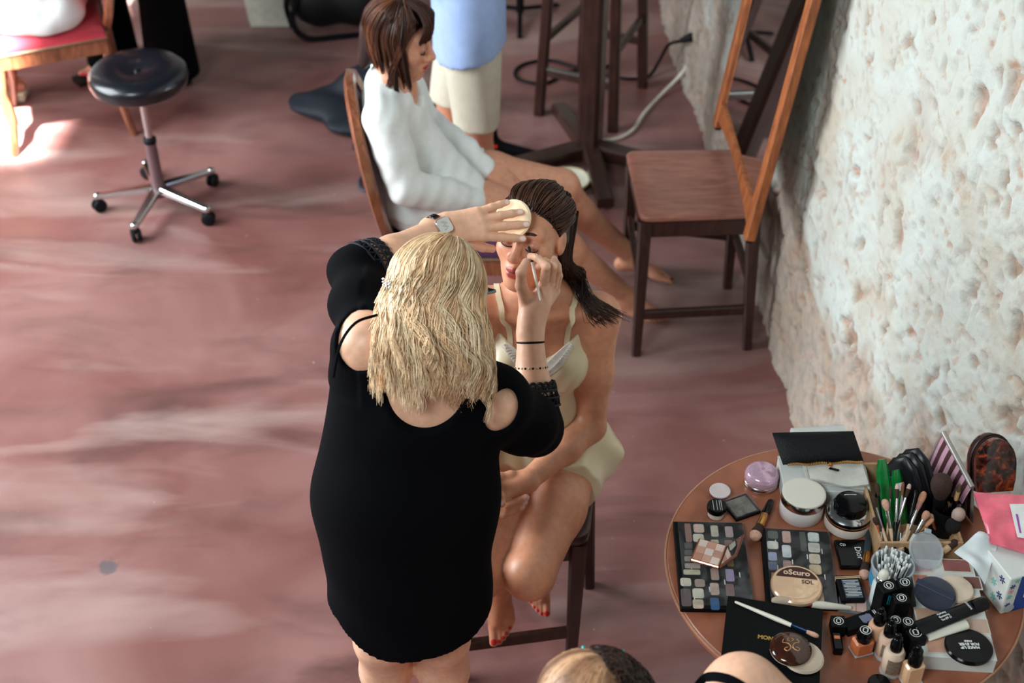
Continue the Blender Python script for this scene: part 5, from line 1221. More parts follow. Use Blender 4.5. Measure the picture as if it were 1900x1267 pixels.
# ============ the person at the bottom edge: pinned-up hair and one bare shoulder
def foreground_person():
    S = SDF(); org = (.25, 1.25, 0)
    hd = Head((.138, 1.395, 1.085), (-.15, .93, -.35), (-.05, .33, .94), 1.08); hd.add(S, (.20, 1.36, .98))
    SRt, SLf = V3(.392, 1.520, 1.022), V3(.02, 1.30, .92)
    S.ell((.23, 1.33, .80), (.15, .10, .20), k=.05); S.ell((.25, 1.27, .60), (.16, .13, .13), k=.05)
    S.cap((.21, 1.36, .98), SRt, .045, .066, .05); S.cap((.21, 1.36, .96), SLf, .045, .052, .05)
    S.chain([SRt, V3(.56, 1.50, .90), V3(.50, 1.60, .70)], [.066, .052, .030], .03); S.chain([SLf, V3(-.02, 1.34, .70), V3(.10, 1.48, .58)], [.052, .042, .028], .03)
    for x in (.16, .33): S.chain([V3(x, 1.27, .55), V3(x, 1.62, .52), V3(x, 1.66, .30), V3(x, 1.60, .09)], [.09, .06, .052, .034], .03); Foot(V3(x, 1.60, .085), (0, 1, -.05), (0, 0, 1), 1 if x < .2 else -1, .95).add(S)
    V, F = sdf_mesh(S, .008); o = np_object('person', V, F, M_skin, None, paint(V, SK_A, []), org); tag(o, 'person with pinned-up brown hair and a bare shoulder at the bottom edge', 'person')
    D = SDF(); D.ell((.23, 1.33, .78), (.163, .115, .19), k=.05); D.ell((.25, 1.28, .60), (.175, .145, .13), k=.05); D.cap((.25, 1.30, .56), (.25, 1.50, .54), .16, .15, .04, flat=(0, 0, 1), fk=1.5)
    V, F = sdf_mesh(D, .008, clip=lambda X, Y, Z: np.maximum(Z-.90, -(Z-.475))); np_object('dress', V, F, M_dress, o, None, org)
    P = [snap(S, p, .003) for p in smooth_path([(.33, 1.50, .93), (.345, 1.50, 1.03), (.34, 1.45, 1.06), (.32, 1.38, 1.02), (.30, 1.30, .93)], 6)]; strip(P, .014, M_dress, 'shoulder_strap', o, org, (0, .3, .9), .002)
    P = [snap(S, p, .003) for p in smooth_path([PZ(1296, 1285, 1.05), PZ(1318, 1266, 1.06), PZ(1350, 1268, 1.07), PZ(1385, 1290, 1.05)], 6)]; strip(P, .016, M_dress, 'halter_strap', o, org, (0, -.3, .9), .002)
    rng = np.random.RandomState(8); paths, cols = [], []; K = 14; c0 = np.array([0, -.014, .034]); RR = np.array([.080, .098, .088])
    hv = SDF(); hv.ell(hd.w(*c0), RR*.97*.97, hd.R, .02); V, F = sdf_mesh(hv, .006, clip=lambda X, Y, Z: (Y-1.45)*.8-(Z-1.125)*.6); parts = [(V, F, srgb(36, 22, 18))]
    for i in range(700):        # golden-brown lengths drawn across to a dark twist
        u = rng.rand(); a = 2.2+u*2.6; p0 = np.array([-math.cos(a)*.98, math.sin(a)*.98, -.1+.2*rng.rand()]); kn = np.array([-.22, .10, .97]); P = []
        lift = .010+.018*math.sin(math.pi*u)
        for t in np.linspace(0, 1, 12):
            q = p0*(1-t)+kn*t; q = q/np.linalg.norm(q)*(1.0+.03*rng.rand()*0); P.append(hd.w(*(c0+q*RR*1.02+q*lift*math.sin(math.pi*t)+rng.normal(0, .0006, 3))))
        paths.append(resample(P, K)); a_ = rng.rand(); w = (vnoise(np.array([[u*9, 0, 0]]), 4)[0]); cols.append(np.array(srgb(92, 52, 34)[:3])*(1-w)+np.array(srgb(214, 168, 128)[:3])*w)
    for i in range(500):        # dark pinned curls on her right
        a = rng.uniform(-.9, 1.3); b = rng.uniform(.2, 1.0); q = np.array([-math.cos(a)*b, math.sin(a)*b, math.sqrt(max(0, 1-b*b))]); q0 = c0+q*RR*1.05; P = []; ph = rng.uniform(0, 6); rr = rng.uniform(.006, .014)
        e1 = np.cross(q, [.3, .2, .9]); e1 /= np.linalg.norm(e1); e2 = np.cross(q, e1)
        for t in np.linspace(0, 1, 12): P.append(hd.w(*(q0+(e1*math.cos(ph+5*t)+e2*math.sin(ph+5*t))*rr+q*.012*math.sin(3*t))))
        paths.append(resample(P, K)); s_ = rng.rand(); cols.append(np.array(srgb(20, 13, 13)[:3])*(1-s_)+np.array(srgb(66, 40, 30)[:3])*s_)
    parts.append(strand_mesh(np.array(paths), .0014, np.array(cols)))
    Vh, Fh, Ch = join_np(parts); np_object('hair', Vh, Fh, M_hair, o, Ch, org)
    M_teal = mat('teal_clip', srgb(30, 180, 170), .25, .3)
    for (x, y, z) in ((-.030, .02, .121), (-.012, .042, .119), (-.048, .030, .113), (.008, .048, .117)):
        mb = MB(); mb.box(Vector(hd.w(x, y, z))-Vector(org), (.005, .012, .005), bev=.001); build('hair_clip', mb, M_teal, o)
    return o
foreground_person()
plank_chair('wooden_chair', 'wooden chair under the person at the bottom edge', [(.06, 1.08), (.44, 1.08), (.44, 1.45), (.06, 1.45)], .47,
            [(.07, 1.10), (.43, 1.10), (.43, 1.44), (.07, 1.44)], [(.09, 1.12), (.41, 1.12), (.41, 1.42), (.09, 1.42)], [(0, 1, .18), (2, 3, .18)], M_darkwood)
# ------------------------------------------------------------------ the make-up on the table
def T(x, y, h=0.0): return PZ(x, y, TZ+h)
def quad(c4, h):
    p = [PZ(x, y, TZ+h) for x, y in c4]; c = sum(p, Vector())/4      # TL, TR, BR, BL in the picture
    ex = ((p[1]-p[0])+(p[2]-p[3]))/2; ey = ((p[0]-p[3])+(p[1]-p[2]))/2
    return c, ex.length, ey.length, math.atan2(ex.y, ex.x)
PM = {}
def pc(r, g, b, rough=.7, **k):
    key = (r, g, b, rough, tuple(k.items()))
    if key not in PM: PM[key] = mat('tint_%02x%02x%02x_%d_%d' % (r, g, b, int(rough*100), len(PM)), srgb(r, g, b), rough, **k)
    return PM[key]
def clearmat(name, col, alpha, rough=.05):
    m, nt, b = base_mat(name); tc = N(nt, 'ShaderNodeTexCoord'); ns = N(nt, 'ShaderNodeTexNoise', Scale=14.0, Detail=6.0, Distortion=1.5); nt.links.new(tc.outputs['Object'], ns.inputs['Vector'])
    r = ramp(nt, [(.42, (alpha, alpha, alpha, 1)), (.72, (min(1, alpha+.16),)*3+(1,))]); nt.links.new(ns.outputs['Fac'], r.inputs[0]); nt.links.new(r.outputs[0], b.inputs['Alpha'])
    b.inputs['Base Color'].default_value = col; b.inputs['Roughness'].default_value = rough; return m
M_clear = clearmat('smudged_clear_plastic', srgb(150, 152, 152), .03)
M_frost = clearmat('frosted_plastic', srgb(196, 208, 216), .55, .3)
M_gold = mat('gold', srgb(206, 148, 84), .28, 1.0, var=.08)
M_rose = mat('rose_gold', srgb(196, 138, 118), .25, .9, var=.06)
M_gloss = mat('gloss_black', srgb(6, 7, 10), .16, spec=.28)
M_box = mat('black_card', srgb(8, 9, 12), .55, spec=.18)
M_whitecard = mat('white_card', srgb(214, 216, 212), .6, var=.04)
M_cream = mat('cream_plastic', srgb(226, 222, 208), .35, var=.03)
M_ink = mat('white_print', srgb(222, 224, 222), .6)
M_goldink = mat('gold_print', srgb(196, 160, 84), .4, .6)
M_blackink = mat('dark_print', srgb(52, 24, 24), .6)
M_bristle = mat('brown_bristle', srgb(58, 38, 32), .8, var=.4, scale=200)
M_tan = mat('tan_bristle', srgb(206, 160, 138), .8, var=.2, scale=200)
I4 = Matrix.Identity(4)
def flat_text(txt, size, x, y, z, m, parent, rot=0.0, **k):
    return text_mesh(txt, size, Matrix.Translation((x, y, z)) @ Matrix.Rotation(rot, 4, 'Z'), m, parent, **k)
def logo_cc(parent, loc, r, m, rot=0.0):
    mb = MB(); M = Matrix.Translation(loc) @ Matrix.Rotation(rot, 4, 'Z')
    mb.tube([M @ Vector((r*math.cos(a), r*math.sin(a), 0)) for a in np.linspace(0, 2*math.pi, 21)], r*.07, 5)
    for s in (-1, 1): mb.tube([M @ Vector((s*(-.16*r+.42*r*math.cos(a)), .46*r*math.sin(a), 0)) for a in np.linspace(.80, 2*math.pi-.80, 14)], r*.085, 5)
    return build('emblem', mb, m, parent, 60)

# --- two big eye-shadow palettes
def palette(label, corners, pans, h=.015):
    c, w, d, a = quad(corners, h); t = thing('eyeshadow_palette', label, 'palette', (c.x, c.y, TZ), a, 'large eye-shadow palettes')
    mb = MB(); mb.box((0, 0, h/2), (w, d, h), bev=.002); build('tray', mb, M_box, t)
    R = Matrix.Rotation(-a, 3, 'Z')
    for (cx, cy, pw, ph, col) in pans:
        x0, x1, y0, y1 = [v/4 for v in (cx-pw/2, cx+pw/2, cy-ph/2, cy+ph/2)]
        q, ww, dd, aa = quad([(1230+x0, 950+y0), (1230+x1, 950+y0), (1230+x1, 950+y1), (1230+x0, 950+y1)], h)
        p = R @ (Vector((q.x, q.y, 0))-Vector((c.x, c.y, 0)))
        mb = MB(); mb.prism(rect_round(ww, dd, min(ww, dd)*.22, 3), h-.001, h+.0016, M=Matrix.Translation((p.x, p.y, 0)), inset=.0006); build('powder_pan', mb, pc(*col, .85, scale=150), t, 40)
    mb = MB(); mb.box((.004, 0, h+.005), (w-.012, d-.008, .0015)); ld = build('clear_lid', mb, M_clear, t)
    for s in (-1, 1): mb = MB(); mb.box((.004+s*(w-.012)/2, 0, h+.003), (.0015, d-.008, .005)); build('lid_wall', mb, M_clear, ld)
    mb = MB()
    for i in range(9): mb.box((-w*.30+w*.22*(i % 4), -d*.38+d*.085*i, h+.0006), (.0022, .014, .0003))
    build('fine_print', mb, M_ink, t)
    return t
PL = [(188, 155, 46, 135, (150, 110, 104)), (266, 122, 78, 62, (205, 180, 168)), (383, 142, 56, 82, (190, 180, 165)), (491, 148, 58, 80, (170, 148, 150)), (264, 193, 80, 58, (214, 208, 190)), (385, 222, 58, 30, (200, 185, 165)), (489, 240, 60, 60, (130, 95, 90)), (190, 250, 60, 46, (90, 85, 85)), (190, 302, 60, 40, (95, 88, 85)), (200, 348, 80, 36, (170, 150, 135)), (220, 400, 115, 36, (175, 160, 150)), (215, 447, 125, 36, (190, 185, 160)), (500, 380, 50, 50, (150, 115, 80)), (385, 462, 60, 85, (165, 140, 130)), (497, 470, 62, 90, (165, 150, 185)), (170, 520, 80, 60, (205, 195, 180)), (274, 528, 76, 56, (160, 140, 130)), (498, 580, 62, 90, (130, 95, 95)), (384, 572, 66, 88, (190, 165, 150)), (172, 635, 75, 130, (95, 80, 80)), (262, 604, 84, 72, (205, 200, 185)), (262, 683, 80, 66, (190, 172, 152)), (386, 682, 66, 88, (50, 85, 130))]
PRt = [(815, 170, 76, 56, (95, 100, 95)), (917, 186, 62, 85, (210, 170, 160)), (1040, 220, 44, 140, (75, 82, 72)), (1117, 187, 82, 66, (205, 212, 212)), (815, 246, 82, 58, (215, 215, 205)), (918, 292, 66, 90, (215, 220, 225)), (1122, 265, 88, 70, (210, 208, 198)), (814, 330, 64, 62, (170, 180, 215)), (816, 400, 64, 60, (95, 100, 130)), (924, 395, 64, 70, (165, 135, 130)), (1127, 348, 84, 72, (215, 200, 180)), (1132, 428, 88, 72, (215, 190, 155)), (1165, 520, 60, 80, (95, 75, 95)), (1165, 640, 60, 85, (205, 170, 135)), (825, 475, 40, 50, (160, 100, 95))]
pal1 = palette('open eye-shadow palette of neutral shades carrying the small mirrored blush compact', [(1258, 962), (1388, 974), (1389, 1124), (1253, 1132)], PL)
pal2 = palette('eye-shadow palette under the round golden powder compact', [(1415, 978), (1543, 986), (1551, 1126), (1418, 1118)], PRt)

# --- small open blush compact with a mirror, on the left palette
def c1(x, y): return (1230+x/4, 950+y/4)
h0 = .0215; c, w, d, a = quad([c1(280, 207), c1(462, 248), c1(408, 402), c1(218, 338)], h0+.009); t = thing('blush_compact', 'small open blush compact with a chequered pan and a raised mirror', 'compact', (c.x, c.y, TZ+h0), a)
mb = MB(); mb.box((0, 0, .0045), (w+.008, d+.008, .009), bev=.002); build('case', mb, M_rose, t)
ch = [(222, 200, 190), (200, 150, 130), (224, 196, 182), (210, 160, 140), (226, 208, 198), (196, 148, 128), (190, 138, 116), (205, 160, 140), (228, 206, 194)]
for i in range(9): mb = MB(); mb.box(((i % 3-1)*w/3, (1-i//3)*d/3, .0096), (w/3-.0006, d/3-.0006, .0014)); build('powder_tile', mb, pc(*ch[i], .8), t)
e = empty('lid', (w/2+.006, 0, .008)); e.parent = t; e.rotation_euler = (0, -math.radians(58), 0)
mb = MB(); mb.box((w/2, 0, 0), (w+.004, d+.008, .005), bev=.0015); build('lid_case', mb, pc(112, 66, 52, .35), e); mb = MB(); mb.box((w/2, 0, .0028), (w-.006, d-.004, .0008)); build('mirror_pane', mb, M_mirror, e)

# --- round golden compact reading oSCURO SOL
p = T(1477, 1090, .023); t = thing('powder_compact', 'round golden powder compact lettered oSCURO SOL', 'compact', (p.x, p.y, TZ+.0215), math.radians(-8))
R0 = .053; mb = MB(); mb.lathe([(0, 0), (R0-.003, 0), (R0, .003), (R0, .010), (R0-.003, .013), (0, .0135)], 48); build('case', mb, mat('peach_gold_plastic', srgb(222, 184, 150), .22, .35, coat=.5), t, 40)
mb = MB(); pts = [(R0*.86*math.cos(x), R0*.86*math.sin(x)) for x in np.linspace(math.radians(22), math.radians(158), 24)]; mb.prism(pts, .0134, .0142); build('label_band', mb, pc(66, 28, 26, .4), t)
mb = MB(); pts = [(-.006, .014), (-.006, -R0*.80), (R0*.42, -R0*.68), (R0*.80, -R0*.25), (R0*.84, .014)]; mb.prism(pts, .0134, .0140); build('powder_window', mb, mat('marbled_powder', srgb(224, 190, 156), .7, var=.25, scale=60), t)
flat_text('oScuro', .019, 0, .029, .0146, pc(224, 196, 170, .5), t, bold=.0005); flat_text('SOL', .014, .022, .006, .0144, M_blackink, t)

# --- flat black box with gold lettering
c, w, d, a = quad([(1347, 1108), (1522, 1130), (1522, 1290), (1340, 1255)], .028); t = thing('flat_black_box', 'flat square black box with gold lettering', 'box', (c.x, c.y, TZ), a)
mb = MB(); mb.box((0, 0, .011), (w, d, .022), bev=.0015); build('base', mb, M_box, t); mb = MB(); mb.box((0, 0, .0255), (w+.003, d+.003, .007), bev=.0012); build('lid', mb, M_box, t)
tp = Matrix.Rotation(-a, 3, 'Z') @ (T(1424, 1184, .029)-Vector((c.x, c.y, 0))); flat_text('MONT', .013, tp.x, tp.y, .0293, M_goldink, t, bold=.0006); flat_text('PA', .007, tp.x+.016, tp.y-.011, .0293, M_goldink, t)

# --- brushes
def brush(label, p0, p1, hm, fm, bm, r=.004, L=(.62, .82), br=1.5, flatk=1.0, tipm=None, group=None, cat='brush', taper=.65):
    # p0 end of the handle, p1 tip of the bristles
    p0, p1 = Vector(p0), Vector(p1); D = p1-p0; n = D.length; t = thing('makeup_brush', label, cat, p0, 0, group)
    q = D.to_track_quat('Z', 'X').to_matrix().to_4x4(); S = q @ Matrix.Diagonal((1, flatk, 1, 1))
    a, b = n*L[0], n*L[1]
    mb = MB(); mb.lathe([(0, 0), (r*taper*.8, .001), (r*taper, .004), (r*1.15, a*.75), (r, a)], 12, M=q); build('handle', mb, hm, t, 50)
    mb = MB(); mb.lathe([(r*1.02, a), (r*1.1, a+.001), (r*1.1, b*.5+a*.5), (r*1.15, b)], 12, M=S); build('ferrule', mb, fm, t, 50)
    R = r*br; m = n-b; mb = MB(); mb.lathe([(r*1.0, b-.001), (R*.92, b+m*.35), (R, b+m*.65), (R*.82, b+m*.88), (R*.4, n), (0, n)], 14, M=S); build('bristles', mb, bm, t, 60)
    if tipm: mb = MB(); mb.lathe([(R*1.01, b+m*.66), (R*.84, b+m*.89), (R*.42, n+.0006), (0, n+.0006)], 14, M=S); build('bristle_tip', mb, tipm, t, 60)
    return t
M_whitew = mat('white_lacquered_handle', srgb(222, 218, 204), .35); M_palewood = wood('pale_brush_wood', srgb(196, 160, 124), srgb(222, 190, 156), .5); M_blackh = M_gloss
brush('white-handled flat brush lying across the black box', T(1363, 1116, .033), T(1519, 1181, .033), M_whitew, pc(20, 50, 80, .3, metal=.6), M_tan, .0045, (.68, .86), 1.5, .6)
brush('short fluffy brush with a golden ferrule beside the neutral palette', T(1431, 929, .010), T(1399, 1000, .014), M_gloss, M_gold, M_bristle, .0085, (.38, .68), 1.6, 1, M_tan, taper=.9)
brush('short brush with a golden ferrule beside the black square compact', T(1613, 985, .010), T(1603, 1072, .016), pc(44, 60, 72, .4), M_gold, M_bristle, .007, (.48, .72), 1.6, 1, M_tan, taper=.9)
brush('white-handled brush with a red ferrule below the second palette', T(1580, 1128, .012), T(1432, 1113, .030), M_whitew, pc(150, 24, 50, .4), pc(190, 170, 150, .9), .0075, (.50, .70), 1.5, .7)

# --- monogrammed brown compact with a cream puff under it
p = T(1490, 1219, .034); t = thing('cream_puff', 'cream powder puff under the brown monogrammed compact', 'puff', (p.x, p.y, TZ+.029))
mb = MB(); mb.lathe([(0, 0), (.036, 0), (.041, .004), (.038, .009), (0, .010)], 32); build('pad', mb, pc(222, 206, 186, .9), t, 50)
p = T(1467, 1206, .045); t = thing('monogram_compact', 'round dark brown compact with a golden monogram', 'compact', (p.x, p.y, TZ+.0392))
mb = MB(); mb.lathe([(0, 0), (.036, 0), (.040, .004), (.041, .007), (0, .007)], 40); build('base', mb, M_cream, t, 40)
mb = MB(); mb.lathe([(.0405, .007), (.0415, .010), (.039, .015), (.028, .019), (.012, .0205), (0, .0208)], 40); build('lid', mb, mat('tortoise_brown', srgb(62, 28, 14), .12, var=.5, scale=30, coat=.6), t, 50)
mb = MB()
for s in (-1, 1):
    mb.tube(smooth_path([(s*.013, .016, .0200), (s*.016, .008, .0198), (s*.006, .004, .0212), (s*.002, -.006, .0212), (s*.010, -.013, .0200), (s*.015, -.008, .0198), (s*.008, -.004, .0206)], 6), .0009, 5)
    mb.tube(smooth_path([(s*.003, .018, .0204), (s*.006, .014, .0206), (s*.002, .010, .0212)], 5), .0008, 5)
build('monogram', mb, mat('gold_monogram', srgb(222, 160, 104), .35, .5), t, 50)

# --- jars and compacts at the back left
def jar(label, px, r, hb, hl, bodym, lidm, name='cream_jar', rl=None, cat='jar', dome=0.0, ring=None, base=0.0, sink=None):
    p = T(*px); t = thing(name, label, cat, (p.x, p.y, TZ+base)); rl = rl or r
    mb = MB(); mb.lathe([(0, 0), (r*.93, 0), (r, .004), (r, hb-.003), (r*.96, hb), (0, hb)], 40); build('body', mb, bodym, t, 40)
    if ring: mb = MB(); mb.lathe([(rl*.99, hb), (rl*1.01, hb+.0015), (rl*1.01, hb+ring[0]), (rl*.98, hb+ring[0]+.001), (0, hb+ring[0]+.001)], 40); build('ring', mb, ring[1], t, 40); hb += ring[0]
    prof = [(0, hb), (rl*.97, hb), (rl, hb+.002), (rl, hb+hl*.75), (rl*.985, hb+hl*.9), (rl*.94, hb+hl)]+[(rl*.94*math.cos(q_), hb+hl+dome*math.sin(q_)) for q_ in np.linspace(.15, math.pi/2-.001, 7)]+[(0, hb+hl+dome)]
    mb = MB(); mb.lathe(prof, 40); build('lid', mb, lidm, t, 40)
    return t
m_, nt_, b_ = base_mat('pearly_pink'); lw = N(nt_, 'ShaderNodeTexNoise', Scale=18.0, Detail=2.0, Distortion=2.0); rr_ = ramp(nt_, [(.3, srgb(206, 150, 180)), (.5, srgb(228, 196, 214)), (.7, srgb(176, 132, 170))]); nt_.links.new(lw.outputs['Fac'], rr_.inputs[0]); nt_.links.new(rr_.outputs[0], b_.inputs['Base Color']); b_.inputs['Roughness'].default_value = .18; b_.inputs['Metallic'].default_value = .35
M_pearl = m_
tt = jar('pearly pink dome-lidded jar with a chrome rim', (1411, 898), .038, .012, .020, M_chrome, M_pearl, dome=.012, ring=(.004, M_chrome))
mb = MB(); mb.lathe([(0, .048), (.003, .0485), (.004, .050), (0, .052)], 12); build('nipple', mb, M_pearl, tt, 50)
jar('small clear pot of pale pink powder', (1335, 918), .0235, .010, .005, M_clear, pc(214, 200, 200, .4), 'powder_pot')
t = jar('small loose-powder pot with a black striped lid', (1328, 955), .0215, .016, .014, M_clear, M_gloss, 'powder_pot')
mb = MB(); mb.lathe([(0, .001), (.018, .001), (.018, .013), (0, .013)], 24); build('powder', mb, pc(206, 190, 176, .9), t, 40)
mb = MB()
for dx in (-.008, .0, .006, .010): mb.box((dx, 0, .0303), (.0009, .030, .0004))
build('lid_stripes', mb, M_ink, t)
t = jar('large white cream jar with a wide chrome collar', (1485, 952), .0475, .040, .004, mat('milky_glass', srgb(214, 206, 204), .25, var=.03), M_cream, ring=(.020, M_chrome), dome=.001)
t = jar('white and gold jar with a glossy black domed lid', (1571, 972), .050, .026, .010, mat('porcelain', srgb(214, 202, 192), .25), M_gloss, dome=.006, ring=(.006, M_gold))
mb = MB(); mb.lathe([(.050, .033), (.049, .042), (.040, .050), (.036, .0505)], 40); build('silver_shoulder', mb, M_chrome, t, 40)
mb = MB(); mb.lathe([(.036, .050), (.0365, .062), (.033, .069), (.016, .074), (0, .075)], 40); build('dome', mb, M_gloss, t, 40)
flat_text('HYDRA', .008, 0, .010, .0752, M_ink, t, rot=math.pi+.2, name='lettering') if False else None
mb = MB()
for i, (wd, yy) in enumerate(((.026, .016), (.016, .010), (.022, .003))): mb.box((0, yy, .0735-.0*i), (wd, .0012, .0012))
build('lid_print', mb, M_ink, t)
# square clear compact
c, w, d, a = quad([(1346, 925), (1386, 913), (1411, 945), (1360, 965)], .012); t = thing('clear_compact', 'square clear-lidded compact with a marbled grey pan', 'compact', (c.x, c.y, TZ), a)
mb = MB(); mb.box((0, 0, .004), (w, d, .008), bev=.001); build('base', mb, M_box, t); mb = MB(); mb.box((0, 0, .0086), (w*.8, d*.8, .0012)); build('pan', mb, mat('marbled_shadow', srgb(110, 106, 98), .7, var=.6, scale=60), t); mb = MB(); mb.box((0, 0, .0125), (w, d, .0014)); build('lid', mb, M_clear, t)

# --- white carton with folded cloth and black clutch
c, w, d, a = quad([(1448, 845), (1596, 850), (1613, 910), (1452, 915)], .045); t = thing('white_carton', 'white cardboard carton under the folded cloth and clutch', 'box', (c.x, c.y, TZ), a)
CB = (c, w, d, a); mb = MB(); mb.box((0, 0, .0225), (w, d, .045), bev=.0015); build('carton_body', mb, M_whitecard, t); mb = MB(); mb.box((0, 0, .0462), (w+.002, d+.002, .0024), bev=.0008); build('carton_lid', mb, M_whitecard, t)
t = thing('folded_cloth', 'folded off-white cloth on the white carton', 'cloth', T(1545, 888, .048)); vs = []; fs = []; K = 26
b0 = T(1545, 888, .048); l0 = T(1490, 872, .048)-b0; l1 = T(1606, 880, .048)-b0; l2 = T(1520, 905, .048)-b0
for layer in range(3):
    mb = MB(); vs = []; fs = []; nu, nv = 18, 8
    for i in range(nu+1):
        for j in range(nv+1):
            u, v = i/nu, j/nv; p = l0.lerp(l1, u)*(1-.05*layer)+Vector((0, 1, 0))*(.026-.078*v+.006*math.sin(4*u+layer))+Vector((0, 0, .004+.0065*layer+.003*math.sin(7*u+3*v+2*layer)+(.003 if v in (0, 1) else .005)))
            vs.append(p)
    for i in range(nu):
        for j in range(nv): a_ = i*(nv+1)+j; fs.append((a_, a_+1, a_+nv+2, a_+nv+1))
    n0_ = len(vs); vs += [v-Vector((0, 0, .0045)) for v in vs]; fs += [tuple(x+n0_ for x in f[::-1]) for f in fs]
    edge = [j for j in range(nv)] 
    for i in range(nu):
        for j in (0, nv): a_ = i*(nv+1)+j; b_2 = a_+nv+1; fs.append((a_, b_2, b_2+n0_, a_+n0_))
    for j in range(nv):
        for i in (0, nu): a_ = i*(nv+1)+j; fs.append((a_, a_+1, a_+1+n0_, a_+n0_))
    mb.add(vs, fs); build('fold', mb, mat('off_white_cotton%d' % layer, srgb(206, 204, 196), .9, bump=.3, bscale=200), t, 60)
# clutch: tilted slab, its zipped edge resting on the cloth
t = thing('black_clutch', 'black leather clutch with a gold zip on top of the white carton', 'clutch', T(1520, 835, .06))
B0 = T(1520, 835, .06); P4 = [PZ(1433, 803, TZ+.115), PZ(1583, 800, TZ+.115), PZ(1602, 856, TZ+.072), PZ(1453, 862, TZ+.072)]; nz = (P4[1]-P4[0]).cross(P4[3]-P4[0]).normalized()
if nz.z < 0: nz = -nz
mb = MB(); vs = []; nu, nv = 14, 8; fs = []
for s in (1, -1):
    for i in range(nu+1):
        for j in range(nv+1):
            u, v = i/nu, j/nv; p = P4[0].lerp(P4[1], u).lerp(P4[3].lerp(P4[2], u), v); bul = .009*(math.sin(math.pi*u)*math.sin(math.pi*v))**.4+.0025
            vs.append(p+nz*bul*s-B0)
n0_ = (nu+1)*(nv+1)
for i in range(nu):
    for j in range(nv): a_ = i*(nv+1)+j; fs.append((a_, a_+1, a_+nv+2, a_+nv+1)); fs.append((a_+n0_, a_+nv+1+n0_, a_+nv+2+n0_, a_+1+n0_))
for i in range(nu):
    for j in (0, nv): a_ = i*(nv+1)+j; b_2 = a_+nv+1; fs.append((a_, b_2, b_2+n0_, a_+n0_))
for j in range(nv):
    for i in (0, nu): a_ = i*(nv+1)+j; fs.append((a_, a_+1, a_+1+n0_, a_+n0_))
mb.add(vs, fs); build('leather_body', mb, mat('grained_black_leather', srgb(10, 11, 16), .45, bump=.35, bscale=350, spec=.3), t, 60)
# prop that carries the lifted edge of the clutch
t2 = thing('paper_roll', 'white paper roll showing behind the black clutch', 'paper', T(1520, 812, .075)); mb = MB(); a_, b_2 = PZ(1470, 812, TZ+.082)-T(1520, 812, .075), PZ(1565, 806, TZ+.082)-T(1520, 812, .075); mb.tube([a_, b_2], .022, 20); build('roll', mb, M_whitecard, t2, 50)
e0, e1 = P4[3].lerp(P4[2], .06)+nz*.006, P4[3].lerp(P4[2], .97)+nz*.006; mb = MB(); mb2 = MB()
for i in range(46):
    p = e0.lerp(e1, i/45)-B0+Vector((0, 0, .0015*math.sin(i*.4))); mb.box(p+Vector((0, -.002, 0)), (.0026, .0055, .0022))
build('zip_teeth', mb, M_gold, t); p = e0.lerp(e1, .55)-B0
mb2.box(p+Vector((0, -.006, .002)), (.007, .012, .004), bev=.001); mb2.tube([p+Vector((0, -.012, .002))+Vector((.004*math.cos(a), .005*math.sin(a), 0)) for a in np.linspace(0, 2*math.pi, 13)], .0012, 5); zp = build('zip_pull', mb2, M_gold, t, 50)
mb = MB(); mb.box(p+Vector((.008, -.021, -.001)), (.022, .007, .002), M=Matrix.Rotation(-.35, 3, 'Z'), bev=.0008); build('pull_tab', mb, M_black, zp)

# --- black square compact lettered Dior
c, w, d, a = quad([(1555, 1000), (1612, 1000), (1612, 1050), (1552, 1050)], .014); t = thing('square_compact', 'black square compact with silver lettering', 'compact', (c.x, c.y, TZ), a)
mb = MB(); mb.box((0, 0, .007), (w, d, .014), bev=.003); build('case', mb, M_gloss, t); flat_text('Dior', .019, .012, -.002, .0146, M_ink, t, rot=-math.pi/2+.05); flat_text('CD', .009, -.018, .022, .0143, M_ink, t, rot=-.2)
# --- black pencil case with a printed label and a rubber band
c, w, d, a = quad([(1550, 1066), (1590, 1066), (1610, 1112), (1562, 1114)], .02); t = thing('labelled_black_pack', 'slim black pack with small white print and a rubber band', 'box', (c.x, c.y, TZ), a)
mb = MB(); mb.box((0, 0, .010), (w, d, .020), bev=.002); build('pack', mb, M_box, t); mb = MB(); mb.box((.003, -.004, .0202), (w*.72, d*.72, .0006)); build('printed_label', mb, pc(70, 84, 96, .5), t)
mb = MB()
for i in range(11): mb.box((.003+.003*((i*7) % 3-1), -.024+.0042*i, .0207), (w*(.5+.16*((i*5) % 3)/2), .0014, .0003))
build('print_lines', mb, M_ink, t)
for k in (0, 1): mb = MB(); y = d*.34+.004*k; mb.tube([(-w/2-.001, y, .002), (-w/2-.001, y, .021), (w/2+.001, y+.002, .021), (w/2+.001, y, .002)], .0012, 5); build('rubber_band', mb, pc(206, 176, 140, .6), t)
# --- little clear blush palette
c, w, d, a = quad([(1558, 1105), (1617, 1112), (1612, 1136), (1556, 1128)], .010); t = thing('clear_blush_palette', 'small clear-cased palette of two pale pink blushes', 'palette', (c.x, c.y, TZ), a)
mb = MB(); mb.box((0, 0, .004), (w, d*1.3, .008), bev=.001); build('case', mb, pc(108, 106, 104, .3), t)
for s in (-1, 1): mb = MB(); mb.box((s*w*.17+.003, 0, .0086), (w*.32, d, .0014)); build('blush_pan', mb, pc(222, 186 if s < 0 else 178, 168, .8), t)
mb = MB(); mb.box((0, 0, .0115), (w, d*1.3, .0012)); build('clear_lid', mb, M_clear, t)

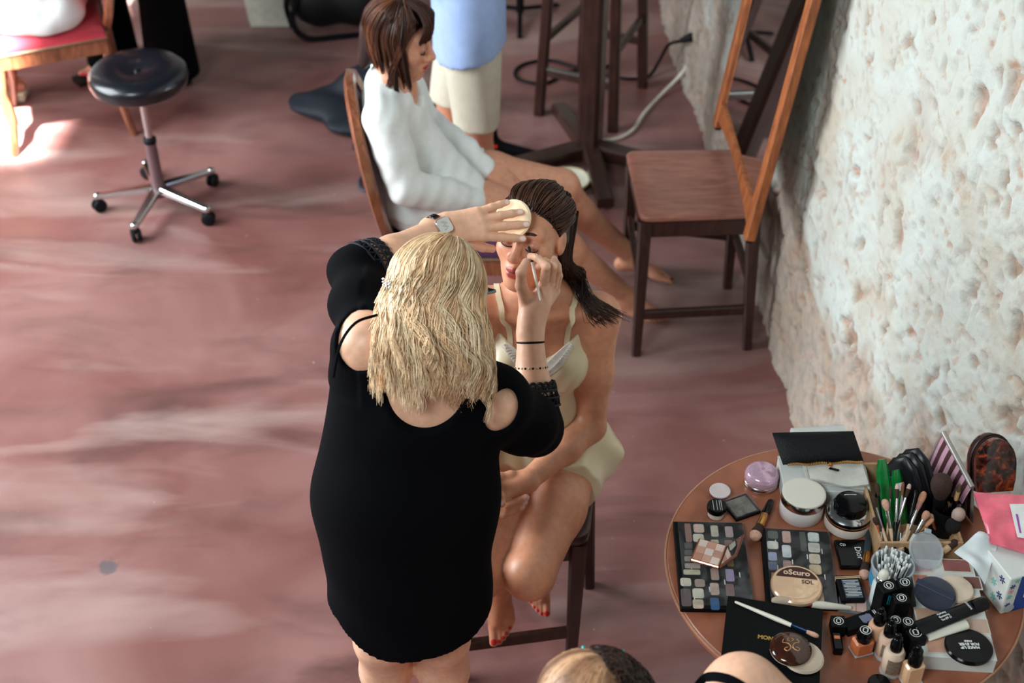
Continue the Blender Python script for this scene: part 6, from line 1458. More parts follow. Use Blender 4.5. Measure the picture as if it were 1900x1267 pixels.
# --- black cartons with round white emblems
def carton(label, px, h, w=.030, d=.030, rot=.1, tilt=0.0, r=.0095, g=None):
    p = PZ(px[0], px[1], TZ+h); t = thing('black_carton', label, 'box', (p.x, p.y, TZ), rot, None); 
    mb = MB(); mb.box((0, 0, h/2), (w, d, h), bev=.001); build('carton_body', mb, M_box, t); logo_cc(t, (0, 0, h+.0006), r, M_ink, 1.45)
    return t
M_teal2 = pc(30, 150, 170, .4)
k1 = carton('tall black carton with a white emblem and two teal strokes', (1649, 1086), .085, .040, .030, .35)
mb = MB()
for s in (0, 1): mb.box((-.006+.005*s, -.0155, .060-.003*s), (.002, .0008, .026))
build('teal_stroke', mb, M_teal2, k1)
carton('black carton with a white emblem in front of the powder puff, the rear one', (1679, 1080), .092, .026, .026, .12)
carton('black carton with a white emblem directly in front of the rear one', (1673, 1109), .080, .032, .028, .08)
carton('black carton with a white emblem behind the tallest pump bottle', (1662, 1150), .072, .026, .024, .25)
carton('black carton with a white emblem next to the tube of cream', (1685, 1153), .072, .026, .026, .2)
carton('black carton with a white emblem nearest the white box front corner', (1699, 1173), .064, .034, .034, .2, r=.0115)
carton('low black carton with a white emblem left of the printed black tube', (1556, 1152), .030, .028, .03, -.05)
# black printed tube-like carton lying behind the copper bottle
c, w, d, a = quad([(1560, 1150), (1628, 1125), (1640, 1148), (1575, 1170)], .02); t = thing('printed_black_carton', 'black carton lying flat with a block of small white print', 'box', (c.x, c.y, TZ), a)
mb = MB(); mb.box((0, 0, .010), (w, d, .020), bev=.001); build('carton_body', mb, M_box, t); mb = MB()
for i in range(9): mb.box((.008-.0022*0+.0028*(i-4), -.001*(i % 3), .0203), (.0015, d*(.55+.1*((i*3) % 4)/3), .0003))
build('print_lines', mb, pc(150, 160, 190, .5), t)
mb = MB()
for i in range(3): mb.box((.030+.004*i, .004, .0203), (.002, d*.5, .0003))
build('print_heading', mb, M_ink, t)
# small black lipstick sample
c = T(1553, 1193, .012); t = thing('lipstick_tester', 'small black lipstick case with a copper square', 'lipstick', (c.x, c.y, TZ), -.05); mb = MB(); mb.box((0, 0, .010), (.020, .046, .020), bev=.003); build('case', mb, M_gloss, t); mb = MB(); mb.box((.0, .008, .0204), (.011, .008, .001)); build('colour_square', mb, pc(210, 120, 74, .4), t)

# --- foundation bottles
def pump_bottle(label, px, rb, hb, liquid, round_=True, hc=.030, pr=.010, labelm=None, tip=True, g='foundation bottles'):
    p = T(*px); t = thing('foundation_bottle', label, 'bottle', (p.x, p.y, TZ), .3, g)
    M_l = pc(*liquid, .22, coat=.5)
    mb = MB()
    if round_: mb.lathe([(0, 0), (rb*.9, 0), (rb, .003), (rb, hb-.010), (rb*.8, hb-.002), (pr, hb)], 28); build('glass_body', mb, M_l, t, 40); mb = MB(); mb.lathe([(rb*1.01, 0), (rb*1.04, .002), (rb*1.04, .007), (rb*1.0, .009)], 28); build('glass_foot', mb, M_frost, t, 40)
    else: mb.box((0, 0, hb/2), (rb*2, rb*1.5, hb), bev=.004); build('glass_body', mb, M_l, t); mb = MB(); mb.box((0, 0, .003), (rb*2.08, rb*1.58, .005), bev=.001); build('glass_foot', mb, M_frost, t)
    mb = MB(); mb.lathe([(pr*1.15, hb-.002), (pr*1.2, hb), (pr*1.2, hb+hc*.55), (pr*1.0, hb+hc*.62), (pr*.95, hb+hc), (pr*.6, hb+hc+.003), (0, hb+hc+.004)], 20); cp_ = build('black_cap', mb, M_gloss, t, 50)
    if tip: mb = MB(); mb.lathe([(pr*.55, hb+hc+.002), (pr*.5, hb+hc+.010), (pr*.3, hb+hc+.013), (0, hb+hc+.0135)], 14); build('pump_top', mb, M_gloss, t, 50)
    if labelm: mb = MB(); K = 12; R = Matrix.Rotation(-.3, 4, 'Z'); mb.add([R @ Vector((rb*1.012*math.sin(x), -rb*1.012*math.cos(x), z)) for z in (.014, hb-.016) for x in np.linspace(-.8, .8, K)], [(i, i+1, K+i+1, K+i) for i in range(K-1)]); build('label', mb, labelm, t)
    return t
M_lab = mat('printed_grey_label', srgb(122, 104, 92), .6, var=.4, scale=200)
pump_bottle('peach foundation bottle at the back of the bottle group', (1622, 1192), .019, .062, (222, 172, 140))
pump_bottle('beige pump bottle with a grey label, middle of the bottle group', (1640, 1216), .019, .066, (206, 176, 154), labelm=M_lab)
pump_bottle('pale beige pump bottle with a grey label, standing nearest to the camera', (1651, 1246), .0205, .070, (214, 190, 168), labelm=M_lab)
pump_bottle('square tan foundation bottle with a black cap beside the white box', (1688, 1262), .019, .054, (222, 178, 138), False, .036, .0115)
b = pump_bottle('square copper bottle with an emblem on its black cap', (1597, 1208), .0195, .038, (196, 110, 66), False, .022, .0125, tip=False, g=None)
logo_cc(b, (0, 0, .0645), .0105, M_ink, .9)
p = T(1632, 1266, .02); t = thing('round_black_cap', 'round glossy black cap at the bottom edge of the table', 'pot', (p.x, p.y, TZ)); mb = MB(); mb.lathe([(0, 0), (.021, 0), (.022, .003), (.022, .018), (.020, .021), (0, .022)], 28); build('cap_body', mb, M_gloss, t, 40)  # a loose black cap, built as a squat closed cylinder

# --- tub of cotton swabs
p = T(1647, 1088); t = thing('swab_tub', 'round frosted tub holding cotton swabs', 'tub', (p.x, p.y, TZ))
mb = MB(); R1, HT = .043, .068; mb.lathe([(0, 0), (R1*.9, 0), (R1*.92, .003), (R1, HT), (R1-.0025, HT), (R1*.89, .004), (0, .004)], 40); build('tub_body', mb, M_frost, t, 50)
mb = MB(); mb.tube([(R1*math.cos(a), R1*math.sin(a), HT) for a in np.linspace(0, 2*math.pi, 41)], .0018, 6); build('rim', mb, M_frost, t, 50)
mb = MB(); mb.add([Vector((R1*1.0*math.cos(a)*.985, R1*.985*math.sin(a), z)) for z in (.02, .046) for a in np.linspace(2.6, 4.1, 14)], [(i, i+1, 14+i+1, 14+i) for i in range(13)]); build('blue_label', mb, pc(60, 150, 196, .5), t)
M_cot = mat('cotton', srgb(226, 228, 226), .95); rng = random.Random(4); swm = None; SWP = Vector((p.x, p.y, TZ))
for i in range(46):
    if swm is None:
        mb = MB(); mb.lathe([(.001, .006), (.001, .070)], 6); s1 = build('stick', mb, M_cot, None); mb = MB(); mb.lathe([(0, .068), (.0022, .070), (.0027, .075), (.0022, .080), (0, .082)], 8); s2 = build('cotton_tip', mb, M_cot, None, 60); swm = (s1.data, s2.data)
        bpy.data.objects.remove(s1); bpy.data.objects.remove(s2)
    a = rng.uniform(0, 6.28); r = R1*.72*math.sqrt(rng.random()); e = tag(empty('cotton_swab', SWP+Vector((r*.75*math.cos(a), r*.75*math.sin(a), .0005+.006*rng.random()))), 'white cotton swab in the frosted tub', 'cotton swab', 'cotton swabs in the tub')
    e.rotation_euler = (-.12*math.sin(a)*r/R1*2, .12*math.cos(a)*r/R1*2, 0)
    for nm, me in (('stick', swm[0]), ('cotton_tip', swm[1])): o = bpy.data.objects.new(nm, me); COL.objects.link(o); o.parent = e
# --- slim white dropper bottle with a chrome collar
p = T(1627, 1120); t = thing('white_bottle', 'slim white bottle with a chrome collar before the swab tub', 'bottle', (p.x, p.y, TZ))
mb = MB(); mb.lathe([(0, 0), (.017, 0), (.0185, .003), (.0185, .062), (.012, .070), (0, .070)], 28); build('body', mb, mat('white_gloss', srgb(216, 222, 224), .2), t, 50)
mb = MB(); mb.lathe([(.0125, .069), (.0135, .070), (.0135, .082), (.0125, .083), (0, .083)], 24); build('collar', mb, M_chrome, t, 40)
mb = MB(); mb.lathe([(.010, .083), (.0105, .090), (.008, .097), (.004, .100), (0, .101)], 20); build('dropper_bulb', mb, M_cream, t, 50)
mb = MB(); mb.box((-.010, -.0155, .045), (.007, .001, .0008)); mb.box((-.009, -.0158, .040), (.010, .001, .0008)); build('print_lines', mb, pc(90, 100, 110, .5), t)

# --- white palette box with pans and what lies on it
WB = [(1690, 1038), (1803, 1041), (1850, 1224), (1712, 1216)]; HB = .040
c, w, d, a = quad(WB, HB); t = thing('white_palette_box', 'large white palette box with pans of blush and powder', 'palette', (c.x, c.y, TZ), a)
P = [PZ(x, y, TZ+HB) for x, y in WB]; Rm = Matrix.Rotation(-a, 3, 'Z'); loc = lambda q: Rm @ (Vector((q.x, q.y, 0))-Vector((c.x, c.y, 0)))
pol = [loc(q) for q in P][::-1]; mb = MB(); mb.prism([(q.x, q.y) for q in pol], 0, HB-.004); build('box_body', mb, M_whitecard, t)
mb = MB(); mb.prism([(q.x*1.01, q.y*1.01) for q in pol], HB-.004, HB, inset=.0012); build('rim_panel', mb, M_whitecard, t)
for (x0, y0, x1, y1, col) in ((1750, 1040, 1798, 1060, (150, 92, 88)), (1697, 1040, 1726, 1060, (206, 176, 176)), (1697, 1068, 1722, 1092, (200, 128, 108)), (1790, 1072, 1818, 1092, (118, 80, 72)), (1700, 1130, 1760, 1150, (200, 160, 136)), (1800, 1110, 1826, 1130, (196, 150, 128)), (1720, 1180, 1764, 1210, (218, 168, 144)), (1796, 1150, 1832, 1174, (206, 176, 160)), (1738, 1090, 1786, 1120, (188, 140, 122))):
    q, ww, dd, aa = quad([(x0, y0), (x1, y0), (x1, y1), (x0, y1)], HB); l = loc(q); mb = MB(); mb.box((l.x, l.y, HB+.0004), (ww+.006, dd+.006, .0012)); fr = build('pan_frame', mb, pc(214, 206, 192, .5), t); mb = MB(); mb.box((l.x, l.y, HB+.0012), (ww, dd, .0012)); build('powder_pan', mb, pc(*col, .8), t)
def puff(label, px, r, m, base, sy=1.0, tilt=(0, 0)):
    p = T(px[0], px[1], base+.006); t = thing('powder_puff', label, 'puff', (p.x, p.y, TZ+base)); t.rotation_euler = (tilt[0], tilt[1], 0)
    mb = MB(); mb.lathe([(0, 0), (r*.9, .0), (r, .005), (r*.96, .010), (r*.8, .012), (0, .0125)], 40, sy=sy); build('pad', mb, m, t, 50); return t
puff('round cream sponge partly under the navy puff', (1773, 1093), .036, pc(222, 202, 180, .95), HB+.003)
t = puff('round navy velvet powder puff on the white palette box', (1735, 1101), .042, mat('navy_velvet', srgb(20, 28, 52), .8, sheen=.5), HB+.016, 1.0, (.10, .04))
mb = MB(); mb.box((0, .006, .013), (.080, .014, .0016), M=Matrix.Rotation(-.55, 3, 'Z'), bev=.0006); build('satin_ribbon', mb, mat('navy_satin', srgb(30, 40, 66), .3), t)
# tube of cream: crimped flat end, round cap
def tube_of(label, p0, p1, m, r0, capm=None, txt=False, w0=.030):
    p0, p1 = Vector(p0), Vector(p1); D = p1-p0; L = D.length; t = thing('cream_tube', label, 'tube', p0); X = D.normalized(); Y = Vector((0, 0, 1)).cross(X).normalized(); Z = X.cross(Y); M = Matrix((X, Y, Z)).transposed().to_4x4(); t.matrix_world = Matrix.Translation(p0) @ M
    mb = MB(); vs = []; fs = []; K = 18; secs = [(0, w0/2, .0012), (.10, w0/2, .003), (.3, w0*.47, r0*.6), (.6, w0*.44, r0*.9), (.78, w0*.42, r0)]
    for u, ry, rz in secs:
        for k in range(K): a = 2*math.pi*k/K; vs.append(Vector((L*u, ry*math.cos(a), rz*math.sin(a))))
    for j in range(len(secs)-1):
        for k in range(K): q = (k+1) % K; fs.append((j*K+k, j*K+q, (j+1)*K+q, (j+1)*K+k))
    fs += [tuple(range(K))[::-1], tuple(range(4*K, 5*K))]; mb.add(vs, fs); build('tube_body', mb, m, t, 60)
    if capm: mb = MB(); mb.lathe([(0, 0), (w0*.40, 0), (w0*.42, .002), (w0*.40, L*.22-.002), (w0*.37, L*.22), (0, L*.22)], 20, M=Matrix.Translation((L*.78, 0, 0)) @ Matrix.Rotation(math.pi/2, 4, 'Y')); build('cap', mb, capm, t, 50)
    if txt:
        for i, (s_, yy) in enumerate((('Hydrating', .007), ('Illuminating', .0), ('Tint SPF 15', -.007))): flat_text(s_, .0068, L*.30, yy*1.1, r0*.80, M_ink, t, rot=math.pi/2*0, align='LEFT', xscale=.75)
        flat_text('RADIANT', .0060, L*.73, 0, r0*1.02, M_ink, t, rot=math.pi/2, xscale=.8)
    return t
tube_of('slim white tube lying under the black tube', T(1718, 1180, HB+.012), T(1814, 1152, HB+.016), M_cream, .009, None, w0=.026)
tube_of('glossy black cream tube with white print lying on the white box', T(1703, 1166, HB+.026), T(1829, 1118, HB+.030), M_gloss, .012, M_gloss, True, .036)
p = T(1797, 1201, HB+.008); t = thing('round_black_compact', 'round black compact lettered MAKE UP FOR EVER', 'compact', (p.x, p.y, TZ+HB+.002)); t.rotation_euler = (.06, 0, math.pi)
mb = MB(); mb.lathe([(0, 0), (.043, 0), (.046, .003), (.046, .006), (0, .006)], 48); build('base', mb, M_gloss, t, 40); mb = MB(); mb.lathe([(.046, .006), (.0465, .009), (.044, .012), (0, .0135)], 48); build('lid', mb, M_gloss, t, 40)
for s_, yy, z in (('MAKE UP', .008, .0090), ('FOR EVER', -.001, .0090), ('PARIS', -.009, .0060)): flat_text(s_, z, 0, yy, .0142, M_ink, t, bold=.0003)

# --- wooden tray with packets, pouches and brushes
x0, x1, y0, y1 = .775, .945, 2.075, 2.315; hz = .062; t = thing('wooden_tray', 'open pale wooden tray holding brushes and pouches', 'tray', ((x0+x1)/2, (y0+y1)/2, TZ)); W, D_ = x1-x0, y1-y0; M_ply = wood('pale_plywood', srgb(176, 136, 96), srgb(206, 168, 126), .6)
mb = MB(); mb.box((0, 0, .003), (W, D_, .006)); build('tray_floor', mb, M_ply, t)
for dx, dy, sx, sy in ((-W/2, 0, .006, D_), (W/2, 0, .006, D_), (0, -D_/2, W+.006, .006), (0, D_/2, W+.006, .006)): mb = MB(); mb.box((dx, dy, hz/2), (sx, sy, hz), bev=.001); build('tray_side', mb, M_ply, t)
M_green = mat('green_foil', srgb(10, 120, 52), .22, coat=.6, bump=.3, bscale=60); M_tealf = pc(30, 150, 160, .3)
def packet(label, base, top, w, m, th=.010, sticker=False):
    b, tp = Vector(base), Vector(top); D = tp-b; t = thing('green_packet' if m is M_green else 'teal_packet', label, 'packet', b); Z = D.normalized(); X = Vector((1, .15, 0)); X = (X-Z*Z.dot(X)).normalized(); Y = Z.cross(X); L = D.length; M = Matrix((X, Y, Z)).transposed().to_4x4()
    mb = MB(); vs = []; K = 8; pr = [(0, .9, .2), (.1, 1, .7), (.5, 1, 1), (.85, .85, .7), (1, .55, .15)]; fs = []
    for u, a_, b_ in pr:
        for (cx, cy) in ((-1, 0), (-.55, -.8), (0, -1), (.55, -.8), (1, 0), (.55, .8), (0, 1), (-.55, .8)): vs.append(M @ Vector((cx*w/2*a_, cy*th*b_, L*u)))
    for j in range(4):
        for k in range(8): q = (k+1) % 8; fs.append((j*8+k, j*8+q, (j+1)*8+q, (j+1)*8+k))
    fs += [tuple(range(8))[::-1], tuple(range(32, 40))]; mb.add(vs, fs); build('foil_wrap', mb, m, t)
    if sticker: mb = MB(); mb.box(M @ Vector((0, -th*1.03, L*.72)), (w*.5, .0012, L*.14), M=M.to_3x3()); build('sticker', mb, M_ink, t)
packet('long green foil packet in the wooden tray', (.815, 2.16, TZ+.008), PZ(1636, 852, TZ+.150), .034, M_green)
packet('shorter green foil packet with a white sticker', (.850, 2.18, TZ+.008), PZ(1662, 872, TZ+.125), .030, M_green, sticker=True)
packet('thin teal packet between the green packets', (.832, 2.20, TZ+.008), PZ(1653, 885, TZ+.105), .014, M_tealf)
# black accordion pouch
def pouch(name, label, pts_front, depth, m, folds=3, cat='pouch'):
    # upright pouch: outline in (s, z) swept along its thickness with ridges
    t = thing(name, label, cat, pts_front['base']); ex = Vector(pts_front['ex']).normalized(); ey = Vector(pts_front['ey']).normalized(); mb = MB(); prof = pts_front['prof']; n = len(prof); vs = []; fs = []; K = folds*4
    for j in range(K+1):
        u = j/K; s = .93+.07*abs(math.sin(math.pi*folds*u)) if 0 < j < K else .90
        for (x, z) in prof: vs.append(ex*(x*s)+ey*((u-.5)*depth)+Vector((0, 0, z*s)))
    for j in range(K):
        for i in range(n): q = (i+1) % n; fs.append((j*n+i, j*n+q, (j+1)*n+q, (j+1)*n+i))
    fs += [tuple(range(n))[::-1], tuple(range(K*n, K*n+n))]; mb.add(vs, fs); build('pouch_body', mb, m, t, 50); return t
bp_ = PZ(1712, 945, TZ+.02); t = pouch('black_pouch', 'black leather accordion pouch standing in the tray', {'base': (.868, 2.240, TZ+.007), 'ex': (.62, -.78, 0), 'ey': (.78, .62, 0), 'prof': [(-.062, 0), (.062, 0), (.066, .060), (.050, .085), (.020, .135), (-.012, .150), (-.040, .125), (-.064, .060)]}, .062, mat('soft_black_leather', srgb(12, 14, 20), .35, bump=.1))
# striped wash bag leaning by the wall
t = thing('striped_wash_bag', 'pink and brown striped wash bag with a silver zip edge', 'wash bag', (.962, 2.245, TZ)); EX, EY = Vector((.26, -.965, 0)), Vector((.965, .26, 0)); Lb = .14; nst = 11
def bagpt(u, side, v): return EX*((u-.5)*Lb)+EY*(side*(.026*max(0.0, 1-v)**.8+.002))+Vector((0, 0, .005+v*(.150-.035*u)))
for side in (-1, 1):
    for i in range(nst):
        mb = MB(); vs = []; fs = []
        for a_ in (i/nst, (i+1)/nst):
            for v in np.linspace(0, 1, 6): vs.append(bagpt(a_, side, v)); vs.append(bagpt(a_, side*.93, v))
        for j in range(5): fs += [(2*j, 2*j+2, 14+2*j, 12+2*j), (2*j+1, 13+2*j, 15+2*j, 2*j+3)]
        fs += [(0, 12, 13, 1), (10, 11, 23, 22), (0, 1, 3, 2), (2, 3, 5, 4), (4, 5, 7, 6), (6, 7, 9, 8), (8, 9, 11, 10)]
        mb.add(vs, fs); build('stripe', mb, pc(198, 152, 170, .4) if (i % 2 == 0 and side < 0) else (pc(190, 172, 158, .5) if i % 2 == 0 else pc(74, 40, 44, .5)), t)
mb = MB(); mb.tube([bagpt(u, 0, 1.01) for u in np.linspace(0, 1, 8)], .006, 8); build('silver_zip', mb, mat('silver_zip', srgb(170, 164, 160), .4, .5), t, 50)
mb = MB(); mb.tube([bagpt(0, s, v) for s, v in [(-1, 0), (-1, .25), (-1, .5), (-1, .75), (-.6, 1)]], .004, 6); mb.tube([bagpt(0, s, v) for s, v in [(1, 0), (1, .25), (1, .5), (1, .75), (.6, 1)]], .004, 6); build('piping', mb, pc(150, 130, 126, .4), t, 60)
mb = MB(); mb.box((0, 0, .004), (.06, .06, .006)); build('bag_base', mb, pc(74, 40, 44, .5), t)
# tortoiseshell vanity case
t = thing('tortoiseshell_case', 'glossy tortoiseshell oval vanity case standing by the wall', 'case', T(1838, 924)+Vector((0, .01, .014))); t.rotation_euler = (-.45, 0, .10); t.scale = (.88, .88, .88)
m_, nt_, b_ = base_mat('tortoiseshell'); tc = N(nt_, 'ShaderNodeTexCoord'); vv = N(nt_, 'ShaderNodeTexNoise', Scale=38.0, Detail=4.0, Distortion=1.2); nt_.links.new(tc.outputs['Object'], vv.inputs['Vector']); rr_ = ramp(nt_, [(.42, srgb(26, 10, 8)), (.56, srgb(92, 32, 16)), (.68, srgb(176, 74, 34))]); nt_.links.new(vv.outputs['Fac'], rr_.inputs[0]); nt_.links.new(rr_.outputs[0], b_.inputs['Base Color']); b_.inputs['Roughness'].default_value = .12; b_.inputs['Coat Weight'].default_value = .6
prof2 = [(-.046, 0), (.046, 0), (.052, .03)]+[(.053*math.cos(a), .072+.070*math.sin(a)) for a in np.linspace(0, math.pi, 16)]+[(-.052, .03)]
def shell(name, y0, y1, s0, s1, m):
    mb = MB(); vs = [Vector((x*s, y, .004+(z-.07)*s+.07)) for y, s in ((y0, s0), (y0*.8+y1*.2, max(s0, s1)), (y0*.2+y1*.8, max(s0, s1)), (y1, s1)) for x, z in prof2]; n = len(prof2); fs = []
    for j in range(3):
        for i in range(n): q = (i+1) % n; fs.append((j*n+i, j*n+q, (j+1)*n+q, (j+1)*n+i))
    fs += [tuple(range(n))[::-1], tuple(range(3*n, 4*n))]; mb.add(vs, fs); return build(name, mb, m, t, 60)
shell('front_shell', -.034, -.010, .82, .98, m_); shell('gusset', -.010, .022, 1.0, 1.0, pc(34, 20, 20, .4)); shell('back_shell', .022, .034, .98, .9, m_)
mb = MB(); mb.tube([Vector((x*1.02, .002, .004+z*1.01)) for x, z in prof2], .003, 6); build('zip', mb, pc(52, 34, 32, .4), t, 60)
mb = MB(); mb.tube([Vector((x*.86, -.0305, .004+(z-.07)*.86+.07)) for x, z in prof2+[prof2[0]]], .0022, 6); build('rim', mb, pc(30, 12, 10, .15, coat=.5), t, 60)
# tissue box, tissue and pink packet
c = PZ(1882, 1105, TZ+.05); t = thing('tissue_box', 'white and blue floral tissue box at the table edge', 'tissue box', (1.022, 2.005, TZ)); t.rotation_euler = (0, 0, .32)
bw, bd, bh = .090, .125, .105; mb = MB(); mb.box((0, 0, bh/2), (bw, bd, bh), bev=.002); build('carton_body', mb, M_whitecard, t); mb = MB(); mb.box((.012, -bd/2-.0004, bh/2), (bw*.70, .0008, bh*.98)); build('blue_panel', mb, pc(24, 62, 140, .5), t)
M_fl = [pc(48, 60, 110, .6), pc(120, 190, 176, .6), pc(226, 150, 150, .6), pc(60, 170, 130, .6)]
for i, (fx, fz, k) in enumerate(((-.035, .080, 0), (-.036, .050, 1), (-.034, .025, 0), (-.028, .095, 1), (-.036, .066, 2), (-.032, .010, 1))):
    mb = MB()
    for j in range(6): a = j*math.pi/3; mb.box(Vector((fx+.004*math.cos(a), -bd/2-.0006, fz+.004*math.sin(a))), (.0055, .0006, .0022), M=Matrix.Rotation(-a, 3, 'Y'))
    build('flower_print', mb, M_fl[k], t)
for i, (fy, fz, k) in enumerate(((-.040, .082, 0), (-.020, .055, 1), (-.045, .040, 0), (.01, .07, 3), (-.03, .02, 1), (.03, .05, 2))):
    mb = MB()
    for j in range(6): a = j*math.pi/3; mb.box(Vector((-bw/2-.0006, fy+.0055*math.cos(a), fz+.0055*math.sin(a))), (.0006, .0075, .003), M=Matrix.Rotation(a, 3, 'X'))
    build('flower_print', mb, M_fl[k], t)
mb = MB(); mb.lathe([(0, 0), (.011, 0), (.011, .001), (0, .001)], 20, M=Matrix.Translation((-.028, -bd/2-.001, .014)) @ Matrix.Rotation(math.pi/2, 4, 'X')); build('round_seal', mb, pc(176, 184, 190, .5), t)
flat = text_mesh('Kosmetik', .011, Matrix.Translation((.004, -bd/2-.0012, .055)) @ Matrix.Rotation(math.pi/2, 4, 'X') @ Matrix.Rotation(math.pi/2, 4, 'Z'), M_ink, t) if False else None
mb = MB()
for i in range(3): mb.box((.0+.006*i, -bd/2-.0011, .055+.004*i), (.0016, .0006, .034-.008*i))
build('panel_print', mb, M_ink, t)
t = thing('tissue', 'white tissue pulled out of the floral box', 'tissue', PZ(1815, 1030, TZ+.08)); B0 = PZ(1815, 1030, TZ+.08); mb = MB(); vs = []; fs = []; nu, nv = 14, 14
q = [PZ(1818, 985, TZ+.125), PZ(1852, 1010, TZ+.115), PZ(1828, 1082, TZ+.07), PZ(1772, 1022, TZ+.10)]
for i in range(nu+1):
    for j in range(nv+1):
        u, v = i/nu, j/nv; p = q[0].lerp(q[1], u).lerp(q[3].lerp(q[2], u), v); p += Vector((0, -.3, .9))*(.010*math.sin(5*u+2*v)*math.sin(4*v+1)+.006*math.sin(9*v)); vs.append(p-B0)
n0_ = len(vs); vs += [v-Vector((0, 0, .0012)) for v in vs]
for i in range(nu):
    for j in range(nv): a_ = i*(nv+1)+j; fs.append((a_, a_+1, a_+nv+2, a_+nv+1)); fs.append(tuple(x+n0_ for x in (a_, a_+nv+1, a_+nv+2, a_+1)))
mb.add(vs, fs); build('sheet', mb, mat('tissue_paper', srgb(216, 222, 224), .9), t, 70)
t = thing('pink_packet', 'pink plastic packet with a white label on the tissue box', 'packet', PZ(1865, 970, TZ+.13)); B0 = PZ(1865, 970, TZ+.13)
q = [PZ(1806, 914, TZ+.140), PZ(1925, 920, TZ+.150), PZ(1925, 1034, TZ+.118), PZ(1838, 1008, TZ+.120)]; mb = MB(); vs = []; fs = []; nn = (q[1]-q[0]).cross(q[3]-q[0]).normalized(); nn = nn if nn.z > 0 else -nn
for s in (1, -1):
    for i in range(nu+1):
        for j in range(nv+1):
            u, v = i/nu, j/nv; p = q[0].lerp(q[1], u).lerp(q[3].lerp(q[2], u), v); vs.append(p+nn*s*(.001+.010*(max(0, math.sin(math.pi*u)*math.sin(math.pi*v)))**.5+.0015*math.sin(14*u+9*v))-B0)
n0_ = (nu+1)*(nv+1)
for i in range(nu):
    for j in range(nv): a_ = i*(nv+1)+j; fs.append((a_, a_+1, a_+nv+2, a_+nv+1)); fs.append((a_+n0_, a_+nv+1+n0_, a_+nv+2+n0_, a_+1+n0_))
for i in range(nu):
    for j in (0, nv): a_ = i*(nv+1)+j; b_2 = a_+nv+1; fs.append((a_, b_2, b_2+n0_, a_+n0_))
for j in range(nv):
    for i in (0, nu): a_ = i*(nv+1)+j; fs.append((a_, a_+1, a_+1+n0_, a_+n0_))
mb.add(vs, fs); build('packet_body', mb, mat('pink_film', srgb(226, 106, 124), .3, var=.3, scale=25, coat=.3), t, 60)
def onp(u, v): return q[0].lerp(q[1], u).lerp(q[3].lerp(q[2], u), v)+nn*.0135-B0
mb = MB(); mb.add([onp(.52, .25), onp(.98, .20), onp(.98, .80), onp(.58, .82)]+[onp(.52, .25)+nn*.001, onp(.98, .20)+nn*.001, onp(.98, .80)+nn*.001, onp(.58, .82)+nn*.001], [(0, 1, 2, 3), (7, 6, 5, 4), (0, 4, 5, 1), (1, 5, 6, 2), (2, 6, 7, 3), (3, 7, 4, 0)]); lb_ = build('white_label', mb, M_ink, t)
mb = MB(); mb.add([onp(.60, .42)+nn*.0015, onp(.635, .42)+nn*.0015, onp(.665, .74)+nn*.0015, onp(.63, .74)+nn*.0015]+[onp(.60, .42)+nn*.002, onp(.635, .42)+nn*.002, onp(.665, .74)+nn*.002, onp(.63, .74)+nn*.002], [(0, 1, 2, 3), (7, 6, 5, 4), (0, 4, 5, 1), (1, 5, 6, 2), (2, 6, 7, 3), (3, 7, 4, 0)]); build('purple_bar', mb, pc(150, 70, 160, .5), lb_)
# clear oval lid leaning by the swabs
p = PZ(1716, 1022, TZ+.070); t = thing('frosted_lid', 'translucent round plastic lid leaning beside the swab tub', 'plastic disc', p); t.rotation_euler = (.55, .35, 0)
mb = MB(); mb.lathe([(0, 0), (.036, 0), (.039, .002), (.039, .008), (.0375, .008), (.0365, .003), (0, .0025)], 36); build('disc_body', mb, clearmat('thin_frosted', srgb(200, 210, 220), .35, .3), t, 50); mb = MB(); mb.box((0, .042, .006), (.016, .010, .003), bev=.001); build('tab', mb, M_frost, t)

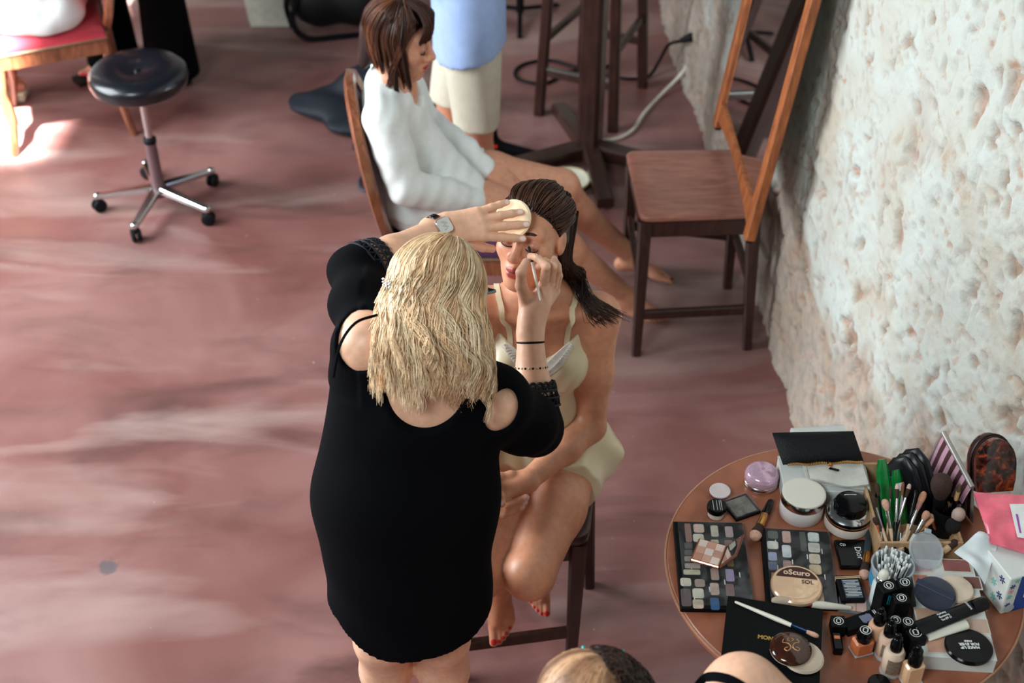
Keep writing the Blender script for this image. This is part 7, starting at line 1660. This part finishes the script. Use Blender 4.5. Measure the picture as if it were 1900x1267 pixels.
# --- brushes standing in the black cup and lying in the tray
p = T(1660, 1020); t = thing('brush_cup', 'short black cup full of brushes', 'cup', (.800, 2.055, TZ)); CUP = Vector((.800, 2.052, TZ)); t.location = CUP
mb = MB(); mb.lathe([(0, 0), (.030, 0), (.031, .002), (.034, .050), (.032, .050), (.029, .004), (0, .004)], 28); build('cup_body', mb, M_gloss, t, 50)
bl = [((1641, 926), .125, M_palewood, M_chrome, M_tan, .0042, 2.2, 'peach fluffy brush in the black cup'), ((1654, 902), .140, M_palewood, M_steel, pc(60, 44, 40, .9), .0022, 1.6, 'thin liner brush beside the green packet'),
      ((1665, 898), .145, M_gloss, M_chrome, M_bristle, .0036, 1.7, 'brush with a pale tipped head, first right of the liner'), ((1676, 894), .150, M_whitew, M_steel, pc(130, 80, 56, .9), .0030, 1.2, 'white-handled pointed brush in the cup'),
      ((1688, 898), .145, M_gloss, M_chrome, M_bristle, .0036, 1.7, 'dark brush with a pale rounded tip right of the white-handled one'), ((1700, 908), .14, M_palewood, M_gloss, M_gloss, .0034, 1.0, 'pale wooden brush with a black end'),
      ((1627, 896), .135, M_gloss, M_black, M_bristle, .0030, 2.2, 'dark round brush at the left corner of the tray'), ((1716, 912), .13, M_palewood, M_chrome, pc(196, 140, 110, .9), .0046, 2.0, 'brush with a salmon tip leaning right'),
      ((1722, 948), .105, M_whitew, M_chrome, pc(200, 148, 124, .9), .0052, 1.9, 'broad peach-tipped brush leaning far right'), ((1732, 962), .085, M_palewood, M_gold, pc(206, 150, 120, .9), .0036, 1.4, 'small copper-tipped brush at the right of the cup'),
      ((1619, 918), .125, M_palewood, M_steel, M_bristle, .0030, 1.7, 'brown-headed brush leaning left over the black lid'), ((1622, 960), .090, M_palewood, pc(190, 100, 60, .4), M_bristle, .0034, 1.8, 'short dark brush with an orange ferrule leaning left'),
      ((1633, 972), .080, M_palewood, M_steel, M_bristle, .0030, 1.6, 'short small-headed brush leaning left'), ((1672, 975), .075, M_palewood, M_steel, pc(110, 60, 40, .9), .0030, 1.2, 'short reddish liner brush in front'), ((1683, 985), .070, M_palewood, M_steel, pc(150, 130, 116, .9), .0040, 1.6, 'short silver brush in front with a beige head'),
      ((1710, 925), .12, M_palewood, M_steel, pc(170, 120, 110, .9), .0040, 1.8, 'brush with a dusty pink head behind the right-leaning ones')]
for i, (px, h, hm, fmm, bmm, r, br, lab) in enumerate(bl):
    a = i*2.4; b = CUP+Vector((.016*math.cos(a), .016*math.sin(a), .006)); tip = PZ(px[0], px[1], TZ+h)
    brush(lab, b, tip, hm, fmm, bmm, r, (.58, .84), br, .8 if br > 1.5 else 1.0, tipm=(pc(206, 176, 164, .9) if 'pale' in lab and 'tip' in lab else None), group='brushes in the black cup')
# black brush roll with the big kabuki and foundation brushes
t = thing('brush_pot', 'tall matt black brush pot beside the tray', 'pot', T(1748, 985)); mb = MB(); mb.lathe([(0, 0), (.030, 0), (.031, .003), (.033, .075), (.031, .075), (.028, .005), (0, .005)], 28); build('pot_body', mb, M_black, t, 50); PB = T(1748, 985)
brush('big fluffy dark kabuki brush in the black pot', PB+Vector((-.010, .004, .008)), PZ(1748, 884, TZ+.165), M_gloss, M_black, M_bristle, .013, (.45, .62), 1.75, 1, taper=.9)
brush('flat foundation brush with golden bristles and a dark tip', PB+Vector((.012, .002, .008)), PZ(1781, 900, TZ+.150), M_gloss, M_gloss, pc(216, 172, 112, .8), .0085, (.52, .70), 1.05, .55, tipm=pc(92, 72, 52, .9), taper=.9)
brush('fluffy powder brush with a pale head right of the pot', PB+Vector((.010, -.014, .008)), PZ(1782, 948, TZ+.105), M_gloss, M_black, pc(190, 164, 152, .9), .008, (.45, .62), 1.8, 1, taper=.9)
brush('wooden brush with a brown head lying before the pot', T(1735, 1035, .040), T(1776, 1003, .060), M_gold, M_palewood, M_bristle, .0065, (.35, .62), 1.3, 1)
brush('thin tan brush left of the big kabuki brush', PB+Vector((-.016, -.012, .008)), PZ(1727, 955, TZ+.090), M_gold, M_gold, pc(206, 160, 140, .8), .004, (.45, .8), 1.3, 1)
brush('dark round brush in front of the pot', PB+Vector((.0, -.018, .008)), PZ(1772, 972, TZ+.080), M_black, M_black, pc(26, 22, 22, .95), .009, (.4, .6), 1.9, 1, taper=.9)

# ------------------------------------------------------------------ things in hand and things on the floor
pc_ = BHD.w(-.022, .098, .062); nf = nrm3(BHD.R @ np.array([-.12, .93, .34])); t = thing('cotton_pad', 'round cream powder pad pressed on the seated woman\'s forehead', 'powder pad', Vector(pc_)); t.rotation_euler = Vector(nf).to_track_quat('Z', 'Y').to_euler()
mb = MB(); mb.lathe([(0, -.004), (.041, -.004), (.0445, -.001), (.0445, .002), (.041, .005), (0, .005)], 40); build('pad', mb, pc(236, 212, 176, .9), t, 20)
brush('white eye-shadow brush held at the seated woman\'s eyelid', PY(1003, 558, 2.475), PY(981, 457, 2.588), M_whitew, M_gloss, pc(40, 30, 30, .9), .0032, (.70, .88), 1.15, 1)

def cable(name, label, pts, r, m, end=None):
    P = smooth_path(pts, 10); t = thing(name, label, 'cable', P[0]); mb = MB(); mb.tube([p-P[0] for p in P], r, 8); build('cord', mb, m, t, 60)
    if end: mb = MB(); mb.tube([Vector((0, 0, 0)), (P[1]-P[0]).normalized()*.05], [.020, .012], 10); build('plug', mb, end, t, 50)
    return t
M_wcable = mat('white_cable', srgb(206, 200, 188), .5); fl = lambda x, y, z=.008: PZ(x, y, z)
cable('white_cable', 'white cable running from the wall socket across the floor', [PZ(1288, 84, .24), PZ(1282, 110, .16), PZ(1262, 140, .06), fl(1225, 178), fl(1196, 210), fl(1176, 240), fl(1150, 256), fl(1122, 260), fl(1082, 260), fl(1058, 277), fl(1035, 296), fl(990, 305), fl(972, 318)], .0085, M_wcable)
cable('black_cable', 'black cable plugged into the rubble wall looping under the bar stool', [PZ(1284, 68, .28), PZ(1262, 76, .25), PZ(1240, 84, .15), PZ(1222, 115, .05), fl(1202, 142), fl(1160, 146), fl(1110, 135), fl(1068, 124), fl(1020, 112), fl(975, 118), fl(956, 132), fl(965, 148), fl(1010, 155), fl(1050, 135), fl(1090, 128), fl(1135, 122)], .0075, M_rubber, M_rubber)
cable('dark_cable', 'dark cable looping on the floor left of the oval-backed chair', [fl(700, 322), fl(680, 322), fl(667, 335), fl(672, 352), fl(700, 355), fl(735, 350)], .006, mat('slate_cable', srgb(60, 66, 80), .5))
cable('thin_black_cable', 'thin black cable loop crossing the white cable by the pedestal foot', [fl(950, 290), fl(985, 293), fl(1010, 290), fl(1022, 298), fl(1024, 310), fl(1018, 320)], .006, M_rubber)
# cream dish by the pedestal foot
p = fl(1062, 345, 0)+Vector((-.02, 0, 0)); t = thing('cream_dish', 'shallow cream dish on the floor by the pedestal foot', 'dish', p); mb = MB(); mb.lathe([(0, .004), (.05, .004), (.075, .012), (.088, .030), (.085, .034), (.070, .016), (.04, .009), (0, .009)], 36); build('dish_body', mb, pc(206, 204, 184, .4), t, 60); mb = MB(); mb.tube([(.087*math.cos(a), .087*math.sin(a), .032) for a in np.linspace(0, 2*math.pi, 37)], .004, 6); build('rim', mb, pc(196, 184, 140, .4), t, 60)
# bags
def lump(name, label, prims, m, org, h=.012, disp=None, cat='bag', clip=None):
    S = SDF()
    for a in prims: S.cap(*a[:4], k=a[4]) if len(a) == 5 else S.ell(a[0], a[1], k=a[2])
    V, F = sdf_mesh(S, h, disp=disp, clip=clip or (lambda X, Y, Z: -(Z-.002))); o = np_object(name, V, F, m, None, None, org); return tag(o, label, cat)
M_navy = mat('navy_cloth', srgb(14, 20, 32), .7, bump=.2, bscale=30)
g = fl(650, 205, 0); o = lump('dark_jacket', 'dark navy jacket dropped on the floor behind the oval-backed chair', [((g.x-.05, g.y-.03, .05), (.21, .12, .050), .05), ((g.x+.08, g.y+.06, .09), (.13, .10, .095), .06), ((g.x+.03, g.y-.19, .035), (.11, .07, .036), .05), ((g.x+.10, g.y-.32, .025), (.06, .05, .026), .04)], M_navy, (g.x, g.y, 0), disp=lambda X, Y, Z: .006*np.sin(26*X+17*Y+2*np.sin(20*Y)), cat='jacket')
g = fl(502, 50, 0); t = thing('white_tote', 'white fabric tote bag standing at the top edge', 'bag', (g.x, g.y+.06, 0)); mb = MB(); vs = [Vector((x, y, z)) for z, s in ((0, .82), (.03, .9), (.22, 1.08), (.40, 1.16)) for x, y in ((-.11*s, -.055), (.0, -.07*s), (.11*s, -.055), (.11*s, .055), (0, .07*s), (-.11*s, .055))]; fs = []
for j in range(3):
    for i in range(6): q_ = (i+1) % 6; fs.append((j*6+i, j*6+q_, j*6+6+q_, j*6+6+i))
fs += [(5, 4, 3, 2, 1, 0)]; mb.add(vs, fs); build('tote_body', mb, mat('natural_canvas', srgb(196, 192, 178), .9, bump=.2), t, 40); mb = MB(); mb.tube([(-.06, -.075, .40), (-.06, -.08, .55), (.06, -.08, .55), (.06, -.075, .40)], .010, 6); build('tote_handle', mb, M_cream, t)
mb = MB(); mb.box((0, -.062, .012), (.185, .012, .024), bev=.004); build('hem_band', mb, pc(190, 186, 172, .9), t)
g = fl(625, 62, 0); o = lump('black_backpack', 'black backpack lying at the top edge behind the seated woman', [((g.x-.10, g.y+.10, .14), (g.x+.10, g.y+.10, .14), .13, .13, .05), ((g.x-.08, g.y+.12, .30), (g.x+.08, g.y+.12, .28), .12, .12, .06)], mat('black_nylon', srgb(12, 13, 18), .6, bump=.2), (g.x, g.y, 0), disp=lambda X, Y, Z: .006*np.sin(30*X+20*Z))
for k, pts in enumerate(([(-.14, .02, .22), (-.19, -.06, .10), (-.13, -.09, .02), (.02, -.06, .012), (.14, -.03, .012)], [(-.16, .05, .30), (-.22, .0, .16), (-.20, -.02, .04)])):
    mb = MB(); mb.tube(smooth_path(pts, 6), .014, 6); s_ = build('strap', mb, M_black, o, 60)
g = fl(905, 296, 0); o = lump('black_camera_pouch', 'black pouch with red dots lying beside the man\'s leg', [((g.x+.0, g.y+.02, .05), (g.x+.01, g.y+.04, .15), .045, .026, .04), ((g.x+.02, g.y+.02, .04), (g.x+.20, g.y+.02, .015), .040, .012, .03)], M_black, (g.x, g.y, 0), .008, cat='pouch')
for x, z in ((-.02, .12), (.035, .07)): mb = MB(); mb.lathe([(0, 0), (.007, 0), (.006, .004), (0, .005)], 10, M=Matrix.Translation((x, -.016, z)) @ Matrix.Rotation(math.pi/2, 4, 'X')); build('red_dot', mb, pc(210, 30, 30, .4), o)
g = fl(822, 214, 0); lump('black_shoe', 'black shoe standing behind the man\'s far leg', [((g.x, g.y+.03, .04), (g.x+.02, g.y, .13), .045, .035, .03), ((g.x, g.y, .03), (g.x+.04, g.y+.14, .03), .04, .035, .03)], M_shoe, (g.x, g.y, 0), .009, cat='shoe')
g = fl(965, 34, 0); t = thing('tripod_stand', 'foot of a black tripod stand at the top edge', 'stand', g); mb = MB(); mb.lathe([(0, .03), (.018, .03), (.018, .9), (0, .9)], 14); build('pole', mb, M_black, t, 50)
for a in (.6, 2.5, 4.7): mb = MB(); mb.bar(Vector((0, 0, .05)), Vector((.22*math.cos(a), .22*math.sin(a), .012)), .022, .014); build('leg', mb, M_black, t)
mb = MB(); mb.lathe([(0, -.012), (.012, -.008), (.014, 0), (.012, .008), (0, .012)], 12, M=Matrix.Translation((0, -.016, .035))); build('foot_knob', mb, M_chrome, t, 50)
